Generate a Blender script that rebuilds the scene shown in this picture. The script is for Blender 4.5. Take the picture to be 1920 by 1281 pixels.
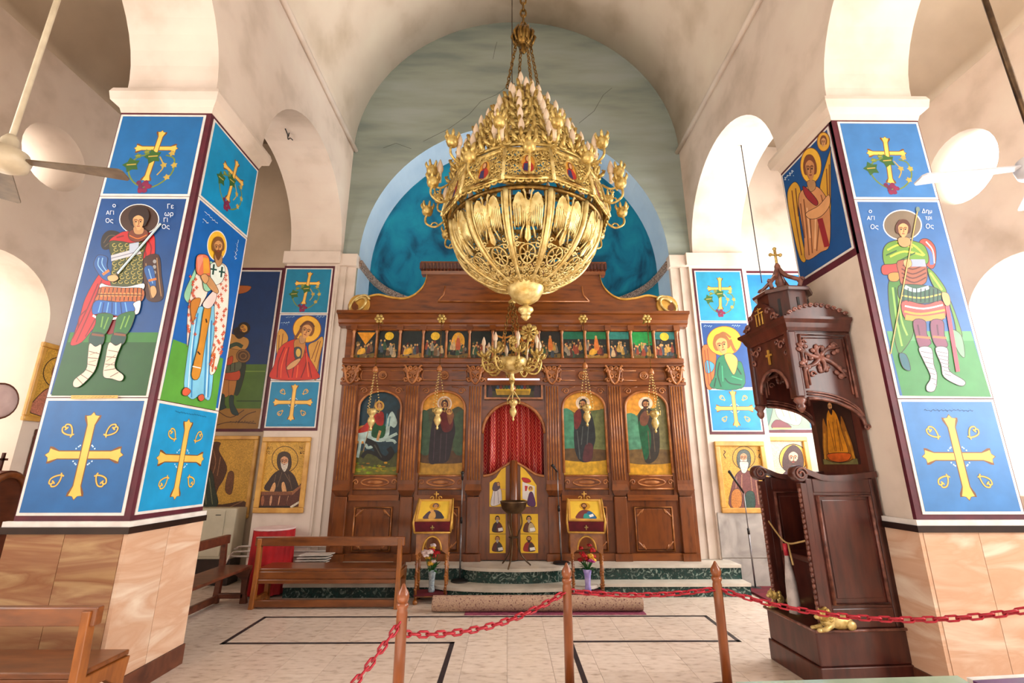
import bpy, math, random
from mathutils import Vector, Matrix
random.seed(7)
SC = bpy.context.scene
for o in list(bpy.data.objects): bpy.data.objects.remove(o)
COL = SC.collection
PI = math.pi
# ---------------------------------------------------------------- camera, world, light
F = 867.0; TH = math.atan((875 - 640.5) / F); YAW = math.radians(-0.5); EYE = Vector((0, 0, 1.7))
cam_d = bpy.data.cameras.new('camera'); cam = bpy.data.objects.new('camera', cam_d); COL.objects.link(cam)
cam_d.sensor_width = 36; cam_d.lens = F / 1920 * 36; cam_d.clip_start = 0.05
cam.location = EYE; cam.rotation_euler = (PI / 2 + TH, 0, YAW); SC.camera = cam
W = bpy.data.worlds.new('world'); SC.world = W; W.use_nodes = True
W.node_tree.nodes['Background'].inputs[0].default_value = (1.0, 0.99, 0.97, 1)
W.node_tree.nodes['Background'].inputs[1].default_value = 0.55
SC.view_settings.view_transform = 'Standard'; SC.view_settings.look = 'None'
SC.view_settings.gamma = 1; SC.view_settings.use_curve_mapping = False
SC.view_settings.exposure = 0.28
def area(name, loc, direction, sx, sy, power, col=(1, 1, 1)):
    d = bpy.data.lights.new(name, 'AREA'); d.shape = 'RECTANGLE'; d.size = sx; d.size_y = sy
    d.energy = power; d.color = col
    o = bpy.data.objects.new(name, d); COL.objects.link(o); o.location = loc
    o.rotation_euler = Vector(direction).to_track_quat('-Z', 'Y').to_euler()
    return o
# fill light behind the camera, then daylight from the sunny right-hand aisle
area('west_vault_fill', (0.15, -3.0, 4.6), (0, 1, 0.95), 5.4, 4.0, 60, (1, 0.98, 0.95))  # added fill lamp behind the camera, tilted up to brighten the vault
area('right_aisle_daylight', (6.1, 2.2, 3.4), (-1, 0.1, 0.16), 3.4, 3.4, 230, (1, 0.985, 0.96))
area('right_window_daylight', (6.1, 6.1, 3.6), (-1, -0.12, 0.1), 2.6, 3.4, 300, (1, 0.985, 0.96))
area('left_aisle_daylight', (-5.8, 1.8, 3.4), (1, 0.1, 0.05), 3.0, 2.6, 110, (1, 0.98, 0.95))
sun_d = bpy.data.lights.new('sun', 'SUN'); sun_d.energy = 11.0; sun_d.angle = 0.01; sun_d.color = (1, .97, .92)      # falls through the open west front on the floor behind the camera
sun = bpy.data.objects.new('sun', sun_d); COL.objects.link(sun); sun.rotation_euler = Vector((-0.1, 0.5, -0.86)).to_track_quat('-Z', 'Y').to_euler()
area('apse_fill', (0.1, 9.3, 2.6), (0, -.25, 1), 2.4, 1.2, 70, (1, .97, .93))  # lamp added behind the screen to brighten the apse, no known source
# ---------------------------------------------------------------- pixel rays on known planes
def ray(px, py):
    u = (px - 960) / F; v = (640.5 - py) / F; c, s = math.cos(TH), math.sin(TH)
    d = Vector((u, c - v * s, s + v * c)); a = YAW
    return Vector((d.x * math.cos(a) - d.y * math.sin(a), d.x * math.sin(a) + d.y * math.cos(a), d.z))
def AY(px, py, Y): d = ray(px, py); return EYE + d * (Y / d.y)
def AX(px, py, X): d = ray(px, py); return EYE + d * (X / d.x)
def AZ(px, py, z=0.0): d = ray(px, py); return EYE + d * ((z - EYE.z) / d.z)
def zy(py, Y, px=960): return AY(px, py, Y).z
def xy(px, py, Y): return AY(px, py, Y).x
# ---------------------------------------------------------------- materials
def lin(c): c = c / 255.0; return c / 12.92 if c <= .04045 else ((c + .055) / 1.055) ** 2.4
def rgb(r, g, b): return (lin(r), lin(g), lin(b), 1)
MATS = {}
def mat(name, c1, c2=None, rough=.5, metal=0., scale=6., stretch=(1, 1, 1), bump=0., detail=6., c3=None, lo=.35, hi=.65, rnd=0., dist=0., coat=0.):
    if name in MATS: return MATS[name]
    m = bpy.data.materials.new(name); m.use_nodes = True; nt = m.node_tree; N = nt.nodes; L = nt.links
    b = N['Principled BSDF']; b.inputs['Roughness'].default_value = rough; b.inputs['Metallic'].default_value = metal
    if coat: b.inputs['Coat Weight'].default_value = coat; b.inputs['Coat Roughness'].default_value = .15
    if c2 is None: c2 = tuple(x * .75 for x in c1)
    tc = N.new('ShaderNodeTexCoord'); mp = N.new('ShaderNodeMapping'); mp.inputs['Scale'].default_value = stretch
    nz = N.new('ShaderNodeTexNoise'); nz.inputs['Scale'].default_value = scale; nz.inputs['Detail'].default_value = detail
    nz.inputs['Distortion'].default_value = dist
    L.new(tc.outputs['Object'], mp.inputs[0]); L.new(mp.outputs[0], nz.inputs['Vector'])
    rp = N.new('ShaderNodeValToRGB'); rp.color_ramp.elements[0].position = lo; rp.color_ramp.elements[1].position = hi
    rp.color_ramp.elements[0].color = c1[:3] + (1,); rp.color_ramp.elements[1].color = c2[:3] + (1,)
    if c3: e = rp.color_ramp.elements.new((lo + hi) / 2); e.color = c3[:3] + (1,)
    L.new(nz.outputs['Fac'], rp.inputs[0]); out = rp.outputs[0]
    if rnd:
        oi = N.new('ShaderNodeObjectInfo'); mr = N.new('ShaderNodeMapRange'); mr.inputs[3].default_value = 1 - rnd; mr.inputs[4].default_value = 1 + rnd
        hs = N.new('ShaderNodeHueSaturation'); L.new(oi.outputs['Random'], mr.inputs[0]); L.new(mr.outputs[0], hs.inputs['Value']); L.new(out, hs.inputs['Color']); out = hs.outputs[0]
        ad = N.new('ShaderNodeVectorMath'); ad.operation = 'ADD'; sc = N.new('ShaderNodeVectorMath'); sc.operation = 'SCALE'; sc.inputs['Scale'].default_value = 9
        cx = N.new('ShaderNodeCombineXYZ'); L.new(oi.outputs['Random'], cx.inputs[0]); L.new(oi.outputs['Random'], cx.inputs[1]); L.new(cx.outputs[0], sc.inputs[0])
        L.new(mp.outputs[0], ad.inputs[0]); L.new(sc.outputs[0], ad.inputs[1]); L.new(ad.outputs[0], nz.inputs['Vector'])
    L.new(out, b.inputs['Base Color'])
    if bump:
        bp = N.new('ShaderNodeBump'); bp.inputs['Strength'].default_value = bump; bp.inputs['Distance'].default_value = .02
        L.new(nz.outputs['Fac'], bp.inputs['Height']); L.new(bp.outputs[0], b.inputs['Normal'])
    MATS[name] = m; return m
def emit(name, c, s):
    m = bpy.data.materials.new(name); m.use_nodes = True; b = m.node_tree.nodes['Principled BSDF']
    b.inputs['Base Color'].default_value = c; b.inputs['Emission Color'].default_value = c; b.inputs['Emission Strength'].default_value = s
    MATS[name] = m; return m
def paintmat(name, rough=.5, mott=.12, scale=5., tess=0.):
    m = bpy.data.materials.new(name); m.use_nodes = True; nt = m.node_tree; N = nt.nodes; L = nt.links
    b = N['Principled BSDF']; b.inputs['Roughness'].default_value = rough
    a = N.new('ShaderNodeVertexColor'); a.layer_name = 'Col'
    tc = N.new('ShaderNodeTexCoord'); nz = N.new('ShaderNodeTexNoise'); nz.inputs['Scale'].default_value = scale; nz.inputs['Detail'].default_value = 8
    L.new(tc.outputs['Object'], nz.inputs['Vector'])
    mr = N.new('ShaderNodeMapRange'); mr.inputs[1].default_value = .3; mr.inputs[2].default_value = .7; mr.inputs[3].default_value = 1 - mott; mr.inputs[4].default_value = 1 + mott
    hs = N.new('ShaderNodeHueSaturation'); L.new(nz.outputs['Fac'], mr.inputs[0]); L.new(a.outputs[0], hs.inputs['Color']); L.new(mr.outputs[0], hs.inputs['Value'])
    out = hs.outputs[0]
    if tess:
        vo = N.new('ShaderNodeTexVoronoi'); vo.inputs['Scale'].default_value = tess; L.new(tc.outputs['Object'], vo.inputs['Vector'])
        sp = N.new('ShaderNodeSeparateColor'); L.new(vo.outputs['Color'], sp.inputs[0])
        m2 = N.new('ShaderNodeMapRange'); m2.inputs[3].default_value = .72; m2.inputs[4].default_value = 1.2
        h2 = N.new('ShaderNodeHueSaturation'); L.new(sp.outputs[0], m2.inputs[0]); L.new(m2.outputs[0], h2.inputs['Value']); L.new(out, h2.inputs['Color']); out = h2.outputs[0]
    L.new(out, b.inputs['Base Color']); MATS[name] = m; return m
paintmat('paint'); paintmat('oil', .38, .3, 14.); paintmat('mosaic', .55, .1, 6., 90.)
mat('plaster', rgb(229, 217, 202), rgb(190, 174, 156), .9, scale=1.6, bump=.4, c3=rgb(222, 206, 192), lo=.22, hi=.78, detail=10)
mat('vault', rgb(229, 217, 198), rgb(192, 174, 150), .9, scale=1.1, bump=.4, c3=rgb(222, 206, 188), lo=.25, hi=.75)
mat('plaster_warm', rgb(206, 188, 164), rgb(176, 158, 136), .9, scale=1.3, bump=.25, lo=.25, hi=.75)
mat('bluewall', rgb(158, 168, 162), rgb(124, 136, 130), .9, scale=1.0, stretch=(.6, 1, 3.0), c3=rgb(148, 158, 146), lo=.3, hi=.7, bump=.15)
mat('lightblue', rgb(190, 214, 232), rgb(168, 196, 220), .9, scale=1.5, lo=.3, hi=.7)
mat('teal', rgb(20, 146, 168), rgb(2, 66, 96), .85, scale=1.5, c3=rgb(8, 122, 152), lo=.3, hi=.68, dist=.6)
mat('crack', rgb(70, 66, 58), rgb(60, 56, 50), .9)
mat('maroon', rgb(92, 22, 40), rgb(74, 16, 32), .55, scale=9)
mat('white_paint', rgb(232, 226, 220), rgb(214, 208, 202), .6, scale=9)
mat('marble_warm', rgb(224, 194, 168), rgb(232, 212, 190), .28, scale=2.2, stretch=(.5, .5, 2.2), c3=rgb(206, 164, 134), lo=.28, hi=.74, dist=1.2, rnd=.07)
mat('marble_olive_shaded', rgb(178, 142, 100), rgb(196, 166, 120), .28, scale=2.4, stretch=(.4, .4, 2.6), c3=rgb(146, 98, 68), lo=.3, hi=.72, dist=1.0, rnd=.06)  # olive stone tone, with the front face's shade mixed into the colour
mat('marble_brown', rgb(110, 62, 42), rgb(72, 36, 26), .3, scale=5, dist=1.5, lo=.35, hi=.7)
mat('marble_dark', rgb(46, 30, 26), rgb(30, 20, 18), .3)
mat('marble_green', rgb(30, 70, 64), rgb(150, 172, 160), .22, scale=12, c3=rgb(18, 44, 42), lo=.34, hi=.7, dist=2.2)
mat('marble_white', rgb(222, 214, 200), rgb(190, 182, 168), .35, scale=5, lo=.3, hi=.75)
mat('marble_grey', rgb(190, 184, 178), rgb(142, 136, 132), .35, scale=3, lo=.3, hi=.72, dist=1.)
mat('tile', rgb(232, 216, 202), rgb(170, 148, 130), .26, scale=9, stretch=(1, 2.2, 1), c3=rgb(222, 204, 188), lo=.3, hi=.8, rnd=.05)
mat('joint', rgb(188, 172, 156), rgb(170, 154, 138), .7)
mat('inlay', rgb(34, 34, 42), rgb(52, 50, 56), .35, scale=20)
mat('wood_ico', rgb(124, 66, 23), rgb(80, 39, 13), .3, scale=5, stretch=(3, 3, .7), c3=rgb(116, 60, 20), lo=.3, hi=.74, coat=.3)
mat('wood_ico_h', rgb(136, 74, 24), rgb(80, 39, 12), .3, scale=5, stretch=(.6, 3, 3), c3=rgb(124, 65, 21), lo=.3, hi=.74, coat=.3)
mat('wood_trim', rgb(190, 122, 66), rgb(140, 80, 36), .34, scale=8, coat=.3)
mat('wood_dark', rgb(92, 44, 34), rgb(54, 24, 20), .32, scale=5, stretch=(3, 3, .7), c3=rgb(76, 34, 27), lo=.3, hi=.74, coat=.4)
mat('wood_carve', rgb(146, 92, 78), rgb(84, 44, 36), .35, scale=16, coat=.4)  # carved throne wood, window glare lightened into its base colour
mat('wood_bench', rgb(140, 80, 36), rgb(92, 48, 20), .3, scale=5, stretch=(.7, 3, 3), c3=rgb(120, 66, 28), lo=.3, hi=.72, coat=.4)
mat('wood_benchz', rgb(176, 104, 40), rgb(126, 70, 26), .3, scale=5, stretch=(3, 3, .7), lo=.3, hi=.72, coat=.4)
mat('wood_old', rgb(112, 60, 38), rgb(70, 36, 24), .4, scale=5, stretch=(3, .7, 3), lo=.3, hi=.72)
mat('wood_post', rgb(158, 88, 44), rgb(112, 58, 28), .3, scale=5, stretch=(3, 3, .7), lo=.3, hi=.72, coat=.4)
mat('wood_frame', rgb(222, 172, 88), rgb(190, 138, 62), .35, scale=5)
mat('wood_lectern', rgb(170, 104, 38), rgb(112, 60, 22), .32, scale=8, coat=.3)
mat('gold', rgb(232, 206, 128), rgb(150, 116, 48), .36, .55, scale=18, lo=.3, hi=.7)
mat('gold_light', rgb(240, 220, 154), rgb(184, 150, 76), .38, .5, scale=14, lo=.3, hi=.7)
mat('gold_old', rgb(150, 114, 52), rgb(84, 60, 26), .38, .8, scale=24, lo=.3, hi=.7)
mat('gilt', rgb(222, 176, 84), rgb(188, 138, 52), .4, .3, scale=10)
mat('bronze', rgb(112, 88, 62), rgb(60, 44, 32), .35, .7)
mat('bulb', rgb(238, 216, 188), rgb(216, 186, 154), .25, scale=3)
mat('candle', rgb(232, 210, 176), rgb(214, 186, 150), .5, scale=6)
mat('red_cloth', rgb(196, 18, 28), rgb(150, 8, 18), .75, scale=4)
mat('velvet', rgb(112, 14, 36), rgb(80, 8, 24), .8, scale=8)
mat('pink_cloth', rgb(232, 206, 202), rgb(214, 186, 184), .8)
mat('chain_red', rgb(196, 36, 56), rgb(160, 22, 40), .35, scale=12)
mat('carpet', rgb(164, 130, 116), rgb(110, 66, 70), .95, scale=48, c3=rgb(190, 160, 134), lo=.36, hi=.66)
mat('carpet_back', rgb(150, 70, 96), rgb(120, 48, 74), .95, scale=20)
mat('metal', rgb(150, 148, 150), rgb(110, 108, 112), .3, .8)
mat('white_metal', rgb(226, 220, 212), rgb(206, 198, 190), .4, scale=9)
mat('cream', rgb(206, 200, 178), rgb(188, 182, 160), .5, scale=3)
mat('black', rgb(28, 26, 28), rgb(18, 17, 18), .4)
mat('fan_wood', rgb(122, 104, 82), rgb(92, 76, 58), .5, scale=8)
mat('fan_cream', rgb(212, 198, 170), rgb(190, 174, 146), .4)
mat('fan_white', rgb(226, 226, 230), rgb(206, 206, 212), .3)
mat('glass_green', rgb(178, 196, 170), rgb(160, 180, 156), .15)
mat('purple', rgb(96, 40, 100), rgb(78, 30, 84), .4)
mat('cord', rgb(200, 168, 112), rgb(170, 136, 84), .8)
mat('paper_bag', rgb(206, 194, 190), rgb(150, 140, 138), .7, scale=9, lo=.4, hi=.7)
mat('leaf_green', rgb(40, 110, 44), rgb(22, 70, 28), .5, scale=20)
mat('petal_red', rgb(206, 22, 34), rgb(150, 8, 20), .6, scale=30)
mat('petal_yellow', rgb(232, 186, 60), rgb(212, 150, 40), .6, scale=30)
mat('petal_white', rgb(240, 226, 222), rgb(226, 196, 196), .6, scale=30)
mat('petal_pink', rgb(200, 60, 150), rgb(160, 40, 120), .6, scale=30)
mat('crystal', rgb(176, 190, 196), rgb(120, 134, 144), .1, scale=40)
mat('vase_violet', rgb(190, 176, 232), rgb(140, 120, 206), .2, scale=10)
mat('stone_pattern', rgb(190, 164, 146), rgb(96, 76, 66), .8, scale=40, lo=.4, hi=.6)
emit('tube_light', (.85, .8, 1, 1), 2.5)
emit('day_right', (1, .985, .96, 1), 3.2); emit('day_left', (1, .95, .88, 1), 2.2)
# curtain: red damask with gold figures
def curtain_mat():
    m = bpy.data.materials.new('damask'); m.use_nodes = True; nt = m.node_tree; N = nt.nodes; L = nt.links; b = N['Principled BSDF']; b.inputs['Roughness'].default_value = .32
    tc = N.new('ShaderNodeTexCoord'); mp = N.new('ShaderNodeMapping'); mp.inputs['Scale'].default_value = (7.0, .01, 4.2); L.new(tc.outputs['Object'], mp.inputs[0])
    v = N.new('ShaderNodeTexVoronoi'); v.inputs['Randomness'].default_value = 0.0; v.distance = 'MANHATTAN'; v.inputs['Scale'].default_value = 1.0; L.new(mp.outputs[0], v.inputs['Vector'])
    mm = N.new('ShaderNodeMath'); mm.operation = 'MULTIPLY'; mm.inputs[1].default_value = 26; L.new(v.outputs['Distance'], mm.inputs[0])
    sn = N.new('ShaderNodeMath'); sn.operation = 'SINE'; L.new(mm.outputs[0], sn.inputs[0])
    rp = N.new('ShaderNodeValToRGB'); rp.color_ramp.elements[0].position = .45; rp.color_ramp.elements[1].position = .75
    rp.color_ramp.elements[0].color = rgb(176, 12, 36); rp.color_ramp.elements[1].color = rgb(226, 130, 96)
    L.new(sn.outputs[0], rp.inputs[0]); L.new(rp.outputs[0], b.inputs['Base Color']); MATS['damask'] = m
curtain_mat()
# ---------------------------------------------------------------- mesh builder
ORG = {}
def V(*a): return Vector(a)
class MB:
    def __init__(s): s.v = []; s.f = []; s.sm = []; s.c = []
    def add(s, vs, fs, smooth=False, col=None):
        n = len(s.v); s.v += [Vector(p) for p in vs]
        for f in fs: s.f.append([i + n for i in f]); s.sm.append(smooth); s.c.append(col)
        return s
    def box(s, x0, x1, y0, y1, z0, z1, M=None):
        vs = [V(x, y, z) for z in (z0, z1) for y in (y0, y1) for x in (x0, x1)]
        if M: vs = [M @ p for p in vs]
        return s.add(vs, [(0, 2, 3, 1), (4, 5, 7, 6), (0, 1, 5, 4), (2, 6, 7, 3), (0, 4, 6, 2), (1, 3, 7, 5)])
    def lathe(s, prof, n=20, c=(0, 0, 0), smooth=True, M=None, a0=0., cap=True):
        c = Vector(c); vs = []; fs = []
        for r, z in prof:
            for i in range(n):
                a = a0 + 2 * PI * i / n; p = V(r * math.cos(a), r * math.sin(a), z)
                vs.append((M @ p if M else p) + c)
        for j in range(len(prof) - 1):
            for i in range(n):
                k = (i + 1) % n; fs.append((j * n + i, j * n + k, (j + 1) * n + k, (j + 1) * n + i))
        s.add(vs, fs, smooth)
        if cap:
            b = len(s.v) - len(vs)
            s.f.append([b + i for i in range(n)][::-1]); s.sm.append(False); s.c.append(None)
            q = b + (len(prof) - 1) * n; s.f.append([q + i for i in range(n)]); s.sm.append(False); s.c.append(None)
        return s
    def tube(s, pts, r=.01, n=6, closed=False):
        pts = [Vector(p) for p in pts]; m = len(pts)
        rs = r if isinstance(r, (list, tuple)) else [r] * m
        vs = []; fs = []; up = None
        for i, p in enumerate(pts):
            if closed: t = pts[(i + 1) % m] - pts[i - 1]
            else: t = pts[min(i + 1, m - 1)] - pts[max(i - 1, 0)]
            if t.length < 1e-9: t = V(0, 0, 1)
            t.normalize()
            if up is None:
                up = V(0, 0, 1) if abs(t.z) < .9 else V(1, 0, 0)
            a = up - t * up.dot(t)
            if a.length < 1e-6: a = t.orthogonal()
            a.normalize(); up = a; b = t.cross(a)
            for k in range(n): w = 2 * PI * k / n; vs.append(p + (a * math.cos(w) + b * math.sin(w)) * rs[i])
        for i in range(m if closed else m - 1):
            j = (i + 1) % m
            for k in range(n): l = (k + 1) % n; fs.append((i * n + k, i * n + l, j * n + l, j * n + k))
        if not closed: fs.append(list(range(n))[::-1]); fs.append([(m - 1) * n + k for k in range(n)])
        return s.add(vs, fs, n > 4)
    def prism(s, poly, d, smooth=False):
        poly = [Vector(p) for p in poly]; d = Vector(d); n = len(poly)
        s.add(poly + [p + d for p in poly], [list(range(n))[::-1], [n + i for i in range(n)]] + [(i, (i + 1) % n, n + (i + 1) % n, n + i) for i in range(n)], False)
        return s
    def sph(s, c, r, n=10, m=7, M=None):
        c = Vector(c); r = r if isinstance(r, (tuple, list)) else (r, r, r); vs = []; fs = []
        for j in range(m + 1):
            t = PI * j / m
            for i in range(n):
                a = 2 * PI * i / n; p = V(r[0] * math.sin(t) * math.cos(a), r[1] * math.sin(t) * math.sin(a), r[2] * math.cos(t))
                vs.append(c + (M @ p if M else p))
        for j in range(m):
            for i in range(n): k = (i + 1) % n; fs.append((j * n + i, (j + 1) * n + i, (j + 1) * n + k, j * n + k))
        return s.add(vs, fs, True)
    def build(s, name, m, parent=None, label=None, local=False, fix=True):
        off = V(0, 0, 0) if (local or parent is None) else ORG.get(parent.name, V(0, 0, 0))
        me = bpy.data.meshes.new(name); me.from_pydata([p - off for p in s.v], [], s.f); me.polygons.foreach_set('use_smooth', s.sm)
        if any(c is not None for c in s.c):
            at = me.color_attributes.new('Col', 'FLOAT_COLOR', 'CORNER'); buf = []
            for p, c in zip(me.polygons, s.c): buf += list(c or (1, 1, 1, 1)) * p.loop_total
            at.data.foreach_set('color', buf)
        elif fix:
            import bmesh
            bm = bmesh.new(); bm.from_mesh(me); bmesh.ops.recalc_face_normals(bm, faces=bm.faces); bm.to_mesh(me); bm.free()
        o = bpy.data.objects.new(name, me); me.materials.append(MATS[m] if isinstance(m, str) else m); COL.objects.link(o)
        if parent: o.parent = parent; ORG[o.name] = off
        else: ORG[o.name] = V(0, 0, 0)
        if label: o['label'] = label
        return o
def tag(o, label, cat, group=None):
    o['label'] = label; o['category'] = cat
    if group: o['group'] = group
    return o
def thing(name, label, cat, loc=(0, 0, 0), rz=0., group=None):
    o = bpy.data.objects.new(name, None); COL.objects.link(o); o.empty_display_size = .1
    o.location = loc; o.rotation_euler = (0, 0, rz); ORG[o.name] = V(0, 0, 0) if rz else Vector(loc)
    return tag(o, label, cat, group)
def struct(o): o['kind'] = 'structure'; return o
def copy_tree(o, parent=None):
    c = o.copy(); COL.objects.link(c); c.parent = parent
    for ch in list(o.children): copy_tree(ch, c)
    return c
def inst(src, name, parent, M=None, label=None):   # another copy of a part, mesh shared
    c = bpy.data.objects.new(name, src.data if hasattr(src, 'data') else src); COL.objects.link(c); c.parent = parent
    if M is not None: c.matrix_local = M
    return c
def bevel(o, w=.006, seg=2):
    b = o.modifiers.new('bevel', 'BEVEL'); b.width = w; b.segments = seg; b.limit_method = 'ANGLE'; return o
def crv(pts, closed=False, k=4):   # Catmull-Rom through points
    pts = [Vector(p) for p in pts]; n = len(pts); out = []
    for i in range(n if closed else n - 1):
        if closed: a, b, c, d = pts[i - 1], pts[i], pts[(i + 1) % n], pts[(i + 2) % n]
        else: a, b, c, d = pts[max(i - 1, 0)], pts[i], pts[i + 1], pts[min(i + 2, n - 1)]
        for j in range(k):
            t = j / k
            out.append(.5 * ((2 * b) + (c - a) * t + (2 * a - 5 * b + 4 * c - d) * t * t + (3 * b - a - 3 * c + d) * t ** 3))
    if not closed: out.append(pts[-1])
    return out
def boolean(o, cutters):
    for c in cutters:
        m = o.modifiers.new('cut', 'BOOLEAN'); m.operation = 'DIFFERENCE'; m.solver = 'EXACT'; m.object = c
    dg = bpy.context.evaluated_depsgraph_get(); me = bpy.data.meshes.new_from_object(o.evaluated_get(dg))
    o.modifiers.clear(); o.data = me
    for c in cutters: bpy.data.objects.remove(c)
    return o
# ---------------------------------------------------------------- the shell
XL, XR = -2.95, 3.27                 # nave faces of the arcades
PLX0, PLY0, PLY1 = -3.84, 3.87, 4.76  # left pillar
PRX1, PRY0, PRY1 = 4.15, 3.91, 4.80   # right pillar
YE = 7.58; ZS = 5.33; ZC = 7.55; XM = .16; RV = 3.11
ZB, ZT = 1.30, 5.085                  # painted zone of the pillars
fl = struct(MB().box(-6.3, 6.6, -3.5, 11, -.12, -.004).build('floor', 'joint'))
tile_src = None; tl = .398; gap = .003
tb = MB(); tb.box(0, tl - gap, 0, tl - gap, -.01, 0)
for i in range(-11, 12):
    for j in range(0, 9):
        x = i * tl; y = 3.75 + j * tl
        if tile_src is None: tile_src = tb.build('floor_tile', 'tile', fl); o = tile_src
        else: o = inst(tile_src, 'floor_tile', fl)
        o.location = (x, y, 0)
struct(MB().box(-6.3, 6.6, -3.5, 3.747, -.01, 0).build('floor_near', 'tile'))
struct(MB().box(-6.3, -11 * tl - .002, 3.747, 9, -.01, 0).build('floor_left', 'tile'))
struct(MB().box(12 * tl, 6.6, 3.747, 9, -.01, 0).build('floor_right', 'tile'))
def strip(a, b, w=.045):
    a = Vector(a); b = Vector(b); d = (b - a).normalized(); n = V(-d.y, d.x, 0) * w / 2; d = d * w / 2
    MB().prism([a - d - n, b + d - n, b + d + n, a - d + n], (0, 0, .0015)).build('inlay_strip', 'inlay', fl)
for a, b in [((-2.83, 6.08, 0), (2.33, 6.08, 0)), ((-2.83, 6.08, 0), (-2.83, 5.25, 0)), ((-2.83, 5.25, 0), (-.55, 5.25, 0)), ((-.55, 5.25, 0), (-.55, 2.6, 0)),
             ((2.33, 6.08, 0), (2.33, 5.27, 0)), ((2.33, 5.27, 0), (.635, 5.27, 0)), ((.635, 5.27, 0), (.635, 2.6, 0))]: strip(a, b)

def arch_cut(yc, r, x0, x1, z0, zs, n=28):
    pts = [V(x0, yc - r, z0), V(x0, yc + r, z0)] + [V(x0, yc + r * math.cos(PI * i / n), zs + r * math.sin(PI * i / n)) for i in range(n + 1)]
    return MB().prism(pts, (x1 - x0, 0, 0)).build('cutter', 'plaster')
def arcade(name, x0, x1, p0, p1):
    w = MB().box(x0, x1, -3.5, YE + .7, 0, ZC).build(name, 'plaster')
    e = 7.48; cs = []
    r = (e - p1) / 2; cs.append(arch_cut((e + p1) / 2, r, x0 - .2, x1 + .2, -.5, ZS))
    r2 = 1.36; cs.append(arch_cut(p0 - r2, r2, x0 - .2, x1 + .2, -.5, ZS))
    cs.append(arch_cut(p0 - r2 * 3 - .9, r2, x0 - .2, x1 + .2, -.5, ZS))
    return struct(boolean(w, cs))
wl = arcade('wall_left', PLX0, XL, PLY0, PLY1)
wr = arcade('wall_right', XR, PRX1, PRY0, PRY1)
# vault over the nave
vm = MB(); n = 40; rows = 8
for j in range(rows + 1):
    y = -3.5 + (YE + 3.5) * j / rows
    vm.v += [V(XM - RV * math.cos(PI * i / n), y, ZC + RV * math.sin(PI * i / n)) for i in range(n + 1)]
for j in range(rows):
    for i in range(n): a = j * (n + 1) + i; vm.f.append([a, a + 1, a + n + 2, a + n + 1]); vm.sm.append(True); vm.c.append(None)
ce = struct(vm.build('ceiling', 'vault'))
s = ce.modifiers.new('thick', 'SOLIDIFY'); s.thickness = .25; s.offset = 1
# aisle vaults
for side, xa, xb in (('left', -6.0, PLX0), ('right', PRX1, 6.3)):
    am = MB(); xc = (xa + xb) / 2; ra = (xb - xa) / 2
    for y in (-3.5, 8.3): am.v += [V(xc - ra * math.cos(PI * i / 20), y, 6.95 + ra * .9 * math.sin(PI * i / 20)) for i in range(21)]
    for i in range(20): am.f.append([i, i + 1, i + 22, i + 21]); am.sm.append(True); am.c.append(None)
    o = struct(am.build('ceiling_' + side, 'plaster_warm')); s = o.modifiers.new('thick', 'SOLIDIFY'); s.thickness = .2; s.offset = 1
# nave cornice mouldings
for k, x, sg in ((1, XL, 1), (2, XR, -1)):
    m = MB(); m.box(min(x, x + .05 * sg), max(x, x + .05 * sg), -3.5, YE, ZC - .06, ZC - .005)
    m.tube([(x + .045 * sg, y, ZC - .045) for y in (-3.5, 2, 5, YE)], .04, 10)
    struct(m.build('trim_%d' % k, 'plaster'))
# end wall with the apse opening
wall_e = MB().box(-3.2, 3.5, YE, YE + .68, 0, 10.9).build('wall_end', 'bluewall')
wall_e.data.materials.append(MATS['lightblue'])
RA = 2.77; XA = .11
pts = [V(XA - RA, YE - .3, -.4), V(XA + RA, YE - .3, -.4)] + [V(XA + RA * math.cos(PI * i / 48), YE - .3, ZS + RA * math.sin(PI * i / 48)) for i in range(49)]
boolean(wall_e, [MB().prism(pts, (0, 1.4, 0)).build('cutter', 'bluewall')])
for p in wall_e.data.polygons:
    c = p.center; p.material_index = 1 if (YE + .05 < c.y < YE + .63 and abs(c.x - XA) < 2.8 and c.z > .05 and c.z < 8.3) else 0
struct(wall_e)
ap = MB(); YA = YE + .68; nn = 32; mm = 14
for j in range(mm + 1):
    if j == 0: ph = 0; z = 0.; rr = RA + .005
    else: ph = PI / 2 * (j - 1) / (mm - 1); z = ZS + RA * math.sin(ph); rr = (RA + .005) * math.cos(ph)
    ap.v += [V(XA - rr * math.cos(PI * i / nn), YA + rr * math.sin(PI * i / nn) * .8, z) for i in range(nn + 1)]
for j in range(mm):
    for i in range(nn): a = j * (nn + 1) + i; ap.f.append([a, a + 1, a + nn + 2, a + nn + 1]); ap.sm.append(True); ap.c.append(None)
struct(ap.build('wall_apse', 'teal'))
# carved stone impost band running into the apse
bm_ = MB()
for i in range(nn):
    a0, a1 = PI * i / nn, PI * (i + 1) / nn
    q = [V(XA - r * math.cos(a), YA + r * math.sin(a) * .8, ZS - .2) for r, a in ((RA, a0), (RA - .07, a0), (RA - .07, a1), (RA, a1))]
    bm_.prism(q, (0, 0, .12))
for x0, x1 in ((XA - RA, XA - RA + .06), (XA + RA - .06, XA + RA)): bm_.box(x0, x1, YE + .02, YA, ZS - .2, ZS - .08)
struct(bm_.build('trim_3', 'stone_pattern'))
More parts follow.
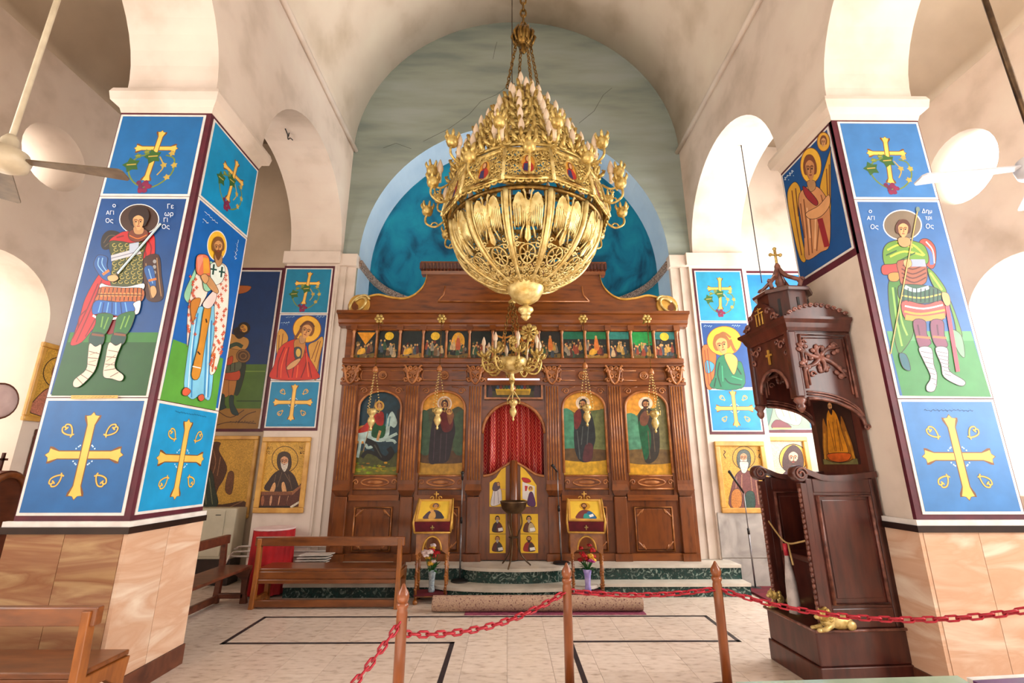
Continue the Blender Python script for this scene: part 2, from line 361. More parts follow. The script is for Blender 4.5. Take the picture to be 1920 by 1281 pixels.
# crack lines in the end wall and on the vault
ck = MB()
for c in ([(795, 268), (840, 245), (880, 215), (905, 190), (935, 178), (955, 165)], [(925, 108), (932, 90), (931, 75)], [(1085, 232), (1110, 212), (1128, 180), (1150, 168)], [(720, 275), (745, 268), (770, 280)]):
    ck.tube([AY(a + random.uniform(-4, 4), b + random.uniform(-4, 4), YE - .001) for a, b in c for _ in (0,)], .003, 4)
struct(ck.build('trim_4', 'crack'))
# end piers beside the apse
def pier(name, x0, x1, sg):   # faces stand just proud of the arcade ends
    m = MB(); m.box(x0, x1, 7.47, YE + .3, 0, ZS - .22); m.box(x0 - .05, x1 + .05, 7.41, YE + .3, ZS - .22, ZS)
    xi = x1 if sg > 0 else x0
    for d0, d1, yf in ((0, .14, 7.52), (.14, .30, 7.55)):
        a, b = sorted((xi + sg * d0, xi + sg * d1)); m.box(a, b, yf, YE + .05, 0, ZS - .24)
    a, b = sorted((xi, xi + sg * .33)); m.box(a, b, 7.46, YE + .05, ZS - .24, ZS - .02)
    return struct(m.build(name, 'plaster'))
pl_ = pier('wall_pier_left', PLX0 - .02, XL - .03, 1); pr_ = pier('wall_pier_right', 3.17, PRX1 + .02, -1)
# grey marble dado on the right pier
for z0, z1 in ((.0, .38), (.39, 1.02)):
    MB().box(3.19, PRX1 + .01, 7.445, 7.47, z0, z1).build('dado_slab', 'marble_grey', pr_)
# aisle end walls
struct(MB().box(-6.1, PLX0 + .02, 7.92, 8.2, 0, 8.2).build('wall_aisle_end_left', 'plaster_warm'))
struct(MB().box(PRX1 - .02, 6.4, 7.92, 8.2, 0, 8.2).build('wall_aisle_end_right', 'plaster'))
# outer aisle walls with round and arched windows
def outer(name, x0, x1, yo, zo, ro, ya, ra, z0a, zsa):
    w = MB().box(x0, x1, -3.5, 8.2, 0, 7.1).build(name, 'plaster')
    cs = []
    for dy in (0, -3.6, -7.2):
        cs.append(MB().lathe([(ro * 1.0, -.9), (ro * 1.0, .9)], 28, ((x0 + x1) / 2, yo + dy, zo), M=Matrix.Rotation(PI / 2, 3, 'Y')).build('cutter', 'plaster'))
        cs.append(arch_cut(ya + dy, ra, x0 - .3, x1 + .3, z0a, zsa, 24))
    return struct(boolean(w, cs))
outer('wall_aisle_left', -7.2, -6.0, 5.33, 5.65, .43, 5.1, .73, 1.5, 3.45)
outer('wall_aisle_right', 6.3, 6.8, 5.53, 5.72, .5, 5.25, .75, 1.35, 3.5)
wn = 0
for side, x, m, yo, zo, ro, ya, ra, z0a, zsa in (('l', -6.8, 'day_left', 5.33, 5.65, .43, 5.1, .73, 1.5, 3.45), ('r', 6.62, 'day_right', 5.53, 5.72, .5, 5.25, .75, 1.35, 3.5)):
    for dy in (0, -3.6, -7.2):
        wn += 1; w = MB().lathe([(ro + .005, -.01), (ro + .005, .01)], 28, (x, yo + dy, zo), M=Matrix.Rotation(PI / 2, 3, 'Y'), smooth=False).build('window_%d' % wn, m); struct(w)
        wn += 1; pts = [V(x, ya + dy - ra, z0a), V(x, ya + dy + ra, z0a)] + [V(x, ya + dy + ra * math.cos(PI * i / 24), zsa + ra * math.sin(PI * i / 24)) for i in range(25)]
        w = struct(MB().prism(pts, (.012, 0, 0)).build('window_%d' % wn, m))
# pillars: capitals, maroon painted zone, marble dado slabs, skirting
def capital(name, x0, x1, y0, y1):
    m = MB()
    def ring(z, d): return [V(x0 - d, y0 - d, z), V(x1 + d, y0 - d, z), V(x1 + d, y1 + d, z), V(x0 - d, y1 + d, z)]
    lv = [(ZT + .005, .004), (ZT + .06, .02), (ZT + .10, .075), (ZS - .06, .09), (ZS - .01, .075), (ZS + .012, .02)]
    vs = []; fs = []
    for z, d in lv: vs += ring(z, d)
    for j in range(len(lv) - 1):
        for i in range(4): k = (i + 1) % 4; fs.append((j * 4 + i, j * 4 + k, j * 4 + 4 + k, j * 4 + 4 + i))
    fs += [(3, 2, 1, 0), tuple(len(lv) * 4 - 4 + i for i in range(4))]
    m.add(vs, fs); return struct(m.build(name, 'plaster'))
capital('trim_5', PLX0, XL, PLY0, PLY1); capital('trim_6', XR, PRX1, PRY0, PRY1)
def dado(par, x0, x1, y0, y1, nave_x, sg):
    # front slabs, nave-side slabs, top moulding, skirting: children of the arcade wall
    t = .03; zt = ZB - .1
    w = (x1 - x0) / 2
    for i in range(2): MB().box(x0 + i * w + .002, x0 + (i + 1) * w - .002, y0 - t, y0, .16, zt).build('marble_slab', 'marble_olive_shaded' if sg > 0 else 'marble_warm', par)
    h = (y1 - y0) / 2
    a, b = sorted((nave_x, nave_x + sg * t))
    for i in range(2): MB().box(a, b, y0 - t + .004 + i * (h + t / 2), y0 - t + (i + 1) * (h + t / 2), .16, zt).build('marble_slab', 'marble_warm', par)
    m = MB(); q = t + .01
    A, B = (x0 - q, x1 + q)
    for (z0, z1, d, mt, nm) in ((zt, zt + .05, .02, 'marble_dark', 'dado_moulding'), (zt + .05, zt + .09, .012, 'white_paint', 'dado_fillet'), (0, .158, .012, 'marble_brown', 'skirting')):
        MB().box(x0 - t - d, x1 + t + d, y0 - t - d, y0, z0, z1).box(min(nave_x, nave_x + sg * (t + d)), max(nave_x, nave_x + sg * (t + d)), y0, y1 + .01, z0, z1).build(nm, mt, par)
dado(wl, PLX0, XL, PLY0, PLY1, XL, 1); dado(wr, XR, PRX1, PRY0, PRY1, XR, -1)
MB().box(PLX0, XL, PLY0 - .004, PLY0, ZB - .01, ZT).box(XL, XL + .004, PLY0 - .004, PLY1, ZB - .01, ZT).build('painted_border', 'maroon', wl)
MB().box(XR, PRX1, PRY0 - .004, PRY0, ZB - .01, ZT).box(XR - .004, XR, PRY0 - .004, PRY0 + .03, ZB - .01, ZT).box(XR - .004, XR, PRY0, PRY1, 3.62, ZT).build('painted_border', 'maroon', wr)
# chancel steps with bowed fronts
def step_poly(yf, hw, bow, z):
    xs = [(-3.02, yf), (XA - hw, yf)] + [(XA + hw * math.sin(a), yf - bow * math.cos(a)) for a in [(-PI / 2 + PI * i / 20) for i in range(1, 20)]] + [(XA + hw, yf), (3.3, yf), (3.3, 7.5), (-3.02, 7.5)]
    return [V(x, y, z) for x, y in xs]
cs = struct(MB().prism(step_poly(6.9, 1.1, .27, 0), (0, 0, .13)).build('trim_7', 'marble_green'))
MB().prism(step_poly(6.88, 1.12, .28, .13), (0, 0, .04)).build('tread', 'marble_white', cs)
MB().prism(step_poly(7.12, .74, .24, .17), (0, 0, .15)).build('riser', 'marble_green', cs)
MB().prism(step_poly(7.10, .76, .25, .32), (0, 0, .04)).build('tread', 'marble_white', cs)
MB().box(-3.0, 3.3, 7.45, YE, 0, .36).build('step_back', 'marble_white', cs)
# ---------------------------------------------------------------- flat painting kit
SKIN = rgb(214, 160, 106); SKD = rgb(140, 84, 46); DK = rgb(44, 26, 20); GO = rgb(232, 180, 72); YG = rgb(238, 190, 60); WH = rgb(238, 234, 228)
RD = rgb(186, 34, 36); DR = rgb(120, 18, 24); BL = rgb(20, 84, 160); GR = rgb(40, 104, 46); BR = rgb(120, 66, 34); OR = rgb(214, 112, 40)
def sh(c, k): return tuple(min(1, x * k) for x in c[:3]) + (1,)
FONT = {}
def glyphs(t):
    if t not in FONT:
        cu = bpy.data.curves.new('f', 'FONT'); cu.body = t; cu.size = 1; cu.align_x = 'CENTER'; cu.resolution_u = 2
        o = bpy.data.objects.new('f', cu); COL.objects.link(o); me = o.to_mesh()
        FONT[t] = ([(v.co.x, v.co.y) for v in me.vertices], [list(p.vertices) for p in me.polygons])
        o.to_mesh_clear(); bpy.data.objects.remove(o); bpy.data.curves.remove(cu)
    return FONT[t]
class Paint(MB):
    """flat paint layers on one plane; input either crop pixels (map) or metres along U,V (map None)"""
    def __init__(s, o, N, U=None, Vv=None, map=None, l0=.002):
        MB.__init__(s); s.o = Vector(o); s.N = Vector(N); s.U = U and Vector(U); s.Vv = Vv and Vector(Vv); s.map = map; s.l = l0; s.dl = .00006
    def P(s, p):
        if s.map:
            d = ray(s.map[0] + p[0] / s.map[2], s.map[1] + p[1] / s.map[2]); t = (s.o - EYE).dot(s.N) / d.dot(s.N); q = EYE + d * t
        else: q = s.o + s.U * p[0] + s.Vv * p[1]
        return q + s.N * s.l
    def poly(s, pts, c): s.add([s.P(p) for p in pts], [list(range(len(pts)))], False, c); s.l += s.dl; return s
    def blob(s, pts, c, k=4): return s.poly([(p.x, p.y) for p in crv([V(a, b, 0) for a, b in pts], True, k)], c)
    def obl(s, pts, c, w=2.5, oc=DK, k=4):
        q = [(p.x, p.y) for p in crv([V(a, b, 0) for a, b in pts], True, k)]; s.poly(q, c); return s.line(q + [q[0]], w, oc, False)
    def line(s, pts, w, c, smooth=True, taper=False):
        q = crv([V(a, b, 0) for a, b in pts], False, 4) if smooth and len(pts) > 2 else [V(p[0], p[1], 0) for p in pts]
        L = []; R = []; n = len(q)
        for i, p in enumerate(q):
            t = q[min(i + 1, n - 1)] - q[max(i - 1, 0)]
            if t.length < 1e-9: t = V(1, 0, 0)
            t.normalize(); m = V(-t.y, t.x, 0) * w / 2 * ((1 - .8 * i / (n - 1)) if taper else 1); L.append(p + m); R.append(p - m)
        vs = [s.P((p.x, p.y)) for p in L + R]; s.add(vs, [(i, i + 1, n + i + 1, n + i) for i in range(n - 1)], False, c); s.l += s.dl; return s
    def lines(s, ls, w, c):
        for l in ls: s.line(l, w, c)
        return s
    def ell(s, x, y, rx, ry, c, n=24, rot=0): return s.poly([(x + rx * math.cos(a) * math.cos(rot) - ry * math.sin(a) * math.sin(rot), y + rx * math.cos(a) * math.sin(rot) + ry * math.sin(a) * math.cos(rot)) for a in [2 * PI * i / n for i in range(n)]], c)
    def ring(s, x, y, rx, ry, w, c, n=28, a0=0, a1=2 * PI): return s.line([(x + rx * math.cos(a0 + (a1 - a0) * i / n), y + ry * math.sin(a0 + (a1 - a0) * i / n)) for i in range(n + 1)], w, c, False)
    def rect(s, x0, y0, x1, y1, c): return s.poly([(x0, y0), (x1, y0), (x1, y1), (x0, y1)], c)
    def text(s, t, x, y, size, c, rot=0, sx=1):
        vs, fs = glyphs(t); f = -1 if s.map else 1
        if not vs: return s
        cr, sr = math.cos(rot), math.sin(rot)
        s.add([s.P((x + (a * sx * cr - b * f * sr) * size, y + (a * sx * sr + b * f * cr) * size)) for a, b in vs], fs, False, c); s.l += s.dl; return s
    def script(s, x, y, L, h, c, n=7, rot=0, w=None):   # a run of cursive strokes
        w = w or h * .22; cr, sr = math.cos(rot), math.sin(rot); R = random.Random(int(x * 7 + y))
        for i in range(n):
            a = L * i / n; b = L * (i + .85) / n; pts = [(a, 0), (a * .6 + b * .4, R.uniform(-.2, .6) * h), (a * .3 + b * .7, R.uniform(-.9, -.1) * h), (b, 0)]
            s.line([(x + p * cr - q * sr, y + p * sr + q * cr) for p, q in pts], w, c)
            if i % 2: s.ell(x + a * cr - h * sr, y + a * sr + h * cr, w * .7, w * .7, c, 6)
        return s
    def face(s, x, y, rx, ry, hair=DK, beard=None, skin=SKIN, rot=0., hood=False):
        """face oval with hair, brows, eyes, nose, mouth; y grows downwards when map is set"""
        f = 1 if s.map else -1; c_, s_ = math.cos(rot), math.sin(rot)
        def T(a, b): a *= rx; b *= ry * f; return (x + a * c_ - b * s_, y + a * s_ + b * c_)
        s.blob([T(*p) for p in [(-1.25, .3), (-1.35, -.5), (-.8, -1.3), (0, -1.5), (.8, -1.3), (1.35, -.5), (1.25, .3), (.7, .5), (-.7, .5)]], hair)
        s.blob([T(*p) for p in [(-.85, 0), (-.8, -.6), (0, -.95), (.8, -.6), (.85, 0), (.55, .7), (0, 1.05), (-.55, .7)]], skin)
        s.blob([T(*p) for p in [(-.85, .1), (-.75, -.5), (-.5, -.3), (-.45, .5), (-.2, .95), (-.6, .65)]], sh(skin, .62))
        if beard: s.blob([T(*p) for p in [(-.85, .1), (-.5, .35), (0, .3), (.5, .35), (.85, .1), (.75, .85), (.35, 1.5), (0, 1.75), (-.35, 1.5), (-.75, .85)]], beard)
        for q in (-.38, .38):
            s.line([T(q - .26, -.28), T(q, -.38), T(q + .26, -.26)], .16 * ry, SKD); s.ell(*T(q, -.1), .17 * rx, .1 * ry, DK, 8)
        s.line([T(.02, -.3), T(.1, .2), T(-.08, .28)], .12 * ry, SKD); s.line([T(-.25, .5), T(.25, .5)], .12 * ry, rgb(150, 60, 44))
        return s
def board(label, o, U, Vv, N, ground, edge=.022, white='white_paint', group=None, name='painted_panel', m='paint', cat='painting', thick=.006):
    """a flat painted panel: white margin, ground; U,V are full-size edge vectors from the lower left corner"""
    o = Vector(o); U = Vector(U); Vv = Vector(Vv); N = Vector(N); t = thing(name, label, cat, o, 0, group)
    MB().prism([o, o + U, o + U + Vv, o + Vv], N * thick).build('margin', white, t)
    u = U.normalized() * edge; v = Vv.normalized() * edge; g = MB()
    q = [o + u + v, o + U - u + v, o + U - u + Vv - v, o + u + Vv - v]
    vs = [p + N * (thick - .001) for p in q] + [p + N * (thick + .0015) for p in q]
    g.add(vs, [(3, 2, 1, 0), (4, 5, 6, 7)] + [(i, (i + 1) % 4, 4 + (i + 1) % 4, 4 + i) for i in range(4)], False, ground); g.build('ground', m, t)
    return t, thick + .0018
def uvp(o, U, Vv, N, l0): return Paint(o, N, Vector(U).normalized(), Vector(Vv).normalized(), None, l0)
GC = rgb(238, 190, 88); GD = rgb(120, 72, 26)
def cross_bar(p, pts, w, k=1.6):
    for (a, b) in pts:
        d = V(b[0] - a[0], b[1] - a[1], 0).normalized(); n = V(-d.y, d.x, 0)
        for ww, c, e in ((w + .016, GD, .008), (w, GC, 0)):
            A = V(a[0], a[1], 0); B = V(b[0], b[1], 0); h = ww / 2; poly = []
            for P0, sg in ((A, -1), (B, 1)):
                D = d * sg; nn = n * sg
                e1 = P0 - D * w * 1.3; seq = [e1 - nn * h, P0 - D * w * .35 - nn * (h * k + e), P0 - nn * h * 1.9 + D * e, P0 + D * w * .1 - nn * h * .7, P0 + D * (w * .55 + e), P0 + D * w * .1 + nn * h * .7, P0 + nn * h * 1.9 + D * e, P0 - D * w * .35 + nn * (h * k + e), e1 + nn * h]
                poly += seq
            p.poly([(q.x, q.y) for q in poly], c)
def scroll_heart(p, cx, cy, s, dx, dy):
    """heart-shaped scroll whose tip points to the crossing"""
    d = V(dx, dy, 0).normalized(); n = V(-d.y, d.x, 0)
    def T(a, b): q = V(cx, cy, 0) + d * a * s + n * b * s; return (q.x, q.y)
    for w, c in ((.30 * s, GD), (.19 * s, GC)):
        p.line([T(-1.1, .35), T(-.9, -.1), T(-.2, -.55), T(.5, -.7), T(1, -.35), T(.85, .0), T(.45, -.02), T(.5, -.3)], w, c)
        p.line([T(-1.1, -.35), T(-.85, .1), T(-.2, .55), T(.5, .7), T(1, .35), T(.85, -.0), T(.45, .05), T(.5, .3)], w, c)
def gold_cross(p, cx, cy, h, w=None, bar=.055, rs=1.):
    w = w or h; cross_bar(p, [((cx - w / 2, cy), (cx + w / 2, cy)), ((cx, cy - h / 2), (cx, cy + h / 2))], bar)
    for a in (-1, 1):
        for b in (-1, 1):
            scroll_heart(p, cx + a * w * .31, cy + b * h * .31, h * .085 * rs, a, b)
            for q in (.07, .11, .085): p.ell(cx + a * h * q * 1.1, cy + b * h * (.19 - q), .007, .007, rgb(190, 220, 240), 8)
def vine_cross(p, cx, cy, s):
    cross_bar(p, [((cx - .34 * s, cy + .22 * s), (cx + .34 * s, cy + .22 * s)), ((cx - .05 * s, cy - .42 * s), (cx + .04 * s, cy + .55 * s))], .055 * s * 1.25)
    g1, g2, g3 = rgb(52, 96, 40), rgb(110, 130, 52), rgb(190, 160, 70)
    p.line([(cx, cy + .12 * s), (cx - .3 * s, cy + .02 * s), (cx - .38 * s, cy - .25 * s), (cx - .2 * s, cy - .5 * s), (cx + .1 * s, cy - .55 * s), (cx + .36 * s, cy - .3 * s), (cx + .36 * s, cy), (cx + .2 * s, cy + .08 * s)], .028 * s, g2)
    p.line([(cx + .1 * s, cy + .05 * s), (cx + .2 * s, cy - .15 * s), (cx + .12 * s, cy - .32 * s)], .022 * s, g3)
    R = random.Random(3)
    def leaf(x, y, r, c):
        p.poly([(x + r * (1 if i % 2 else .6) * math.cos(i * PI / 5), y + r * (1 if i % 2 else .6) * math.sin(i * PI / 5)) for i in range(10)], c)
        p.line([(x - r * .5, y), (x + r * .5, y + r * .1)], r * .14, g3)
    leaf(cx - .02 * s, cy + .05 * s, .16 * s, g1); leaf(cx - .36 * s, cy - .12 * s, .16 * s, g1)
    for q in ((-.28, .06), (.3, .12), (.38, -.12), (.3, -.36), (.2, -.12), (-.14, .14)): leaf(cx + q[0] * s, cy + q[1] * s, .065 * s, g2 if q[0] < 0 else g3)
    for i in range(14): p.ell(cx - .06 * s + R.uniform(-.1, .1) * s, cy - .52 * s + R.uniform(-.12, .08) * s, .045 * s, .045 * s, rgb(96 + i * 3, 30, 70), 8)
# ---------------------------------------------------------------- pillar paintings
def yplane(x0, x1, z0, z1, Y): return V(x0, Y, z0), V(x1 - x0, 0, 0), V(0, 0, z1 - z0), V(0, -1, 0)
def xplaneL(y0, y1, z0, z1, X): return V(X, y0, z0), V(0, y1 - y0, 0), V(0, 0, z1 - z0), V(1, 0, 0)       # faces +x
def xplaneR(y0, y1, z0, z1, X): return V(X, y1, z0), V(0, y0 - y1, 0), V(0, 0, z1 - z0), V(-1, 0, 0)      # faces -x
SKY = rgb(20, 102, 164); DEEP = rgb(8, 68, 130); CY = rgb(4, 138, 192); MID = rgb(58, 118, 178)
YF = PLY0 - .004
z1 = zy(369, YF, 280); z2 = zy(746, YF, 170)
x0, x1 = PLX0 + .012, XL - .045
# front of the left pillar
R_ = yplane(x0, x1, z1 + .004, ZT - .025, YF); t, l = board('blue panel with gold vine cross at top of left pillar, facing the camera', *R_, SKY, group='painted panels on the pillars')
p = uvp(*R_, l); vine_cross(p, .42, .40, .55); p.build('figure', 'paint', t)
R_ = yplane(x0, x1, z2 + .004, z1 - .004, YF); t, l = board('tall painting of curly-haired warrior saint with sword and brown halo on left pillar', *R_, DEEP, group='painted panels on the pillars')
p = Paint((0, YF, 0), (0, -1, 0), map=(0, 340, 2.9104), l0=l)
p.poly([(384, 826), (868, 826), (800, 1171), (284, 1171)], rgb(22, 78, 26)); p.poly([(390, 826), (866, 826), (856, 880), (374, 880)], rgb(46, 112, 40))
p.ell(763, 210, 109, 84, WH, 30); p.ell(763, 210, 104, 80, rgb(66, 42, 30), 30)
p.obl([(560, 510), (640, 540), (650, 640), (640, 780), (560, 800), (520, 800), (450, 880), (390, 895), (410, 830), (440, 740), (470, 640), (530, 530)], RD)
p.lines([[(560, 540), (500, 700), (420, 880)], [(590, 600), (540, 720), (470, 850)], [(540, 560), (470, 720), (400, 860)], [(480, 700), (440, 740), (430, 800)]], 7, DR)
p.obl([(590, 760), (660, 770), (640, 820), (590, 835)], DR)
p.obl([(556, 350), (565, 300), (600, 272), (655, 282), (660, 310), (620, 360), (575, 375)], rgb(36, 32, 30)); p.lines([[(570, 340), (600, 300), (645, 300)], [(575, 360), (610, 330)]], 5, rgb(90, 74, 50))
p.obl([(600, 330), (650, 290), (700, 275), (830, 285), (850, 345), (842, 430), (800, 490), (760, 440), (620, 400)], RD); p.lines([[(800, 310), (830, 370), (800, 470)], [(770, 320), (800, 400), (785, 460)], [(640, 310), (680, 300)]], 7, DR)
p.obl([(545, 405), (590, 418), (588, 470), (618, 516), (600, 545), (560, 530), (518, 465), (525, 425)], rgb(34, 84, 150)); p.lines([[(545, 420), (540, 460), (570, 500)], [(565, 420), (562, 455), (590, 500)]], 5, rgb(130, 180, 220)); p.line([(565, 512), (600, 488)], 14, OR)
p.obl([(785, 430), (868, 404), (885, 520), (896, 628), (862, 660), (806, 645), (790, 560)], rgb(64, 34, 26)); p.lines([[(800, 450), (815, 560), (830, 640)], [(860, 420), (872, 540), (884, 630)]], 6, rgb(150, 110, 64))
for i in range(7): p.ell(848 - i * 1, 440 + i * 30, 10, 11, rgb(150, 150, 150), 8)
p.obl([(790, 480), (835, 465), (855, 545), (850, 590), (822, 570)], rgb(34, 84, 150)); p.lines([[(815, 480), (838, 560)]], 5, rgb(130, 180, 220)); p.line([(815, 545), (858, 535)], 12, OR); p.obl([(825, 580), (850, 575), (860, 610), (840, 640), (828, 620)], SKIN)
p.obl([(600, 338), (660, 330), (720, 340), (800, 335), (785, 420), (778, 575), (700, 580), (610, 568), (618, 450)], rgb(66, 74, 34))
for i in range(9):
    for j in range(5): p.ring(630 + j * 34 + (i % 2) * 8, 352 + i * 25, 11, 9, 4, rgb(176, 160, 84), 8, 0, 5)
p.poly([(612, 408), (760, 368), (778, 398), (614, 440)], rgb(190, 190, 196)); p.poly([(712, 345), (765, 335), (760, 390), (712, 395)], rgb(170, 180, 196)); p.lines([[(614, 424), (770, 384)]], 4, rgb(110, 110, 130))
p.obl([(560, 560), (600, 572), (700, 578), (790, 560), (780, 600), (690, 610), (560, 590)], WH)
p.obl([(562, 580), (680, 585), (785, 590), (782, 655), (700, 668), (600, 655), (528, 655), (540, 620)], rgb(176, 92, 36))
for i in range(11): p.line([(560 + i * 22, 585), (545 + i * 23, 655)], 4, DK); p.ell(560 + i * 21, 622, 8, 12, rgb(214, 140, 70), 8)
p.line([(540, 620), (785, 625)], 5, rgb(70, 34, 20))
p.obl([(530, 655), (640, 662), (748, 662), (738, 712), (690, 724), (648, 738), (580, 720), (514, 727)], rgb(30, 92, 170)); p.lines([[(560, 662), (545, 718)], [(600, 664), (590, 720)], [(640, 664), (640, 730)], [(690, 664), (700, 718)]], 6, rgb(104, 164, 216)); p.lines([[(575, 664), (565, 720)], [(620, 664), (618, 724)], [(665, 664), (672, 724)]], 5, rgb(12, 44, 104))
p.obl([(735, 670), (775, 656), (765, 720), (740, 728), (745, 700)], WH); p.line([(515, 735), (545, 750), (600, 755), (660, 748)], 12, WH)
p.obl([(542, 728), (622, 730), (612, 780), (575, 842), (512, 835), (530, 780)], rgb(28, 96, 36)); p.obl([(655, 736), (732, 712), (742, 745), (700, 835), (632, 840), (636, 790)], rgb(28, 96, 36)); p.lines([[(570, 740), (560, 800)], [(690, 740), (665, 810)], [(600, 745), (575, 810)], [(715, 735), (690, 800)]], 7, rgb(110, 160, 60))
p.obl([(508, 832), (576, 838), (562, 898), (498, 893)], rgb(20, 62, 52)); p.obl([(630, 832), (694, 838), (678, 892), (616, 886)], rgb(20, 62, 52)); p.line([(510, 838), (574, 846)], 12, BR); p.line([(630, 836), (694, 844)], 12, BR)
p.obl([(498, 888), (530, 905), (562, 895), (545, 975), (520, 1045), (450, 1118), (412, 1122), (415, 1085), (478, 1030), (488, 960)], rgb(226, 208, 186)); p.obl([(604, 884), (640, 900), (672, 888), (645, 960), (636, 1020), (682, 1062), (668, 1092), (620, 1080), (572, 1064), (584, 970)], rgb(226, 208, 186))
p.lines([[(494, 930), (552, 945)], [(490, 965), (544, 970)], [(488, 1000), (532, 1010)], [(478, 1030), (518, 1048)], [(450, 1056), (490, 1082)], [(428, 1074), (460, 1108)], [(600, 925), (655, 935)], [(590, 960), (645, 965)], [(582, 1000), (636, 1005)], [(578, 1035), (640, 1025)], [(610, 1070), (655, 1045)]], 4, rgb(120, 96, 80))
p.lines([[(500, 950), (540, 935)], [(492, 990), (535, 980)], [(590, 985), (640, 950)], [(585, 1018), (634, 990)]], 3, rgb(160, 130, 110))
p.obl([(598, 522), (640, 515), (655, 535), (630, 552), (600, 545)], SKIN)
p.obl([(708, 290), (735, 268), (800, 268), (815, 300), (770, 335), (720, 325)], rgb(112, 52, 28)); p.line([(715, 300), (760, 318), (808, 298)], 5, OR)
p.obl([(738, 255), (790, 258), (785, 292), (745, 292)], sh(SKIN, .75), 2)
p.blob([(712, 215), (712, 180), (735, 152), (772, 142), (808, 155), (822, 190), (812, 225), (790, 240), (740, 240)], rgb(40, 22, 16))
p.face(763, 230, 33, 41, rgb(40, 22, 16))
p.line([(885, 236), (645, 512)], 15, DK, False); p.line([(885, 236), (650, 508)], 11, rgb(206, 222, 222), False); p.line([(882, 242), (660, 500)], 3, rgb(120, 150, 156), False)
for tx, x, y, z in (('o', 632, 148, 40), ('\u0391\u0393\u0399', 610, 188, 30), ('\u039f\u03c2', 606, 232, 34), ('\u0393\u03b5', 938, 155, 36), ('\u03c9\u03c1', 930, 195, 36), ('\u0393\u0399', 912, 228, 32), ('\u039f\u03c2', 912, 265, 34)): p.text(tx, x, y, z, rgb(226, 232, 240))
p.poly([(400, 1170), (655, 1170), (652, 1186), (398, 1190)], rgb(206, 166, 80)); p.script(410, 1180, 230, 6, DK, 12)
p.build('figure', 'paint', t)
R_ = yplane(x0, x1, ZB + .03, z2 - .004, YF); t, l = board('blue panel with large gold cross low on left pillar, facing the camera', *R_, rgb(26, 96, 160), group='painted panels on the pillars')
p = uvp(*R_, l); gold_cross(p, .42, .46, .62, .56); p.build('figure', 'paint', t)
# nave face of the left pillar
XP = XL + .004; ya, yb = PLY0 + .035, PLY1 - .012
za = AX(420, 410, XP).z; zb = AX(340, 758, XP).z
R_ = xplaneL(ya, yb, za + .004, ZT - .03, XP); t, l = board('bright cyan panel with gold vine cross on nave side of left pillar', *R_, CY, group='painted panels on the pillars')
p = uvp(*R_, l); vine_cross(p, .43, .42, .5); p.build('figure', 'paint', t)
R_ = xplaneL(ya, yb, zb + .004, za - .004, XP); t, l = board('tall painting of bishop saint holding red book on nave side of left pillar', *R_, rgb(12, 96, 178), group='painted panels on the pillars')
p = Paint((XP, 0, 0), (1, 0, 0), map=(0, 340, 2.9104), l0=l)
p.poly([(940, 862), (1214, 968), (1172, 1250), (868, 1192)], rgb(86, 158, 56))
p.ell(1180, 352, 54, 84, WH, 30); p.ell(1180, 352, 50, 78, rgb(244, 190, 50), 30)
p.obl([(1065, 470), (1040, 520), (1004, 600), (1002, 640), (1030, 660), (1060, 560)], rgb(150, 206, 170))
p.obl([(1070, 500), (1050, 560), (1020, 700), (1015, 860), (1018, 900), (1040, 780), (1080, 700), (1130, 600), (1110, 500)], rgb(240, 222, 208))
p.obl([(1030, 860), (1050, 720), (1100, 680), (1170, 690), (1160, 900), (1160, 1050), (1140, 1192), (1090, 1170), (1040, 1190), (1000, 1130), (1010, 1000)], rgb(126, 200, 232)); p.lines([[(1075, 720), (1050, 900), (1040, 1180)], [(1130, 740), (1120, 950), (1110, 1170)], [(1050, 860), (1020, 1130)], [(1150, 760), (1140, 960), (1130, 1180)]], 8, rgb(56, 140, 200)); p.lines([[(1060, 760), (1040, 920), (1020, 1150)], [(1140, 740), (1130, 1000), (1120, 1180)]], 6, rgb(206, 236, 246))
p.obl([(1155, 450), (1190, 440), (1235, 470), (1246, 560), (1240, 700), (1225, 830), (1200, 940), (1170, 1040), (1140, 1050), (1145, 960), (1165, 820), (1165, 660), (1170, 560)], rgb(242, 228, 214))
R = random.Random(5)
for i in range(70):
    if i < 48: y = 480 + i * 11.5; x = R.uniform(1172, 1232) - max(0, y - 700) * .12
    else: y = 520 + (i - 48) * 15; x = R.uniform(1030, 1075) - max(0, y - 560) * .06
    p.line([(x - 8, y), (x + 8, y)], 6, rgb(206, 92, 64), False); p.line([(x, y - 10), (x, y + 10)], 5, rgb(206, 92, 64), False)
p.line([(1150, 1040), (1165, 940), (1145, 960), (1170, 900)], 5, OR)
p.obl([(1105, 470), (1150, 440), (1160, 560), (1130, 600), (1100, 580)], rgb(150, 206, 170)); p.obl([(1140, 450), (1215, 460), (1205, 545), (1150, 560)], rgb(226, 236, 226))
for x, y in ((1158, 478), (1203, 492)): p.line([(x - 18, y), (x + 16, y + 6)], 9, rgb(20, 70, 60), False); p.line([(x, y - 25), (x - 6, y + 32)], 10, rgb(20, 70, 60), False)
p.obl([(1105, 690), (1143, 690), (1110, 880), (1078, 1068), (1034, 1056), (1075, 880)], rgb(206, 140, 44)); p.lines([[(1120, 760), (1112, 762)], [(1078, 935), (1072, 940)]], 22, DK); p.line([(1040, 1010), (1085, 1020)], 6, WH)
p.obl([(1030, 660), (1085, 640), (1060, 720), (1040, 770)], rgb(196, 126, 50))
p.obl([(1100, 660), (1165, 590), (1170, 640), (1140, 690), (1105, 690)], rgb(240, 212, 206))
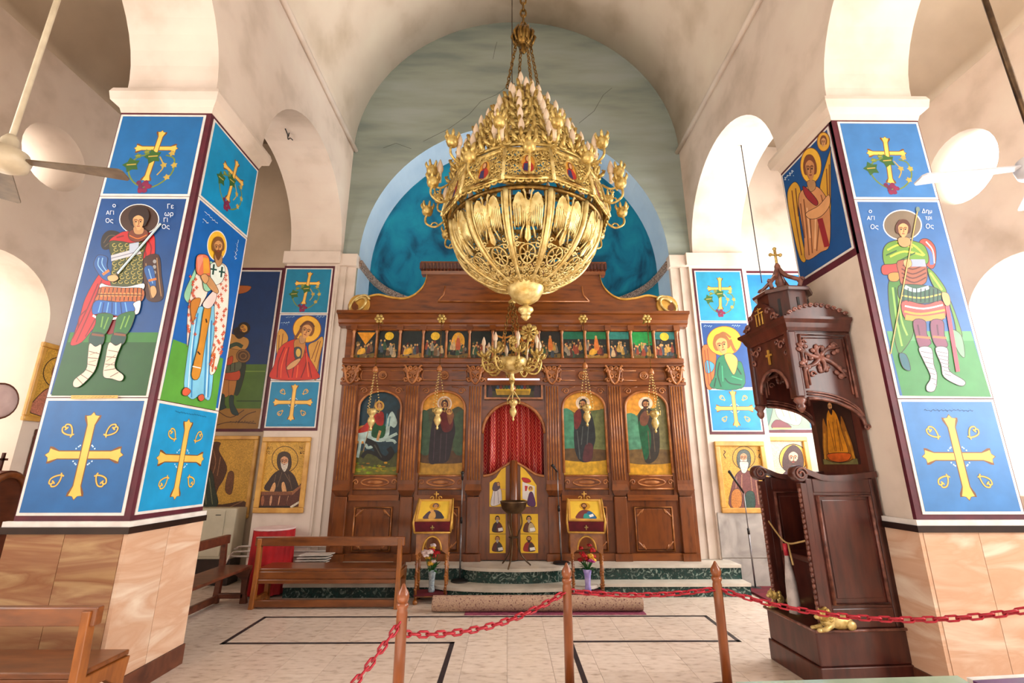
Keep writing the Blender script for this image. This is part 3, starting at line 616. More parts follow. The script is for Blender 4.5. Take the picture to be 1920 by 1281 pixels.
p.obl([(1062, 415), (1095, 398), (1130, 418), (1138, 505), (1120, 520), (1064, 502)], rgb(222, 116, 84)); p.poly([(1098, 415), (1128, 422), (1134, 500), (1100, 505)], rgb(226, 160, 56)); p.poly([(1066, 415), (1096, 402), (1098, 430), (1070, 500)], rgb(232, 150, 128))
p.obl([(1100, 520), (1135, 520), (1180, 590), (1172, 612), (1130, 580)], sh(SKIN, .85)); p.obl([(1085, 520), (1110, 505), (1130, 530), (1110, 560)], SKIN)
p.obl([(1160, 400), (1200, 405), (1200, 450), (1175, 465)], sh(SKIN, .7), 2)
p.face(1181, 362, 25, 40, rgb(130, 84, 40), rgb(110, 66, 32), rgb(206, 150, 90))
p.obl([(985, 1140), (1005, 1125), (1030, 1145), (1010, 1170), (985, 1165)], rgb(206, 92, 60)); p.obl([(1070, 1175), (1095, 1162), (1105, 1185), (1090, 1200), (1075, 1195)], rgb(206, 92, 60))
p.script(1105, 165, 100, 9, rgb(220, 230, 240), 5, .75); p.script(1095, 205, 40, 12, rgb(220, 230, 240), 3, .75); p.script(1290, 320, 110, 9, rgb(220, 230, 240), 5, 1.75)
p.build('figure', 'paint', t)
R_ = xplaneL(ya, yb, ZB + .03, zb - .004, XP); t, l = board('bright cyan panel with gold cross low on nave side of left pillar', *R_, rgb(6, 146, 204), group='painted panels on the pillars')
p = uvp(*R_, l); gold_cross(p, .42, .44, .64, .56); p.script(.22, .84, .44, .012, rgb(10, 50, 80), 12); p.build('figure', 'paint', t)
# front of the right pillar
YF = PRY0 - .004; x0, x1 = XR + .05, PRX1 - .012
z1 = zy(375, YF, 1670); z2 = zy(748, YF, 1770)
R_ = yplane(x0, x1, z1 + .004, ZT - .02, YF); t, l = board('blue panel with gold vine cross at top of right pillar, facing the camera', *R_, MID, group='painted panels on the pillars')
p = uvp(*R_, l); vine_cross(p, .42, .40, .52); p.build('figure', 'paint', t)
R_ = yplane(x0, x1, z2 + .004, z1 - .004, YF); t, l = board('tall painting of green-cloaked warrior saint with spear on right pillar', *R_, rgb(50, 102, 162), group='painted panels on the pillars')
p = Paint((0, YF, 0), (0, -1, 0), map=(1560, 340, 2.0028), l0=l)
p.poly([(203, 564), (518, 564), (594, 810), (262, 806)], rgb(58, 132, 70)); p.poly([(203, 564), (518, 564), (530, 600), (213, 600)], rgb(84, 150, 96))
p.ell(262, 166, 73, 58, WH, 30); p.ell(262, 166, 69, 54, rgb(120, 104, 84), 30)
p.obl([(325, 230), (355, 218), (385, 250), (386, 310), (370, 330), (340, 300)], rgb(170, 66, 50)); p.lines([[(335, 245), (365, 270), (372, 315)]], 14, rgb(70, 110, 170)); p.lines([[(350, 228), (375, 260), (382, 310)]], 5, rgb(230, 200, 190))
p.obl([(212, 375), (250, 360), (262, 480), (300, 520), (300, 580), (262, 640), (244, 640), (222, 540), (210, 450)], rgb(64, 120, 46)); p.lines([[(225, 400), (240, 520), (260, 620)], [(245, 400), (258, 520), (280, 580)]], 7, rgb(140, 190, 84)); p.lines([[(235, 400), (250, 540)]], 6, rgb(30, 80, 40))
p.obl([(430, 430), (450, 470), (485, 575), (470, 590), (455, 520), (440, 470)], rgb(90, 140, 60)); p.obl([(440, 560), (482, 580), (495, 660), (470, 640)], rgb(120, 170, 130), 2)
p.obl([(188, 270), (205, 235), (250, 222), (300, 225), (345, 245), (360, 300), (330, 320), (250, 310), (200, 320)], rgb(96, 140, 40)); p.lines([[(205, 260), (250, 240), (300, 250)], [(215, 285), (270, 265), (340, 280)], [(240, 228), (300, 240), (345, 280)]], 7, rgb(190, 196, 60)); p.lines([[(200, 280), (240, 262)], [(250, 300), (310, 270)]], 5, rgb(40, 80, 40))
p.obl([(186, 318), (230, 312), (290, 298), (296, 318), (240, 345), (190, 352)], rgb(206, 60, 54)); p.obl([(210, 348), (250, 345), (245, 375), (214, 375)], rgb(206, 130, 60))
p.obl([(245, 300), (330, 300), (352, 320), (350, 380), (310, 395), (260, 390), (248, 350)], rgb(150, 84, 60)); p.lines([[(258, 330), (300, 350), (348, 330)], [(258, 345), (300, 366), (350, 345)], [(260, 362), (305, 382), (350, 362)], [(262, 316), (300, 332), (345, 314)]], 5, rgb(90, 40, 30)); p.poly([(275, 295), (345, 295), (350, 322), (280, 322)], rgb(150, 160, 190))
p.obl([(265, 300), (290, 295), (296, 318), (275, 328)], SKIN, 1.5)
p.obl([(355, 330), (380, 345), (420, 400), (425, 425), (405, 430), (372, 385)], rgb(96, 140, 40)); p.lines([[(365, 345), (410, 410)]], 7, rgb(180, 196, 70))
p.obl([(258, 390), (360, 395), (405, 415), (408, 445), (340, 460), (262, 450), (245, 420)], rgb(50, 90, 70)); p.line([(270, 398), (310, 412), (360, 400)], 14, rgb(190, 210, 220)); p.lines([[(256, 430), (330, 440), (406, 425)]], 6, rgb(196, 180, 90))
p.obl([(262, 450), (345, 465), (408, 450), (425, 500), (400, 526), (330, 520), (270, 515)], rgb(206, 74, 70)); p.line([(268, 490), (330, 500), (420, 485)], 8, rgb(230, 150, 60)); p.line([(272, 512), (340, 518), (420, 506)], 20, rgb(206, 140, 60)); p.line([(270, 470), (340, 480), (412, 466)], 6, WH)
for i in range(9): p.line([(266 + i * 16, 402 + i * .5), (266 + i * 16, 455)], 4, rgb(20, 50, 46), False)
p.obl([(302, 525), (345, 525), (352, 575), (368, 610), (330, 628), (312, 590)], rgb(120, 64, 90)); p.obl([(368, 526), (412, 526), (418, 580), (430, 620), (395, 628), (372, 590)], rgb(120, 64, 90)); p.lines([[(312, 585), (366, 590)], [(374, 585), (425, 590)]], 8, rgb(190, 110, 60)); p.lines([[(318, 540), (325, 580)], [(390, 540), (395, 580)]], 6, rgb(80, 36, 60))
p.obl([(322, 628), (368, 628), (378, 690), (390, 730), (382, 785), (355, 790), (350, 770), (366, 735), (342, 680)], rgb(222, 216, 216)); p.obl([(384, 628), (428, 628), (432, 680), (438, 715), (492, 750), (490, 768), (465, 765), (415, 735), (405, 690)], rgb(222, 216, 216))
for i in range(7): p.line([(328 + i * 8, 640 + i * 20), (372 + i * 3, 648 + i * 20)], 3, rgb(120, 110, 120), False); p.line([(388 + i * 5, 640 + i * 14), (430 + i * 2, 648 + i * 14)], 3, rgb(120, 110, 120), False)
p.line([(428, 470), (468, 716)], 15, rgb(196, 70, 90), False); p.obl([(408, 420), (432, 425), (440, 460), (425, 470), (412, 450)], SKIN, 1.5)
p.line([(318, 108), (216, 650)], 6, DK, False); p.line([(318, 108), (216, 650)], 4, rgb(210, 170, 96), False); p.ell(318, 108, 8, 10, rgb(110, 130, 120), 8)
p.obl([(248, 650), (275, 655), (290, 710), (262, 700)], rgb(40, 96, 110), 2)
p.obl([(246, 215), (285, 215), (290, 240), (268, 250), (248, 240)], sh(SKIN, .8), 1.5); p.face(263, 186, 21, 27, rgb(84, 40, 26))
for tx, x, y, z in (('o', 140, 122, 26), ('\u0391\u0393\u0399', 142, 148, 20), ('\u039f\u03c2', 155, 182, 24), ('\u0394\u03b7\u03bc', 352, 122, 22), ('\u03c4\u03c1\u03b9', 358, 146, 20), ('\u039f\u03c2', 362, 180, 24)): p.text(tx, x, y, z, rgb(226, 232, 240))
p.build('figure', 'paint', t)
R_ = yplane(x0, x1, ZB + .03, z2 - .004, YF); t, l = board('blue panel with large gold cross low on right pillar, facing the camera', *R_, rgb(58, 122, 186), group='painted panels on the pillars')
p = uvp(*R_, l); gold_cross(p, .4, .45, .62, .54); p.script(.2, .83, .42, .014, rgb(20, 40, 80), 12); p.build('figure', 'paint', t)
# archangel on the nave side of the right pillar
XP = XR - .004; ya, yb = PRY0 + .045, PRY1 - .012
R_ = xplaneR(ya, yb, 3.69, ZT - .03, XP); t, l = board('painting of archangel in ochre robe with golden wings on nave side of right pillar', *R_, rgb(16, 74, 140), group='painted panels on the pillars')
p = Paint((XP, 0, 0), (-1, 0, 0), map=(1200, 0, 2.4639), l0=l)
p.obl([(690, 870), (720, 840), (745, 880), (735, 960), (748, 1080), (770, 1200), (740, 1190), (700, 1020), (684, 920)], rgb(214, 160, 44)); p.lines([[(705, 880), (720, 1000), (750, 1180)], [(722, 870), (735, 1000)]], 5, BR)
p.obl([(835, 860), (880, 700), (884, 720), (884, 1050), (870, 1000), (850, 920)], rgb(214, 160, 44)); p.lines([[(865, 780), (870, 900)], [(878, 760), (880, 940)]], 5, BR)
p.ell(793, 765, 50, 84, rgb(120, 70, 30), 28); p.ell(793, 765, 47, 80, rgb(240, 186, 56), 28)
p.obl([(735, 920), (770, 865), (815, 860), (850, 890), (880, 960), (880, 1130), (840, 1165), (770, 1200), (760, 1090)], rgb(206, 142, 92)); p.lines([[(760, 920), (775, 1060), (785, 1180)], [(790, 1010), (800, 1170)], [(840, 900), (855, 960)], [(830, 1040), (820, 1160)], [(745, 940), (765, 1100)]], 6, rgb(140, 84, 50)); p.lines([[(775, 960), (790, 1100)], [(815, 1000), (812, 1150)]], 6, rgb(236, 186, 140))
p.obl([(770, 985), (830, 950), (875, 900), (880, 950), (840, 1000), (790, 1012)], rgb(222, 162, 108))
p.obl([(755, 860), (785, 880), (825, 930), (815, 950), (770, 910)], rgb(150, 34, 40)); p.line([(835, 1010), (868, 1140)], 26, rgb(150, 34, 40), False)
p.obl([(775, 840), (810, 835), (815, 870), (790, 885)], sh(SKIN, .7), 2); p.face(790, 785, 23, 48, rgb(130, 70, 36), None, rgb(206, 142, 88), -.08)
p.ell(852, 655, 31, 46, rgb(120, 70, 30), 24); p.ell(852, 655, 28, 42, rgb(226, 170, 60), 24); p.face(852, 658, 12, 22, BR)
p.script(670, 830, 60, 14, rgb(200, 220, 236), 4, -.7)
p.build('figure', 'paint', t)
# ---------------------------------------------------------------- panels on the end piers and aisle ends
YP = 7.468
def far_panels(x0, x1, side, ys, xs):
    za, zb, zc, zd = [zy(y, YP, xs) for y in ys]
    MB().box(x0 - .03, x1 + .03, YP - .004, YP, zd - .04, za + .04).build('painted_border', 'maroon', pl_ if side == 'left' else pr_)
    q = YP - .004; out = []
    for nm, z0, z1, g in (('vine', zb, za, rgb(14, 124, 160)), ('angel', zc, zb, rgb(18, 72, 140)), ('cross', zd, zc, rgb(14, 128, 172))):
        if side == 'right' and nm != 'angel': g = rgb(36, 150, 190) if nm == 'vine' else rgb(20, 140, 200)
        lab = {'vine': 'small blue panel with gold vine cross at top of far %s pier' % side,
               'angel': 'painting of red-robed haloed angel on far left pier' if side == 'left' else 'painting of green-robed haloed angel on far right pier',
               'cross': 'small blue panel with gold cross low on far %s pier' % side}[nm]
        R_ = yplane(x0, x1, z0 + .004, z1 - .004, q); t, l = board(lab, *R_, g, .02, group='painted panels on the end piers')
        if nm == 'angel': out.append((t, l))
        else:
            p = uvp(*R_, l); w = x1 - x0
            if nm == 'vine': vine_cross(p, w / 2, (z1 - z0) * .5, .58)
            else: gold_cross(p, w / 2, (z1 - z0) * .53, .54, .58, .05); p.script(w * .25, .05, w * .5, .012, rgb(10, 40, 70), 10)
            p.build('figure', 'paint', t)
    return out[0]
t, l = far_panels(-3.86, XL - .1, 'left', (503, 589, 714, 803), 570)
p = Paint((0, YP - .004, 0), (0, -1, 0), map=(340, 460, 3.5588), l0=l)
p.obl([(640, 610), (660, 560), (690, 570), (715, 620), (690, 680), (640, 740)], rgb(206, 150, 60)); p.lines([[(655, 600), (650, 700)], [(680, 590), (670, 680)]], 5, BR)
p.obl([(850, 670), (900, 640), (940, 610), (948, 650), (925, 760), (905, 890), (880, 880), (860, 760)], rgb(206, 150, 60)); p.lines([[(930, 640), (890, 780)], [(915, 640), (870, 760)], [(940, 680), (900, 860)]], 5, BR)
p.ell(840, 560, 96, 92, rgb(130, 70, 30), 30); p.ell(840, 560, 91, 87, rgb(236, 178, 52), 30)
p.obl([(605, 892), (620, 800), (650, 700), (700, 650), (780, 625), (830, 660), (850, 740), (900, 830), (905, 893)], rgb(196, 44, 26)); p.lines([[(690, 680), (650, 780), (640, 885)], [(720, 680), (700, 800), (720, 885)], [(820, 680), (835, 780), (800, 885)], [(850, 780), (870, 885)], [(760, 760), (740, 885)]], 7, rgb(120, 20, 18)); p.lines([[(705, 690), (672, 800), (665, 885)], [(835, 720), (850, 880)], [(780, 800), (770, 885)]], 6, rgb(232, 96, 50))
p.obl([(755, 640), (800, 625), (830, 650), (815, 740), (785, 760), (760, 720)], rgb(190, 128, 60)); p.obl([(755, 690), (785, 680), (805, 700), (795, 760), (760, 755)], rgb(60, 66, 70)); p.ell(782, 718, 16, 28, rgb(206, 170, 80), 16)
p.obl([(705, 815), (740, 780), (790, 755), (795, 770), (760, 810), (715, 832)], SKIN); p.obl([(790, 610), (830, 610), (825, 650), (795, 655)], sh(SKIN, .75), 2)
p.face(836, 575, 36, 48, rgb(124, 74, 34), None, rgb(216, 156, 92), .35); p.line([(795, 545), (850, 510), (890, 545)], 10, rgb(90, 50, 26)); p.line([(800, 560), (770, 610), (755, 620)], 16, rgb(124, 74, 34))
p.script(665, 520, 60, 12, rgb(170, 200, 224), 4); p.script(700, 480, 60, 8, rgb(170, 200, 224), 3); p.script(900, 480, 60, 10, rgb(170, 200, 224), 3)
p.build('figure', 'paint', t)
t, l = far_panels(xy(1301, 508, YP), xy(1388, 508, YP), 'right', (508, 604, 729, 810), 1370)
p = Paint((0, YP - .004, 0), (0, -1, 0), map=(1260, 460, 3.05), l0=l)
p.obl([(170, 590), (205, 570), (250, 620), (245, 700), (230, 815), (196, 812), (180, 700)], rgb(206, 104, 40)); p.obl([(190, 660), (240, 680), (230, 720), (195, 730)], rgb(70, 150, 180)); p.lines([[(185, 600), (210, 800)], [(200, 590), (225, 780)]], 5, rgb(130, 60, 24))
p.ell(297, 548, 100, 86, rgb(130, 70, 30), 30); p.ell(297, 548, 96, 82, rgb(244, 184, 44), 30)
p.obl([(222, 815), (245, 740), (255, 660), (300, 625), (360, 660), (400, 680), (405, 815)], rgb(12, 110, 74)); p.lines([[(270, 670), (260, 740), (280, 810)], [(300, 760), (330, 790), (395, 800)], [(250, 760), (240, 810)], [(370, 700), (395, 740)]], 7, rgb(4, 58, 40)); p.lines([[(285, 690), (290, 780)], [(340, 750), (400, 770)]], 6, rgb(50, 160, 110))
p.obl([(298, 630), (340, 620), (375, 660), (355, 740), (325, 700)], rgb(226, 166, 84))
p.face(285, 575, 36, 48, rgb(150, 92, 40), None, rgb(222, 160, 92), -.25); p.line([(250, 535), (290, 500), (335, 530)], 12, rgb(150, 92, 40)); p.line([(330, 540), (350, 590), (365, 610)], 18, rgb(150, 92, 40))
p.script(180, 462, 50, 9, rgb(170, 200, 224), 4); p.script(340, 462, 50, 9, rgb(170, 200, 224), 4)
p.build('figure', 'paint', t)
# soldier panel on the left aisle end wall
YQ = 7.915; xr = -4.16; xl = -5.6
z1 = zy(507, YQ, 480); z0 = zy(804, YQ, 450)
struct(MB().box(xl - .05, xr + .05, YQ - .003, YQ + .01, z0 - .05, z1 + .05).build('trim_8', 'maroon'))
R_ = yplane(xl, xr, z0, z1, YQ - .004); t, l = board('dark blue painting of a soldier looking up, half hidden behind left pillar', *R_, rgb(10, 52, 104), .03)
p = Paint((0, YQ - .004, 0), (0, -1, 0), map=(340, 460, 3.5588), l0=l)
p.poly([(20, 795), (572, 795), (512, 1225), (-40, 1225)], rgb(74, 108, 36)); p.line([(420, 842), (560, 842)], 6, rgb(120, 150, 60)); p.line([(370, 1040), (540, 1040)], 7, rgb(40, 66, 30)); p.poly([(-30, 1090), (535, 1090), (512, 1225), (-40, 1225)], rgb(150, 108, 44)); p.lines([[(250, 1110), (330, 1150), (420, 1100)], [(380, 1180), (440, 1130), (500, 1110)], [(240, 1200), (330, 1180), (500, 1190)]], 6, rgb(84, 52, 24))
p.script(320, 1180, 170, 12, DK, 9)
p.obl([(380, 760), (430, 780), (420, 880), (380, 1000), (350, 960)], rgb(40, 54, 40)); 
p.obl([(270, 880), (330, 880), (320, 1000), (262, 1005)], rgb(176, 116, 54)); p.obl([(325, 880), (372, 880), (350, 1005), (320, 1000)], rgb(176, 116, 54)); p.obl([(258, 1000), (290, 1000), (290, 1060), (300, 1085), (240, 1100)], rgb(30, 56, 54)); p.obl([(325, 1005), (352, 1008), (352, 1060), (385, 1130), (340, 1125), (322, 1060)], rgb(30, 56, 54))
p.obl([(275, 840), (385, 830), (382, 900), (270, 890)], rgb(190, 74, 40)); p.obl([(285, 790), (395, 770), (390, 835), (282, 850)], rgb(90, 96, 72)); p.lines([[(300, 790), (298, 845)], [(330, 785), (328, 842)], [(360, 780), (358, 838)]], 5, DK)
p.obl([(300, 690), (380, 680), (395, 770), (290, 790), (300, 740)], rgb(176, 124, 60)); p.obl([(318, 590), (360, 600), (440, 620), (452, 660), (420, 700), (330, 690), (300, 690)], rgb(190, 140, 70)); p.line([(320, 680), (370, 660), (410, 680)], 26, rgb(50, 70, 54)); p.obl([(310, 760), (345, 740), (340, 790), (305, 800)], rgb(196, 74, 40))
p.ell(415, 740, 48, 46, rgb(90, 62, 36), 20); p.ring(415, 740, 40, 38, 5, rgb(150, 110, 60)); p.ring(415, 740, 20, 18, 5, rgb(150, 110, 60))
p.obl([(350, 570), (385, 545), (430, 555), (425, 600), (390, 625), (365, 610)], rgb(44, 36, 30)); p.face(412, 560, 30, 34, rgb(36, 28, 24), rgb(36, 28, 24), rgb(206, 150, 60), 1.0)
p.build('figure', 'paint', t)
p2 = Paint((0, YQ - .004, 0), (0, -1, 0), map=(340, 460, 3.5588), l0=l); p2.obl([(350, 275), (465, 275), (435, 315), (350, 325)], rgb(170, 92, 40)); p2.build('painted_lamp', 'paint', t)
# right aisle end panel behind the throne
xl, xr = 4.21, 5.7; z1 = zy(513, YQ, 1450); z0 = zy(806, YQ, 1470)
struct(MB().box(xl - .05, xr + .05, YQ - .003, YQ + .01, z0 - .05, z1 + .05).build('trim_9', 'maroon'))
R_ = yplane(xl, xr, z0, z1, YQ - .004); t, l = board('painting with blue sky and white draped figure behind the carved throne', *R_, rgb(24, 120, 190), .03)
p = Paint((0, YQ - .004, 0), (0, -1, 0), map=(1260, 460, 3.05), l0=l)
p.poly([(515, 860), (770, 860), (790, 1050), (545, 1058)], rgb(120, 140, 120)); p.obl([(520, 870), (580, 860), (570, 960), (540, 1040)], rgb(70, 110, 100)); p.obl([(590, 880), (690, 900), (740, 960), (720, 1030), (620, 1000), (590, 950)], rgb(226, 208, 176)); p.lines([[(610, 900), (640, 980)], [(650, 910), (680, 1000)], [(690, 930), (710, 1010)]], 5, rgb(150, 120, 90))
p.obl([(570, 1045), (590, 1000), (640, 1010), (680, 1045)], rgb(96, 24, 36)); p.line([(575, 1048), (680, 1048)], 8, rgb(206, 170, 80)); p.build('figure', 'paint', t)
p = Paint((0, YQ - .004, 0), (0, -1, 0), map=(1260, 460, 3.05), l0=l); p.script(700, 190, 40, 8, WH, 3); p.build('lettering', 'paint', t)
# ---------------------------------------------------------------- framed mosaics and icons
def framed(label, o, U, Vv, N, ground, fw=.075, m='mosaic', fm='wood_frame', cat='icon', name='framed_mosaic', group=None, dep=.05):
    o = Vector(o); U = Vector(U); Vv = Vector(Vv); N = Vector(N); t = thing(name, label, cat, o, 0, group); u = U.normalized(); v = Vv.normalized()
    for a, b, c, d in ((o, U, v, fw), (o + Vv - v * fw, U, v, fw), (o + v * fw, Vv - v * 2 * fw, u, fw), (o + U - u * fw + v * fw, Vv - v * 2 * fw, u, fw)):
        bevel(MB().prism([a, a + b, a + b + c * d, a + c * d], N * dep).build('frame_rail', fm, t), .012, 2)
    g = MB(); q = [o + u * fw * .8 + v * fw * .8, o + U - u * fw * .8 + v * fw * .8, o + U - u * fw * .8 + Vv - v * fw * .8, o + u * fw * .8 + Vv - v * fw * .8]
    g.add([x + N * .002 for x in q] + [x + N * .012 for x in q], [(3, 2, 1, 0), (4, 5, 6, 7)] + [(i, (i + 1) % 4, 4 + (i + 1) % 4, 4 + i) for i in range(4)], False, ground); g.build('ground', m, t)
    return t, .0125
MG = rgb(206, 158, 60)
# monk saint beneath the red angel
a = AY(473, 962, YP); b = AY(585, 820, YP); x0 = a.x + .02; x1 = XL - .14
R_ = yplane(x0, x1, a.z, b.z, YP); t, l = framed('gold mosaic of hooded monk saint standing in brown box beneath the red angel', *R_, MG)
p = Paint((0, YP, 0), (0, -1, 0), map=(340, 780, 3.3708), l0=l)
p.ring(657, 275, 82, 82, 4, DK); 
p.obl([(535, 470), (560, 400), (600, 355), (650, 340), (700, 360), (730, 410), (728, 470)], rgb(56, 38, 30)); p.lines([[(600, 370), (580, 460)], [(640, 350), (610, 450)], [(680, 370), (700, 460)], [(655, 360), (690, 420)]], 4, rgb(110, 84, 60))
p.obl([(608, 300), (615, 245), (652, 226), (690, 245), (698, 310), (680, 350), (655, 358), (625, 345)], rgb(66, 48, 36)); p.face(654, 290, 27, 36, rgb(66, 48, 36), rgb(206, 196, 180), rgb(206, 150, 110))
p.obl([(560, 480), (580, 430), (595, 420), (600, 450), (585, 485)], SKIN, 3); p.obl([(640, 480), (635, 430), (650, 415), (662, 440), (668, 485)], SKIN, 3)
p.obl([(485, 570), (490, 490), (700, 480), (765, 425), (755, 545), (720, 575)], rgb(88, 44, 30)); p.poly([(485, 478), (705, 478), (705, 500), (485, 500)], rgb(126, 76, 48)); p.poly([(700, 480), (765, 430), (765, 445), (705, 500)], rgb(150, 96, 60))
for i in range(4): p.obl([(510 + i * 55, 510), (525 + i * 52, 505), (528 + i * 48, 540), (515 + i * 50, 570), (505 + i * 54, 550)], rgb(206, 150, 112) if i else rgb(150, 90, 60), 2)
p.poly([(485, 568), (690, 568), (690, 582), (485, 582)], rgb(40, 26, 22)); p.poly([(690, 572), (750, 535), (752, 548), (695, 585)], rgb(206, 196, 176))
for tx, x, y in (('\u0391\u0393\u0399', 562, 212), ('\u039f\u03a3', 548, 240), ('\u039d\u0399', 760, 212), ('\u039a\u039f', 768, 240)): p.text(tx, x, y, 24, DK)
p.build('figure', 'mosaic', t)
# dark rocky mosaic behind the left pillar
a = AY(395, 972, YQ); b = AY(490, 820, YQ); R_ = yplane(-5.5, b.x - .02, a.z, b.z + .02, YQ); t, l = framed('gold mosaic with brown rocks and dark robed figure, partly behind left pillar', *R_, MG, .06)
p = Paint((0, YQ, 0), (0, -1, 0), map=(340, 780, 3.3708), l0=l)
p.obl([(60, 600), (150, 300), (190, 180), (250, 170), (240, 220), (290, 320), (270, 400), (230, 470), (230, 560), (400, 540), (400, 610), (60, 615)], rgb(84, 50, 30)); p.obl([(280, 470), (300, 360), (335, 365), (320, 490)], rgb(112, 70, 40)); p.lines([[(200, 200), (220, 300), (180, 420)], [(250, 260), (230, 380)], [(300, 580), (390, 540)]], 6, rgb(140, 96, 60))
p.obl([(100, 590), (120, 420), (160, 330), (200, 360), (215, 450), (230, 570)], rgb(46, 56, 44)); p.lines([[(150, 400), (160, 560)], [(180, 390), (200, 560)], [(130, 460), (140, 570)]], 5, rgb(120, 120, 84)); p.obl([(90, 590), (200, 580), (300, 590), (300, 615), (90, 615)], rgb(190, 166, 120), 3)
p.build('figure', 'mosaic', t)
# right pier mosaics
a = AY(1352, 962, YP); b = AY(1440, 828, YP); R_ = yplane(xy(1352, 962, YP), xy(1448, 962, YP), a.z, b.z, YP - .002); t, l = framed('gold mosaic of grey-bearded monk saint beside the throne', *R_, MG)
p = Paint((0, YP - .002, 0), (0, -1, 0), map=(1300, 800, 2.664), l0=l)
p.ring(250, 155, 56, 56, 3, DK); p.obl([(185, 405), (190, 300), (215, 235), (255, 215), (300, 240), (330, 290), (335, 405)], rgb(112, 60, 56)); p.lines([[(215, 250), (205, 390)], [(240, 240), (240, 390)], [(285, 250), (300, 390)], [(310, 270), (325, 390)]], 4, rgb(170, 120, 90)); p.obl([(262, 330), (300, 330), (305, 405), (255, 405)], rgb(40, 70, 60)); p.obl([(190, 330), (220, 310), (240, 340), (235, 400), (190, 400)], rgb(190, 120, 50))
p.obl([(215, 175), (222, 130), (250, 115), (278, 130), (284, 180), (265, 215), (232, 212)], rgb(84, 92, 88)); p.face(249, 158, 19, 26, rgb(84, 92, 88), rgb(214, 206, 190), rgb(206, 150, 110)); p.obl([(228, 180), (250, 175), (274, 182), (262, 228), (240, 228)], rgb(214, 206, 190), 2)
p.lines([[(150, 120), (158, 128), (150, 140), (160, 160)], [(320, 120), (335, 125), (325, 150), (338, 160)]], 4, DK); p.build('figure', 'mosaic', t)
R_ = yplane(4.2, 5.02, a.z, b.z + .1, YQ); t, l = framed('mosaic of dark-haired bearded face with gold halo behind the throne arm', *R_, rgb(206, 190, 160), .075)
p = Paint((0, YQ, 0), (0, -1, 0), map=(1300, 800, 2.664), l0=l)
p.ell(497, 160, 72, 74, DK, 28); p.ell(497, 160, 68, 70, rgb(222, 164, 60), 28); p.obl([(430, 330), (440, 250), (480, 210), (530, 215), (560, 260), (575, 330)], rgb(70, 40, 50)); p.obl([(448, 210), (450, 140), (495, 92), (540, 130), (545, 210), (500, 225)], rgb(70, 44, 40)); p.face(497, 160, 26, 36, rgb(70, 44, 40), rgb(76, 48, 40), rgb(222, 176, 150))
p.build('figure', 'mosaic', t)
# mosaics on the left aisle outer wall, seen edge-on beside the pillar
XQ = -5.995
R_ = xplaneL(5.78, 6.7, 2.25, 3.25, XQ); t, l = framed('gold mosaic under left arched window, cut off by left pillar', *R_, MG, .06)
p = uvp(*R_, l); p.ring(.32, .66, .2, .2, .012, DK); p.obl([(.1, .1), (.16, .35), (.3, .45), (.5, .4), (.7, .1)], rgb(190, 120, 96), .01); p.face(.34, .64, .08, .12, BR, BR); p.build('figure', 'mosaic', t)
R_ = xplaneL(6.0, 6.8, 1.32, 2.16, XQ); t, l = framed('dark brown framed icon below the gold mosaic left of pillar', *R_, rgb(96, 56, 30), .07, fm='wood_old')
p = uvp(*R_, l); p.ring(.3, .5, .13, .13, .02, rgb(190, 140, 70)); p.face(.3, .5, .07, .1, DK, DK, sh(SKIN, .6)); p.obl([(.1, .08), (.2, .35), (.4, .35), (.55, .08)], rgb(70, 30, 26), .01); p.build('figure', 'oil', t)
# ---------------------------------------------------------------- iconostasis
YI = 7.40            # front of the screen panels
IC = XA              # its axis
def IX(px, py): return AY(px, py, YI).x
def IZ(py, px=960): return AY(px, py, YI).z
zf = .362
Z = {k: IZ(v) for k, v in dict(corn=590, cornb=614, rowt=622, rowb=674, ledge=684, frt=690, frb=719, sht=722, shb=908, pcap=930, icb=887, smb=917, smt=892, rail=936).items()}
ico = thing('iconostasis', 'tall carved brown wooden icon screen with scrolled pediment across the apse', 'icon screen', (IC, YI, zf))
XS = [IX(652, 800), IX(770, 800), IX(890, 800), IX(1036, 800), IX(1154.5, 800), IX(1272, 800)]
PW = .23
xl, xr = XS[0] - .16, XS[5] + .16
zd = IZ(757); dx0, dx1 = XS[2] + PW / 2, XS[3] - PW / 2; dc = (dx0 + dx1) / 2; dr = (dx1 - dx0) / 2 - .03; zspr = zd - dr
# back boards per bay (not across the door)
for i in (0, 1, 3, 4):
    MB().box(XS[i], XS[i + 1], YI + .03, YI + .09, zf, Z['corn']).build('back_board', 'wood_ico', ico)
for x0, x1 in ((xl, XS[0]), (XS[5], xr)): MB().box(x0, x1, YI + .012, YI + .085, zf, Z['corn']).build('end_stile', 'wood_ico', ico)
MB().box(dx0 - .05, dx1 + .05, YI + .03, YI + .09, zd + .02, Z['corn']).build('back_board', 'wood_ico', ico)
# door arch with spandrels
def arch_board(x0, x1, zs, r, zt, y0, y1, n=20):
    c = (x0 + x1) / 2; m = MB(); k = n
    for i in range(k):
        a0, a1 = PI - PI * i / k, PI - PI * (i + 1) / k
        p = [V(c + r * math.cos(a), y0, zs + r * math.sin(a)) for a in (a0, a1)]
        f = lambda a: V(x0 + (x1 - x0) * (1 - a / PI), y0, zt)
        m.prism([p[0], p[1], f(a1), f(a0)], (0, y1 - y0, 0))
    if r < (x1 - x0) / 2 - .001:
        m.prism([V(x0, y0, zs), V(c - r, y0, zs), V(x0, y0, zt)], (0, y1 - y0, 0)); m.prism([V(c + r, y0, zs), V(x1, y0, zs), V(x1, y0, zt)], (0, y1 - y0, 0))
    return m
def arch_tube(c, r, zs, y, rad=.018, drop=0., n=20):
    pts = [V(c + r * math.cos(PI - PI * i / n), y, zs + r * math.sin(PI - PI * i / n)) for i in range(n + 1)]
    if drop: pts = [V(c - r, y, zs - drop)] + pts + [V(c + r, y, zs - drop)]
    return MB().tube(pts, rad, 8)
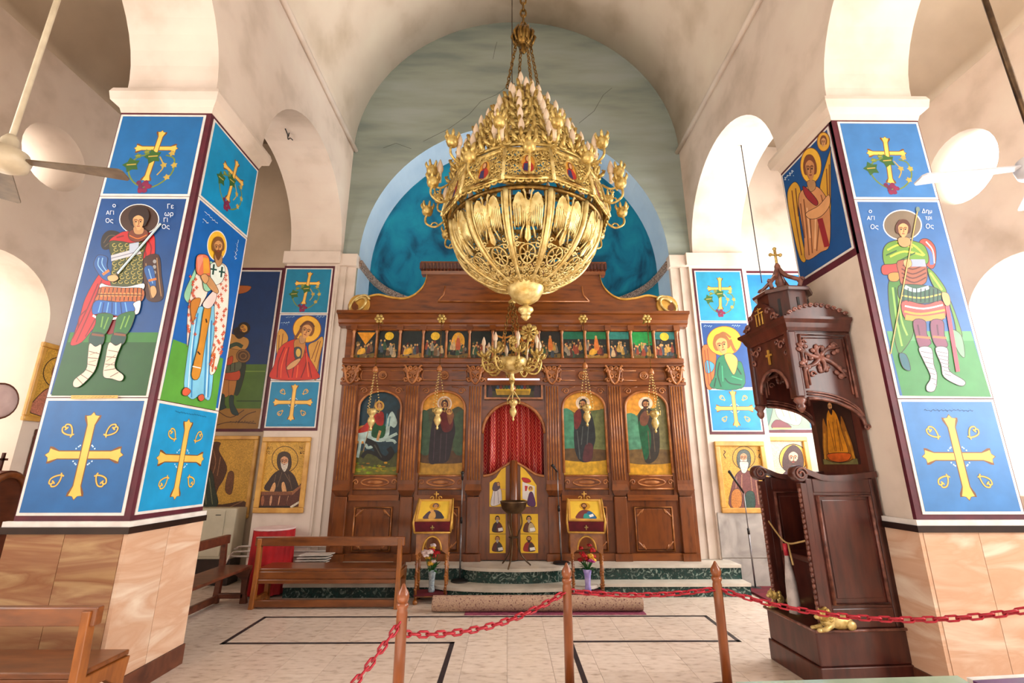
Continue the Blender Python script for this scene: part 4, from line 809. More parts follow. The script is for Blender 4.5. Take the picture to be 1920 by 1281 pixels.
arch_board(dx0, dx1, zspr, dr, zd + .05, YI - .01, YI + .05).build('door_spandrel', 'wood_ico_h', ico)
arch_tube(dc, dr + .02, zspr, YI - .015, .025).build('door_arch_moulding', 'wood_trim', ico)
for x in (dx0, dx1): MB().box(x - .03, x + .03, YI, YI + .06, zf, zspr).build('door_jamb', 'wood_ico', ico)
# pilasters
for x in XS:
    t = MB().box(x - PW / 2, x + PW / 2, YI - .05, YI + .03, Z['shb'], Z['sht']).build('pilaster', 'wood_ico', ico)
    for k in range(5):
        xx = x + (k - 2) * .042
        MB().tube([(xx, YI - .05, Z['shb'] + .06), (xx, YI - .05, Z['sht'] - .03)], .012, 8).build('flute', 'wood_trim', t)
    # foot of the shaft: tapering bracket
    w = PW / 2; m = MB(); z0, z1 = Z['pcap'], Z['shb']
    m.add([V(x - w, YI - .05, z1), V(x + w, YI - .05, z1), V(x + w, YI + .03, z1), V(x - w, YI + .03, z1), V(x - w * 1.1, YI - .09, (z0 + z1) / 2), V(x + w * 1.1, YI - .09, (z0 + z1) / 2), V(x + w * 1.1, YI + .03, (z0 + z1) / 2), V(x - w * 1.1, YI + .03, (z0 + z1) / 2), V(x - w * .7, YI - .02, z0), V(x + w * .7, YI - .02, z0), V(x + w * .7, YI + .03, z0), V(x - w * .7, YI + .03, z0)],
          [(0, 1, 5, 4), (1, 2, 6, 5), (3, 0, 4, 7), (4, 5, 9, 8), (5, 6, 10, 9), (7, 4, 8, 11), (8, 9, 10, 11), (3, 2, 1, 0), (2, 3, 7, 6), (6, 7, 11, 10)])
    m.build('pilaster_foot', 'wood_ico', ico)
    bevel(MB().box(x - w * .85, x + w * .85, YI - .03, YI + .03, zf + .1, Z['pcap'] - .01).build('pedestal', 'wood_ico', ico), .012)
    MB().box(x - w * 1.1, x + w * 1.1, YI - .07, YI + .03, zf, zf + .1).build('plinth', 'wood_ico', ico)
    # carved acanthus capital: curls of tube on a block
    m = MB(); zc0, zc1 = Z['frb'] - .02, Z['frt'] + .02; m.box(x - w * .9, x + w * .9, YI - .06, YI + .03, zc0, zc1)
    for sx in (-1, 1):
        for q, zz, r in ((.75, .72, .05), (.35, .42, .045), (.8, .2, .04), (.3, .85, .035)):
            cx = x + sx * q * w * 1.15; cz = zc0 + (zc1 - zc0) * zz
            m.tube([(cx + r * (1 - i / 14) * math.cos(i * .75) * sx, YI - .075 - .002 * i, cz + r * (1 - i / 14) * math.sin(i * .75)) for i in range(11)], .016, 6)
        m.tube(crv([(x, YI - .08, zc0), (x + sx * w * .5, YI - .1, zc0 + .06), (x + sx * w * .9, YI - .09, zc1 - .04), (x + sx * w * 1.25, YI - .1, zc1)], False, 4), .018, 6)
    m.build('carved_capital', 'wood_trim', ico)
# frieze, ledge, cornice
def rail(name, y0, z0, z1, x0=xl, x1=xr, m='wood_ico_h', par=ico): return MB().box(x0, x1, y0, YI + .09, z0, z1).build(name, m, par)
for i in range(5):
    a, b = XS[i] + PW / 2, XS[i + 1] - PW / 2
    rail('frieze_board', YI - .01, Z['frb'], Z['frt'], a, b)
    if i != 2:
        c = (a + b) / 2; zc = (Z['frb'] + Z['frt']) / 2; m = MB(); m.tube([(c + .06 * math.cos(k * PI / 8), YI - .02, zc + .06 * math.sin(k * PI / 8)) for k in range(16)], .014, 6, True)
        m.tube([(c + .05 * (1 - k / 14) * math.cos(k), YI - .025, zc + .05 * (1 - k / 14) * math.sin(k)) for k in range(12)], .01, 6)
        m.build('frieze_rosette', 'wood_trim', ico)
        m = MB()
        for sx in (-1, 1): m.tube([(c + sx * .12, YI - .015, zc + .08), (c + sx * (b - a) * .44, YI - .015, zc + .08), (c + sx * (b - a) * .47, YI - .015, zc), (c + sx * (b - a) * .44, YI - .015, zc - .08), (c + sx * .12, YI - .015, zc - .08)], .009, 6)
        m.build('frieze_moulding', 'wood_trim', ico)
rail('architrave', YI - .07, Z['frb'] - .035, Z['frb'] + .015)
bevel(rail('icon_ledge', YI - .1, Z['ledge'], Z['rowb'] + .005), .02, 3); rail('ledge_moulding', YI - .06, Z['ledge'] - .05, Z['ledge'])
rail('icon_row_back', YI + .006, Z['rowb'], Z['rowt'] + .06)
rail('cornice_soffit', YI - .05, Z['rowt'] + .03, Z['cornb'] + .03)
def sweep(name, prof, x0, x1, m='wood_ico_h', par=ico):
    n = len(prof); mb = MB(); mb.prism([V(x0, y, z) for y, z in prof], (x1 - x0, 0, 0)); return mb.build(name, m, par)
c0, c1 = Z['cornb'], Z['corn']
sweep('cornice', [(YI + .09, c0), (YI - .06, c0), (YI - .07, c0 + .03), (YI - .1, c0 + .05), (YI - .11, c0 + .1), (YI - .17, c0 + .17), (YI - .2, c1 - .05), (YI - .22, c1 - .045), (YI - .22, c1), (YI + .09, c1)], xl - .12, xr + .12)
# columns of the upper row: 14 niches, 15 little columns
NI = 14; rx0, rx1 = IX(664, 648), IX(1268, 648); step = (rx1 - rx0) / NI
for i in range(NI + 1):
    x = rx0 + i * step; t = MB().lathe([(.028, 0), (.028, .03), (.018, .05), (.021, .2), (.018, Z['rowt'] - Z['rowb'] - .06), (.03, Z['rowt'] - Z['rowb'] - .03), (.03, Z['rowt'] - Z['rowb'])], 8, (x, YI - .055, Z['rowb'] + .004)).build('row_column', 'wood_trim', ico)
    MB().box(x - .05, x + .05, YI - .09, YI + .02, Z['rowt'], Z['rowt'] + .09).build('row_bracket', 'wood_ico_h', ico)
    if i < NI: MB().prism([V(x + .05, YI - .02, Z['rowt'] + .015), V(x + step - .05, YI - .02, Z['rowt'] + .015), V(x + step - .03, YI - .05, Z['rowt'] + .05), V(x + .03, YI - .05, Z['rowt'] + .05)], (0, .04, .012)).build('niche_hood', 'wood_trim', ico)
# bays: arched icon openings, small carved panel, lower panel
bays = [(XS[0], XS[1]), (XS[1], XS[2]), (XS[3], XS[4]), (XS[4], XS[5])]
zi0, zi1 = Z['icb'], IZ(734)
for a, b in bays:
    x0, x1 = a + PW / 2, b - PW / 2; c = (x0 + x1) / 2; r = (x1 - x0) / 2 - .045; zs = zi1 - r * .78
    m = MB(); n = 20
    for i in range(n):
        a0, a1 = PI - PI * i / n, PI - PI * (i + 1) / n; q = [V(c + r * math.cos(w), YI - .01, zs + .78 * r * math.sin(w)) for w in (a0, a1)]
        f = lambda w: V(x0 + (x1 - x0) * (1 - w / PI), YI - .01, Z['sht'])
        m.prism([q[0], q[1], f(a1), f(a0)], (0, .045, 0))
    m.prism([V(x0, YI - .01, zs), V(c - r, YI - .01, zs), V(x0, YI - .01, Z['sht'])], (0, .045, 0)); m.prism([V(c + r, YI - .01, zs), V(x1, YI - .01, zs), V(x1, YI - .01, Z['sht'])], (0, .045, 0))
    m.build('icon_spandrel', 'wood_ico_h', ico)
    m = MB().tube([V(c - r, YI - .02, zi0)] + [V(c + r * math.cos(PI - PI * i / n), YI - .02, zs + .78 * r * math.sin(PI * i / n)) for i in range(n + 1)] + [V(c + r, YI - .02, zi0)], .02, 8); m.build('icon_moulding', 'wood_trim', ico)
    for sx in (-1, 1):
        m = MB(); cx = c + sx * (r - .06); cz = Z['sht'] - .1
        m.tube([(cx + .06 * (1 - k / 16) * math.cos(k * .7) * sx, YI - .02, cz + .055 * (1 - k / 16) * math.sin(k * .7)) for k in range(13)], .01, 6); m.tube([(cx - sx * .05, YI - .02, cz + .05), (cx - sx * .16, YI - .02, cz + .07)], .008, 6); m.build('spandrel_carving', 'wood_trim', ico)
    for q in (x0, x1 - .045): MB().box(q, q + .045, YI - .01, YI + .03, Z['rail'], zs).build('icon_stile', 'wood_ico', ico)
    # small carved panel
    s0, s1 = Z['smb'], Z['smt']; bevel(MB().box(x0 + .05, x1 - .05, YI - .005, YI + .03, s0, s1).build('apron_panel', 'wood_ico_h', ico), .01)
    MB().tube([(x0 + .05, YI - .01, s0), (x1 - .05, YI - .01, s0), (x1 - .05, YI - .01, s1), (x0 + .05, YI - .01, s1)], .014, 6, True).build('apron_moulding', 'wood_trim', ico)
    m = MB(); zc = (s0 + s1) / 2
    m.tube([(c + .21 * math.cos(k * PI / 10), YI - .012, zc + .055 * math.sin(k * PI / 10)) for k in range(20)], .012, 6, True)
    m.sph((c, YI - .005, zc), (.13, .012, .03), 10, 6)
    for sx in (-1, 1): m.tube([(c + sx * (.29 + .045 * (1 - k / 12) * math.cos(k * .8)), YI - .012, zc + .045 * (1 - k / 12) * math.sin(k * .8)) for k in range(10)], .01, 6)
    m.build('apron_carving', 'wood_trim', ico)
    rail('middle_rail', YI - .02, Z['rail'] - .02, Z['rail'] + .06, x0, x1)
    # lower panel
    p0, p1 = zf + .13, Z['rail'] - .12
    bevel(MB().box(x0 + .12, x1 - .12, YI + .005, YI + .04, p0 + .02, p1 - .02).build('lower_panel', 'wood_ico', ico), .012)
    MB().tube([(x0 + .1, YI + .012, p0), (x1 - .1, YI + .012, p0), (x1 - .1, YI + .012, p1), (x0 + .1, YI + .012, p1)], .02, 6, True).build('panel_moulding', 'wood_trim', ico)
    for sx in (-1, 1):
        for sz, zc in ((1, p0), (-1, p1)):
            cx = (c + sx * ((x1 - x0) / 2 - .1)); MB().tube([(cx - sx * (.02 + .11 * k / 5), YI + .004, zc + sz * (.13 - .11 * k / 5)) for k in range(6)] + [(cx - sx * .09, YI + .004, zc + sz * .09)], .012, 6).build('corner_leaf', 'wood_trim', ico)
    rail('base_board', YI - .03, zf, zf + .1, x0, x1)
# pediment with scrolled shoulders
def pw(px, py): q = AY(px, py, YI); return (q.x, q.z)
left = [(692, 560), (712, 556), (735, 561), (760, 563), (780, 555), (796, 538), (802, 518)]
lp = [pw(*q) for q in left]; cxm = (pw(788, 500)[0] + pw(1135, 498)[0]) / 2
curve = [(q.x, q.y) for q in crv([V(a, b, 0) for a, b in lp], False, 6)]
zt = pw(960, 516)[1]; half = [(xl + .0, Z['corn'])] + [(xl + .0, Z['corn'] + .16)] + curve + [(curve[-1][0], zt)]
mir = [(2 * IC - x, z) for x, z in half[::-1]]; sh_ = xr + xl - 2 * IC
mir = [(xl + xr - x, z) for x, z in half[::-1]]
MB().prism([V(x, YI - .06, z) for x, z in half + mir], (0, .1, 0)).build('pediment', 'wood_ico_h', ico)
for cv in (curve, [(xl + xr - x, z) for x, z in curve]):
    m = MB(); n = len(cv)
    for i in range(n - 1): m.add([V(cv[i][0], YI - .085, cv[i][1] - .012), V(cv[i + 1][0], YI - .085, cv[i + 1][1] - .012), V(cv[i + 1][0], YI - .085, cv[i + 1][1] + .02), V(cv[i][0], YI - .085, cv[i][1] + .02), V(cv[i][0], YI + .05, cv[i][1] - .012), V(cv[i + 1][0], YI + .05, cv[i + 1][1] - .012), V(cv[i + 1][0], YI + .05, cv[i + 1][1] + .02), V(cv[i][0], YI + .05, cv[i][1] + .02)], [(0, 1, 2, 3), (7, 6, 5, 4), (3, 2, 6, 7), (0, 4, 5, 1)])
    m.build('gilt_edge', 'gilt', ico)
# volutes
for sx, c in ((1, pw(676, 574)), (-1, None)):
    x, z = c if c else (xl + xr - pw(676, 574)[0], pw(676, 574)[1]); zz = z
    t = MB().lathe([(.17, 0), (.18, .02), (.18, .1), (.17, .12)], 28, (x, YI + .03, zz), M=Matrix.Rotation(PI / 2, 3, 'X')).build('volute', 'gilt', ico)
    MB().tube([(x + .165 * (1 - .5 * k / 34) * math.cos(k * .34) * sx, YI - .095 - .0006 * k, zz + .165 * (1 - .5 * k / 34) * math.sin(k * .34 + .5)) for k in range(26)], .022, 6).build('volute_scroll', 'gold_light', t)
    MB().prism([V(x + sx * a, YI - .092, zz + b) for a, b in [(-.12, -.02), (-.1, .08), (-.05, .1), (-.06, .03), (-.01, -.02), (.0, -.09), (-.04, -.11), (-.1, -.09)]], (0, -.006, 0)).build('volute_recess', 'wood_ico', t)
# top cornice of the pediment
x0, x1 = pw(786, 500)[0], xl + xr - pw(786, 500)[0]; q0, q1 = zt, pw(960, 499)[1]
sweep('pediment_cornice', [(YI + .06, q0 - .02), (YI - .07, q0 - .02), (YI - .1, q0 + .03), (YI - .13, q0 + .06), (YI - .18, q1 - .04), (YI - .18, q1), (YI + .06, q1)], x0 + .06, x1 - .06)
m = MB(); k = 0; x = x0 + .05
while x < x1 - .05: m.box(x, x + .035, YI - .2, YI - .1, q0 + .03, q1 - .03); x += .06
m.build('dentil_row', 'wood_dark', ico)['kind'] = 'stuff'
# raised field in the pediment
fl_ = [pw(*q) for q in [(822, 568), (833, 556), (836, 540), (900, 528)]]; fr_ = [(xl + xr - x, z) for x, z in fl_[::-1]]
MB().prism([V(x, YI - .08, z) for x, z in fl_[:3] + [(xl + xr - fl_[2][0], fl_[2][1])] + fr_[2:]], (0, .03, 0)).build('pediment_field', 'wood_ico_h', ico)
for a in ([fl_[0], fl_[1], fl_[2]], [fr_[1], fr_[2], fr_[3]], [fl_[0], fr_[3]]): MB().tube([V(x, YI - .085, z) for x, z in a], .014, 6).build('field_moulding', 'wood_trim', ico)
# panel above the door: supper scene in a recess with a strip lamp
sx0, sx1, sz0, sz1 = IX(912, 730), IX(1014, 730), IZ(746), IZ(712)
for q in ((sx0 - .03, sx0, sz0, sz1), (sx1, sx1 + .03, sz0, sz1)): MB().box(q[0], q[1], YI - .05, YI + .03, q[2] - .03, q[3] + .03).build('supper_frame', 'wood_trim', ico)
MB().box(sx0, sx1, YI - .05, YI + .03, sz0 - .03, sz0).build('supper_frame', 'wood_trim', ico)
t = thing('supper_icon', 'dark oblong icon of a supper at a yellow table above the red curtain', 'icon', (IC, YI, sz0)); g = MB()
q = [V(sx0, YI + .015, sz0), V(sx1, YI + .015, sz0), V(sx1, YI + .015, sz1), V(sx0, YI + .015, sz1)]; g.prism(q, (0, .01, 0)); g.c = [rgb(34, 38, 44)] * len(g.c); g.build('ground', 'oil', t)
p = Paint((0, YI + .015, 0), (0, -1, 0), map=(860, 540, 6.405), l0=.001)
p.poly([(350, 1240), (990, 1240), (990, 1320), (350, 1320)], rgb(70, 66, 40)); p.poly([(440, 1212), (870, 1212), (850, 1285), (460, 1285)], rgb(214, 176, 44)); p.poly([(460, 1235), (850, 1235), (850, 1285), (460, 1285)], rgb(176, 140, 40)); p.line([(460, 1212), (850, 1212)], 8, rgb(240, 214, 110), False)
for i in range(11):
    x = 470 + i * 36; cc = [rgb(60, 84, 110), rgb(120, 44, 40), rgb(90, 80, 50), rgb(50, 90, 60)][i % 4]
    p.blob([(x - 16, 1212), (x - 12, 1180), (x, 1170), (x + 12, 1180), (x + 16, 1212)], cc); p.ell(x, 1166, 8, 10, rgb(190, 140, 96), 8)
for x in (380, 930, 960): p.blob([(x - 25, 1310), (x - 20, 1200), (x, 1170), (x + 20, 1210), (x + 22, 1310)], rgb(70, 50, 60)); p.ell(x, 1165, 10, 13, rgb(190, 140, 96), 8)
p.build('figure', 'oil', t)
t = tag(MB().tube([(sx0 + .02, YI - .03, sz1), (sx1 - .02, YI - .03, sz1)], .012, 8).build('strip_lamp', 'tube_light'), 'thin violet-white strip lamp above the supper icon', 'lamp')
# curtain behind the door
m = MB(); n = 110; rows = 10; zb = zf + .55
for j in range(rows + 1):
    z = zb + (zd + .02 - zb) * j / rows
    for i in range(n + 1):
        u = i / n; x = dx0 + (dx1 - dx0) * u; m.v.append(V(x, YI + .16 + .06 * math.sin(u * 32 + .6 * math.sin(z * 2)) + .02 * math.sin(u * 71 + z), z))
for j in range(rows):
    for i in range(n): a = j * (n + 1) + i; m.f.append([a, a + 1, a + n + 2, a + n + 1]); m.sm.append(True); m.c.append(None)
tag(m.build('sanctuary_curtain', 'damask'), 'red and gold damask curtain hanging in arched sanctuary doorway', 'curtain')
# royal doors
def royal(side):
    s = -1 if side == 'left' else 1; xo = dx0 + .03 if s < 0 else dx1 - .03; xi = dc
    t = thing('royal_door', '%s low wooden sanctuary door leaf with yellow icons' % ('left' if s < 0 else 'right'), 'door', ((xo + xi) / 2, YI, zf), 0, 'sanctuary door leaves')
    zA, zB = IZ(893), IZ(868); pts = []
    cvv = crv([V(xo, 0, zA), V(xo + (xi - xo) * .3, 0, zA + .03), V(xo + (xi - xo) * .6, 0, zA + (zB - zA) * .6), V(xi - .0 * s, 0, zB + .03)], False, 5)
    MB().prism([V(xo, YI, zf + .01), V(xi, YI, zf + .01)] + [V(q.x, YI, q.z) for q in cvv[::-1]], (0, .05, 0)).build('leaf', 'wood_ico', t)
    MB().tube([V(q.x, YI - .005, q.z) for q in cvv], .02, 6).build('top_moulding', 'wood_trim', t)
    if s < 0: MB().tube([(dc, YI - .03, zf + .02), (dc, YI - .03, zB + .03)], .06, 10).build('meeting_post', 'wood_ico', t)
    YD = YI - .002
    cells = [((918, 1037), (948, 1002)), ((918, 1001), (948, 964))] if s < 0 else [((976, 1037), (1009, 1002)), ((976, 1001), (1009, 964))]
    R = random.Random(4 if s < 0 else 9)
    for k, ((a, b), (c, d)) in enumerate(cells):
        x0, x1 = sorted((AY(a, b, YD).x, AY(c, b, YD).x)); z0, z1 = IZ(b), IZ(d); g = MB().prism([V(x0, YD, z0), V(x1, YD, z0), V(x1, YD, z1), V(x0, YD, z1)], (0, -.01, 0)); g.c = [rgb(236, 190, 40)] * len(g.c); io = g.build('icon_plate', 'paint', t)
        p = Paint((x0, YD - .01, z0), (0, -1, 0), (1, 0, 0), (0, 0, 1), None, .001); w = x1 - x0; h = z1 - z0
        rb, mn = [(rgb(90, 44, 34), rgb(60, 60, 60)), (rgb(60, 40, 34), rgb(96, 40, 40)), (rgb(150, 40, 36), rgb(70, 50, 40)), (rgb(96, 52, 34), rgb(190, 170, 130))][k + (2 if s > 0 else 0)]
        p.blob([(w * .18, h * .1), (w * .22, h * .45), (w * .4, h * .6), (w * .6, h * .6), (w * .78, h * .4), (w * .82, h * .1)], rb); p.blob([(w * .45, h * .1), (w * .5, h * .5), (w * .7, h * .5), (w * .82, h * .12)], mn); p.poly([(w * .55, h * .12), (w * .85, h * .16), (w * .8, h * .32), (w * .52, h * .28)], WH)
        p.face(w * .48, h * .74, w * .11, h * .12, DK if k else BR, DK if R.random() > .4 else rgb(180, 170, 160)); p.build('figure', 'paint', io)
    # top icon: angel (left), seated woman (right)
    qs = [(918, 950), (948, 950), (948, 872), (940, 880), (930, 896), (918, 905)] if s < 0 else [(976, 950), (1006, 950), (1006, 910), (996, 895), (984, 880), (976, 874)]
    qs = [(AY(a, 920, YD).x, IZ(b)) for a, b in qs]; g = MB().prism([V(x, YD, z) for x, z in qs], (0, -.01, 0)); g.c = [rgb(236, 190, 40)] * len(g.c); io = g.build('icon_plate', 'paint', t)
    p = Paint((0, YD - .01, 0), (0, -1, 0), map=(880, 690, 3.465), l0=.001)
    if s < 0:
        p.obl([(140, 895), (150, 820), (165, 770), (200, 780), (210, 820), (205, 880)], rgb(214, 206, 206), 2); p.obl([(150, 790), (160, 750), (180, 745), (200, 775), (175, 800)], rgb(90, 70, 80), 2); p.lines([[(165, 800), (160, 890)], [(185, 800), (190, 880)]], 3, rgb(120, 110, 120)); p.face(188, 757, 8, 11, BR); p.line([(195, 785), (235, 792)], 5, SKIN)
    else:
        p.poly([(345, 740), (425, 770), (425, 880), (345, 850)], rgb(226, 220, 214)); p.obl([(340, 715), (380, 718), (400, 740), (360, 745)], RD, 2); p.poly([(360, 765), (380, 768), (372, 800), (362, 800)], RD); p.ell(398, 785, 18, 18, rgb(236, 190, 60), 16); p.obl([(378, 890), (385, 830), (398, 805), (415, 820), (430, 895)], rgb(84, 40, 90), 2); p.face(398, 787, 8, 11, rgb(84, 40, 90))
    p.build('figure', 'paint', io)
royal('left'); royal('right')
# ---------------------------------------------------------------- icons set in the screen
def ico_ground(label, c, x0, x1, z0, zs, rise, col, name='screen_icon', group='large arched icons of the screen'):
    t = thing(name, label, 'icon', (c, YI, z0), 0, group); n = 20; r = (x1 - x0) / 2
    pts = [V(x0, YI + .022, z0), V(x1, YI + .022, z0)] + [V(c + r * math.cos(PI * i / n), YI + .022, zs + rise * math.sin(PI * i / n)) for i in range(n + 1)]
    g = MB().prism(pts, (0, .007, 0)); g.c = [col] * len(g.c); g.build('ground', 'oil', t); return t
labs = ['arched icon of rider on white horse slaying a dragon, leftmost on screen', 'arched icon of dark-robed mother and child left of the doorway', 'arched icon of standing bearded figure in dark robe right of the doorway', 'arched icon of standing figure in green robe, rightmost on screen']
IM = []
for (a, b), lab, col in zip(bays, labs, (rgb(30, 58, 70), rgb(70, 76, 50), rgb(96, 110, 66), rgb(104, 106, 62))):
    x0, x1 = a + PW / 2, b - PW / 2; c = (x0 + x1) / 2; r = (x1 - x0) / 2 - .03; zs = zi1 - r * .78; IM.append(ico_ground(lab, c, c - r, c + r, zi0 - .02, zs, .78 * r, col))
def IP(m): return Paint((0, YI + .022, 0), (0, -1, 0), map=m, l0=.0008)
p = IP((620, 720, 3.7667))     # rider
p.blob([(150, 640), (155, 530), (300, 560), (420, 530), (500, 540), (495, 640)], rgb(110, 110, 34)); p.blob([(150, 400), (165, 320), (260, 290), (300, 340), (240, 420)], rgb(206, 140, 60)); p.blob([(170, 560), (220, 470), (380, 520), (470, 480), (505, 430), (520, 560), (380, 590)], rgb(70, 74, 34))
for i in range(40): R = random.Random(i); p.ell(150 + R.random() * 350, 550 + R.random() * 80, 6 + R.random() * 12, 4 + R.random() * 5, rgb(90 + R.randint(0, 90), 96 + R.randint(0, 60), 24), 8)
p.blob([(470, 190), (515, 190), (515, 330), (480, 320)], rgb(40, 36, 40)); p.ell(345, 155, 34, 36, rgb(206, 160, 70), 20)
p.blob([(170, 380), (200, 345), (290, 330), (380, 330), (400, 250), (425, 200), (445, 205), (470, 270), (450, 310), (420, 300), (410, 370), (360, 410), (280, 400), (200, 405)], rgb(170, 196, 190)); p.lines([[(400, 210), (390, 290), (370, 330)], [(420, 230), (410, 300)]], 8, rgb(80, 130, 140)); p.lines([[(210, 400), (200, 470), (190, 520)], [(240, 400), (260, 450), (300, 440)], [(370, 400), (430, 370), (470, 350)], [(390, 400), (440, 400), (460, 420)]], 20, rgb(170, 196, 190))
p.line([(190, 350), (150, 360), (150, 400)], 22, rgb(150, 176, 170)); p.blob([(180, 340), (240, 290), (320, 210), (330, 250), (290, 320), (220, 345)], rgb(176, 40, 30)); p.blob([(290, 370), (310, 280), (360, 270), (390, 310), (370, 380)], rgb(24, 80, 44)); p.blob([(320, 230), (345, 195), (375, 210), (370, 290), (325, 285)], rgb(150, 40, 34)); p.line([(350, 330), (330, 400)], 18, rgb(190, 140, 90)); p.line([(320, 110), (230, 480)], 5, rgb(150, 120, 80), False); p.face(346, 160, 14, 20, BR)
p.line([(250, 400), (310, 430), (340, 500), (390, 530), (430, 490), (410, 450)], 40, rgb(24, 24, 24)); p.line([(220, 520), (260, 480), (330, 500)], 26, rgb(24, 26, 24)); p.line([(310, 430), (360, 520)], 8, rgb(70, 70, 60))
p.build('figure', 'oil', IM[0])
p = IP((620, 720, 3.7667))     # mother and child
p.blob([(640, 200), (650, 100), (780, 50), (930, 90), (960, 200), (900, 160), (800, 210), (720, 170)], rgb(214, 150, 44)); p.blob([(610, 640), (610, 540), (780, 560), (950, 540), (950, 640)], rgb(176, 132, 40)); p.blob([(620, 480), (950, 480), (950, 550), (780, 565), (620, 550)], rgb(80, 54, 26)); p.blob([(630, 220), (690, 210), (700, 480), (625, 470)], rgb(56, 84, 60)); p.blob([(880, 230), (950, 210), (955, 470), (870, 480)], rgb(60, 84, 56))
p.ell(805, 140, 52, 54, rgb(226, 206, 186), 24); p.ell(805, 140, 42, 44, rgb(196, 150, 100), 24); p.blob([(695, 555), (700, 400), (720, 260), (760, 190), (810, 170), (860, 220), (880, 330), (865, 400), (830, 540), (760, 560)], rgb(34, 26, 34)); p.blob([(770, 200), (830, 190), (865, 260), (850, 330), (790, 330)], rgb(96, 30, 34)); p.blob([(820, 200), (855, 185), (870, 230), (840, 290)], rgb(130, 80, 50)); p.lines([[(740, 260), (725, 540)], [(780, 350), (770, 550)], [(820, 350), (810, 540)]], 6, rgb(70, 50, 60)); p.face(806, 150, 18, 26, rgb(60, 26, 30), None, rgb(176, 116, 70)); p.ell(838, 195, 22, 22, rgb(206, 160, 80), 16); p.face(838, 197, 10, 13, BR)
p.build('figure', 'oil', IM[1])
p = IP((960, 720, 3.7667))     # standing figure
p.blob([(350, 200), (370, 110), (490, 50), (600, 80), (650, 170), (560, 190), (480, 220), (400, 180)], rgb(222, 160, 50)); p.blob([(345, 640), (345, 520), (520, 545), (690, 530), (690, 640)], rgb(206, 160, 30)); p.blob([(345, 200), (430, 210), (440, 460), (345, 480)], rgb(70, 140, 110)); p.blob([(590, 220), (665, 200), (675, 480), (580, 470)], rgb(110, 120, 70)); p.blob([(345, 460), (690, 470), (690, 530), (520, 550), (345, 530)], rgb(96, 70, 34))
p.ell(500, 135, 50, 48, rgb(228, 206, 180), 24); p.blob([(440, 440), (440, 260), (455, 190), (500, 170), (545, 190), (575, 260), (590, 380), (575, 450), (560, 540), (480, 545)], rgb(34, 40, 44)); p.blob([(440, 300), (440, 210), (480, 180), (490, 260), (460, 320)], rgb(110, 40, 40)); p.blob([(500, 540), (520, 430), (570, 430), (560, 540)], rgb(84, 40, 44)); p.lines([[(460, 330), (480, 530)], [(540, 300), (530, 430)], [(500, 300), (490, 430)]], 6, rgb(80, 86, 84)); p.face(500, 145, 20, 27, rgb(50, 30, 24), rgb(60, 36, 26), rgb(196, 136, 84)); p.line([(520, 230), (555, 200)], 10, SKIN)
p.build('figure', 'oil', IM[2])
p = IP((960, 720, 3.7667))     # green robe
p.blob([(790, 200), (820, 110), (930, 50), (1020, 80), (1010, 170), (930, 160), (870, 230)], rgb(222, 150, 50)); p.blob([(810, 640), (810, 540), (960, 560), (1150, 550), (1155, 640)], rgb(206, 150, 30)); p.blob([(795, 230), (890, 240), (910, 470), (805, 480)], rgb(80, 140, 110)); p.blob([(1020, 120), (1110, 160), (1130, 470), (1040, 470)], rgb(120, 116, 70)); p.blob([(805, 470), (1140, 470), (1150, 550), (960, 570), (805, 550)], rgb(110, 84, 44))
p.ell(943, 138, 50, 46, rgb(226, 206, 180), 24); p.blob([(890, 270), (895, 210), (930, 170), (975, 175), (1020, 240), (1040, 340), (1040, 480), (1000, 550), (940, 550), (910, 400)], rgb(46, 40, 32)); p.blob([(892, 280), (930, 260), (975, 330), (980, 440), (945, 540), (915, 440)], rgb(14, 84, 50)); p.blob([(905, 230), (940, 190), (970, 220), (950, 290), (910, 290)], rgb(110, 66, 46)); p.lines([[(990, 250), (1010, 480)], [(960, 330), (975, 530)]], 6, rgb(90, 76, 56)); p.face(943, 148, 20, 27, rgb(60, 36, 26), rgb(70, 44, 30), rgb(190, 130, 84))
p.build('figure', 'oil', IM[3])
# small festal icons in the upper row
hints = ['with yellow sunburst over a reclining figure, first from the left', 'with round yellow sun over huddled figures, second from the left', 'with dark blue ground and kneeling figure, third from the left', 'with bright yellow disc over a crowd, fourth from the left', 'with golden almond glow around a rising figure, fifth from the left', 'with dark green crowd, sixth from the left', 'with crucified figure on dark ground, seventh from the left', 'with golden medallion behind the small chandelier, eighth from the left', 'with dark ground and pale bent figure, sixth from the right', 'with standing orange figure on dark ground, fifth from the right', 'with green sky and yellow crowd, fourth from the right', 'with green top and orange glow, third from the right', 'with green sky and grey procession, second from the right counting inwards from the bright green one', 'with bright green sky over a crowd, next to the last on the right', ]
hints[12] = 'with teal top and dark grey procession, third from the right end'; hints[11] = 'with green top and orange robed figure, fourth from the right end'; hints[10] = 'with thin green sky and yellow-green crowd, fifth from the right end'; hints[9] = 'with standing orange figure on dark ground, sixth from the right end'; hints[8] = 'with dark ground and pale bent figure, seventh from the right end'
hints[13] = 'with yellow sun in teal sky, last at the right end'; hints[12] = 'with bright green sky over a crowd, second from the right end'; hints[11] = 'with teal top and dark grey procession, third from the right end'; hints[10] = 'with green top and orange robed figure, fourth from the right end'; hints[9] = 'with thin green sky and yellow-green crowd, fifth from the right end'; hints[8] = 'with standing orange figure on dark ground, sixth from the right end'
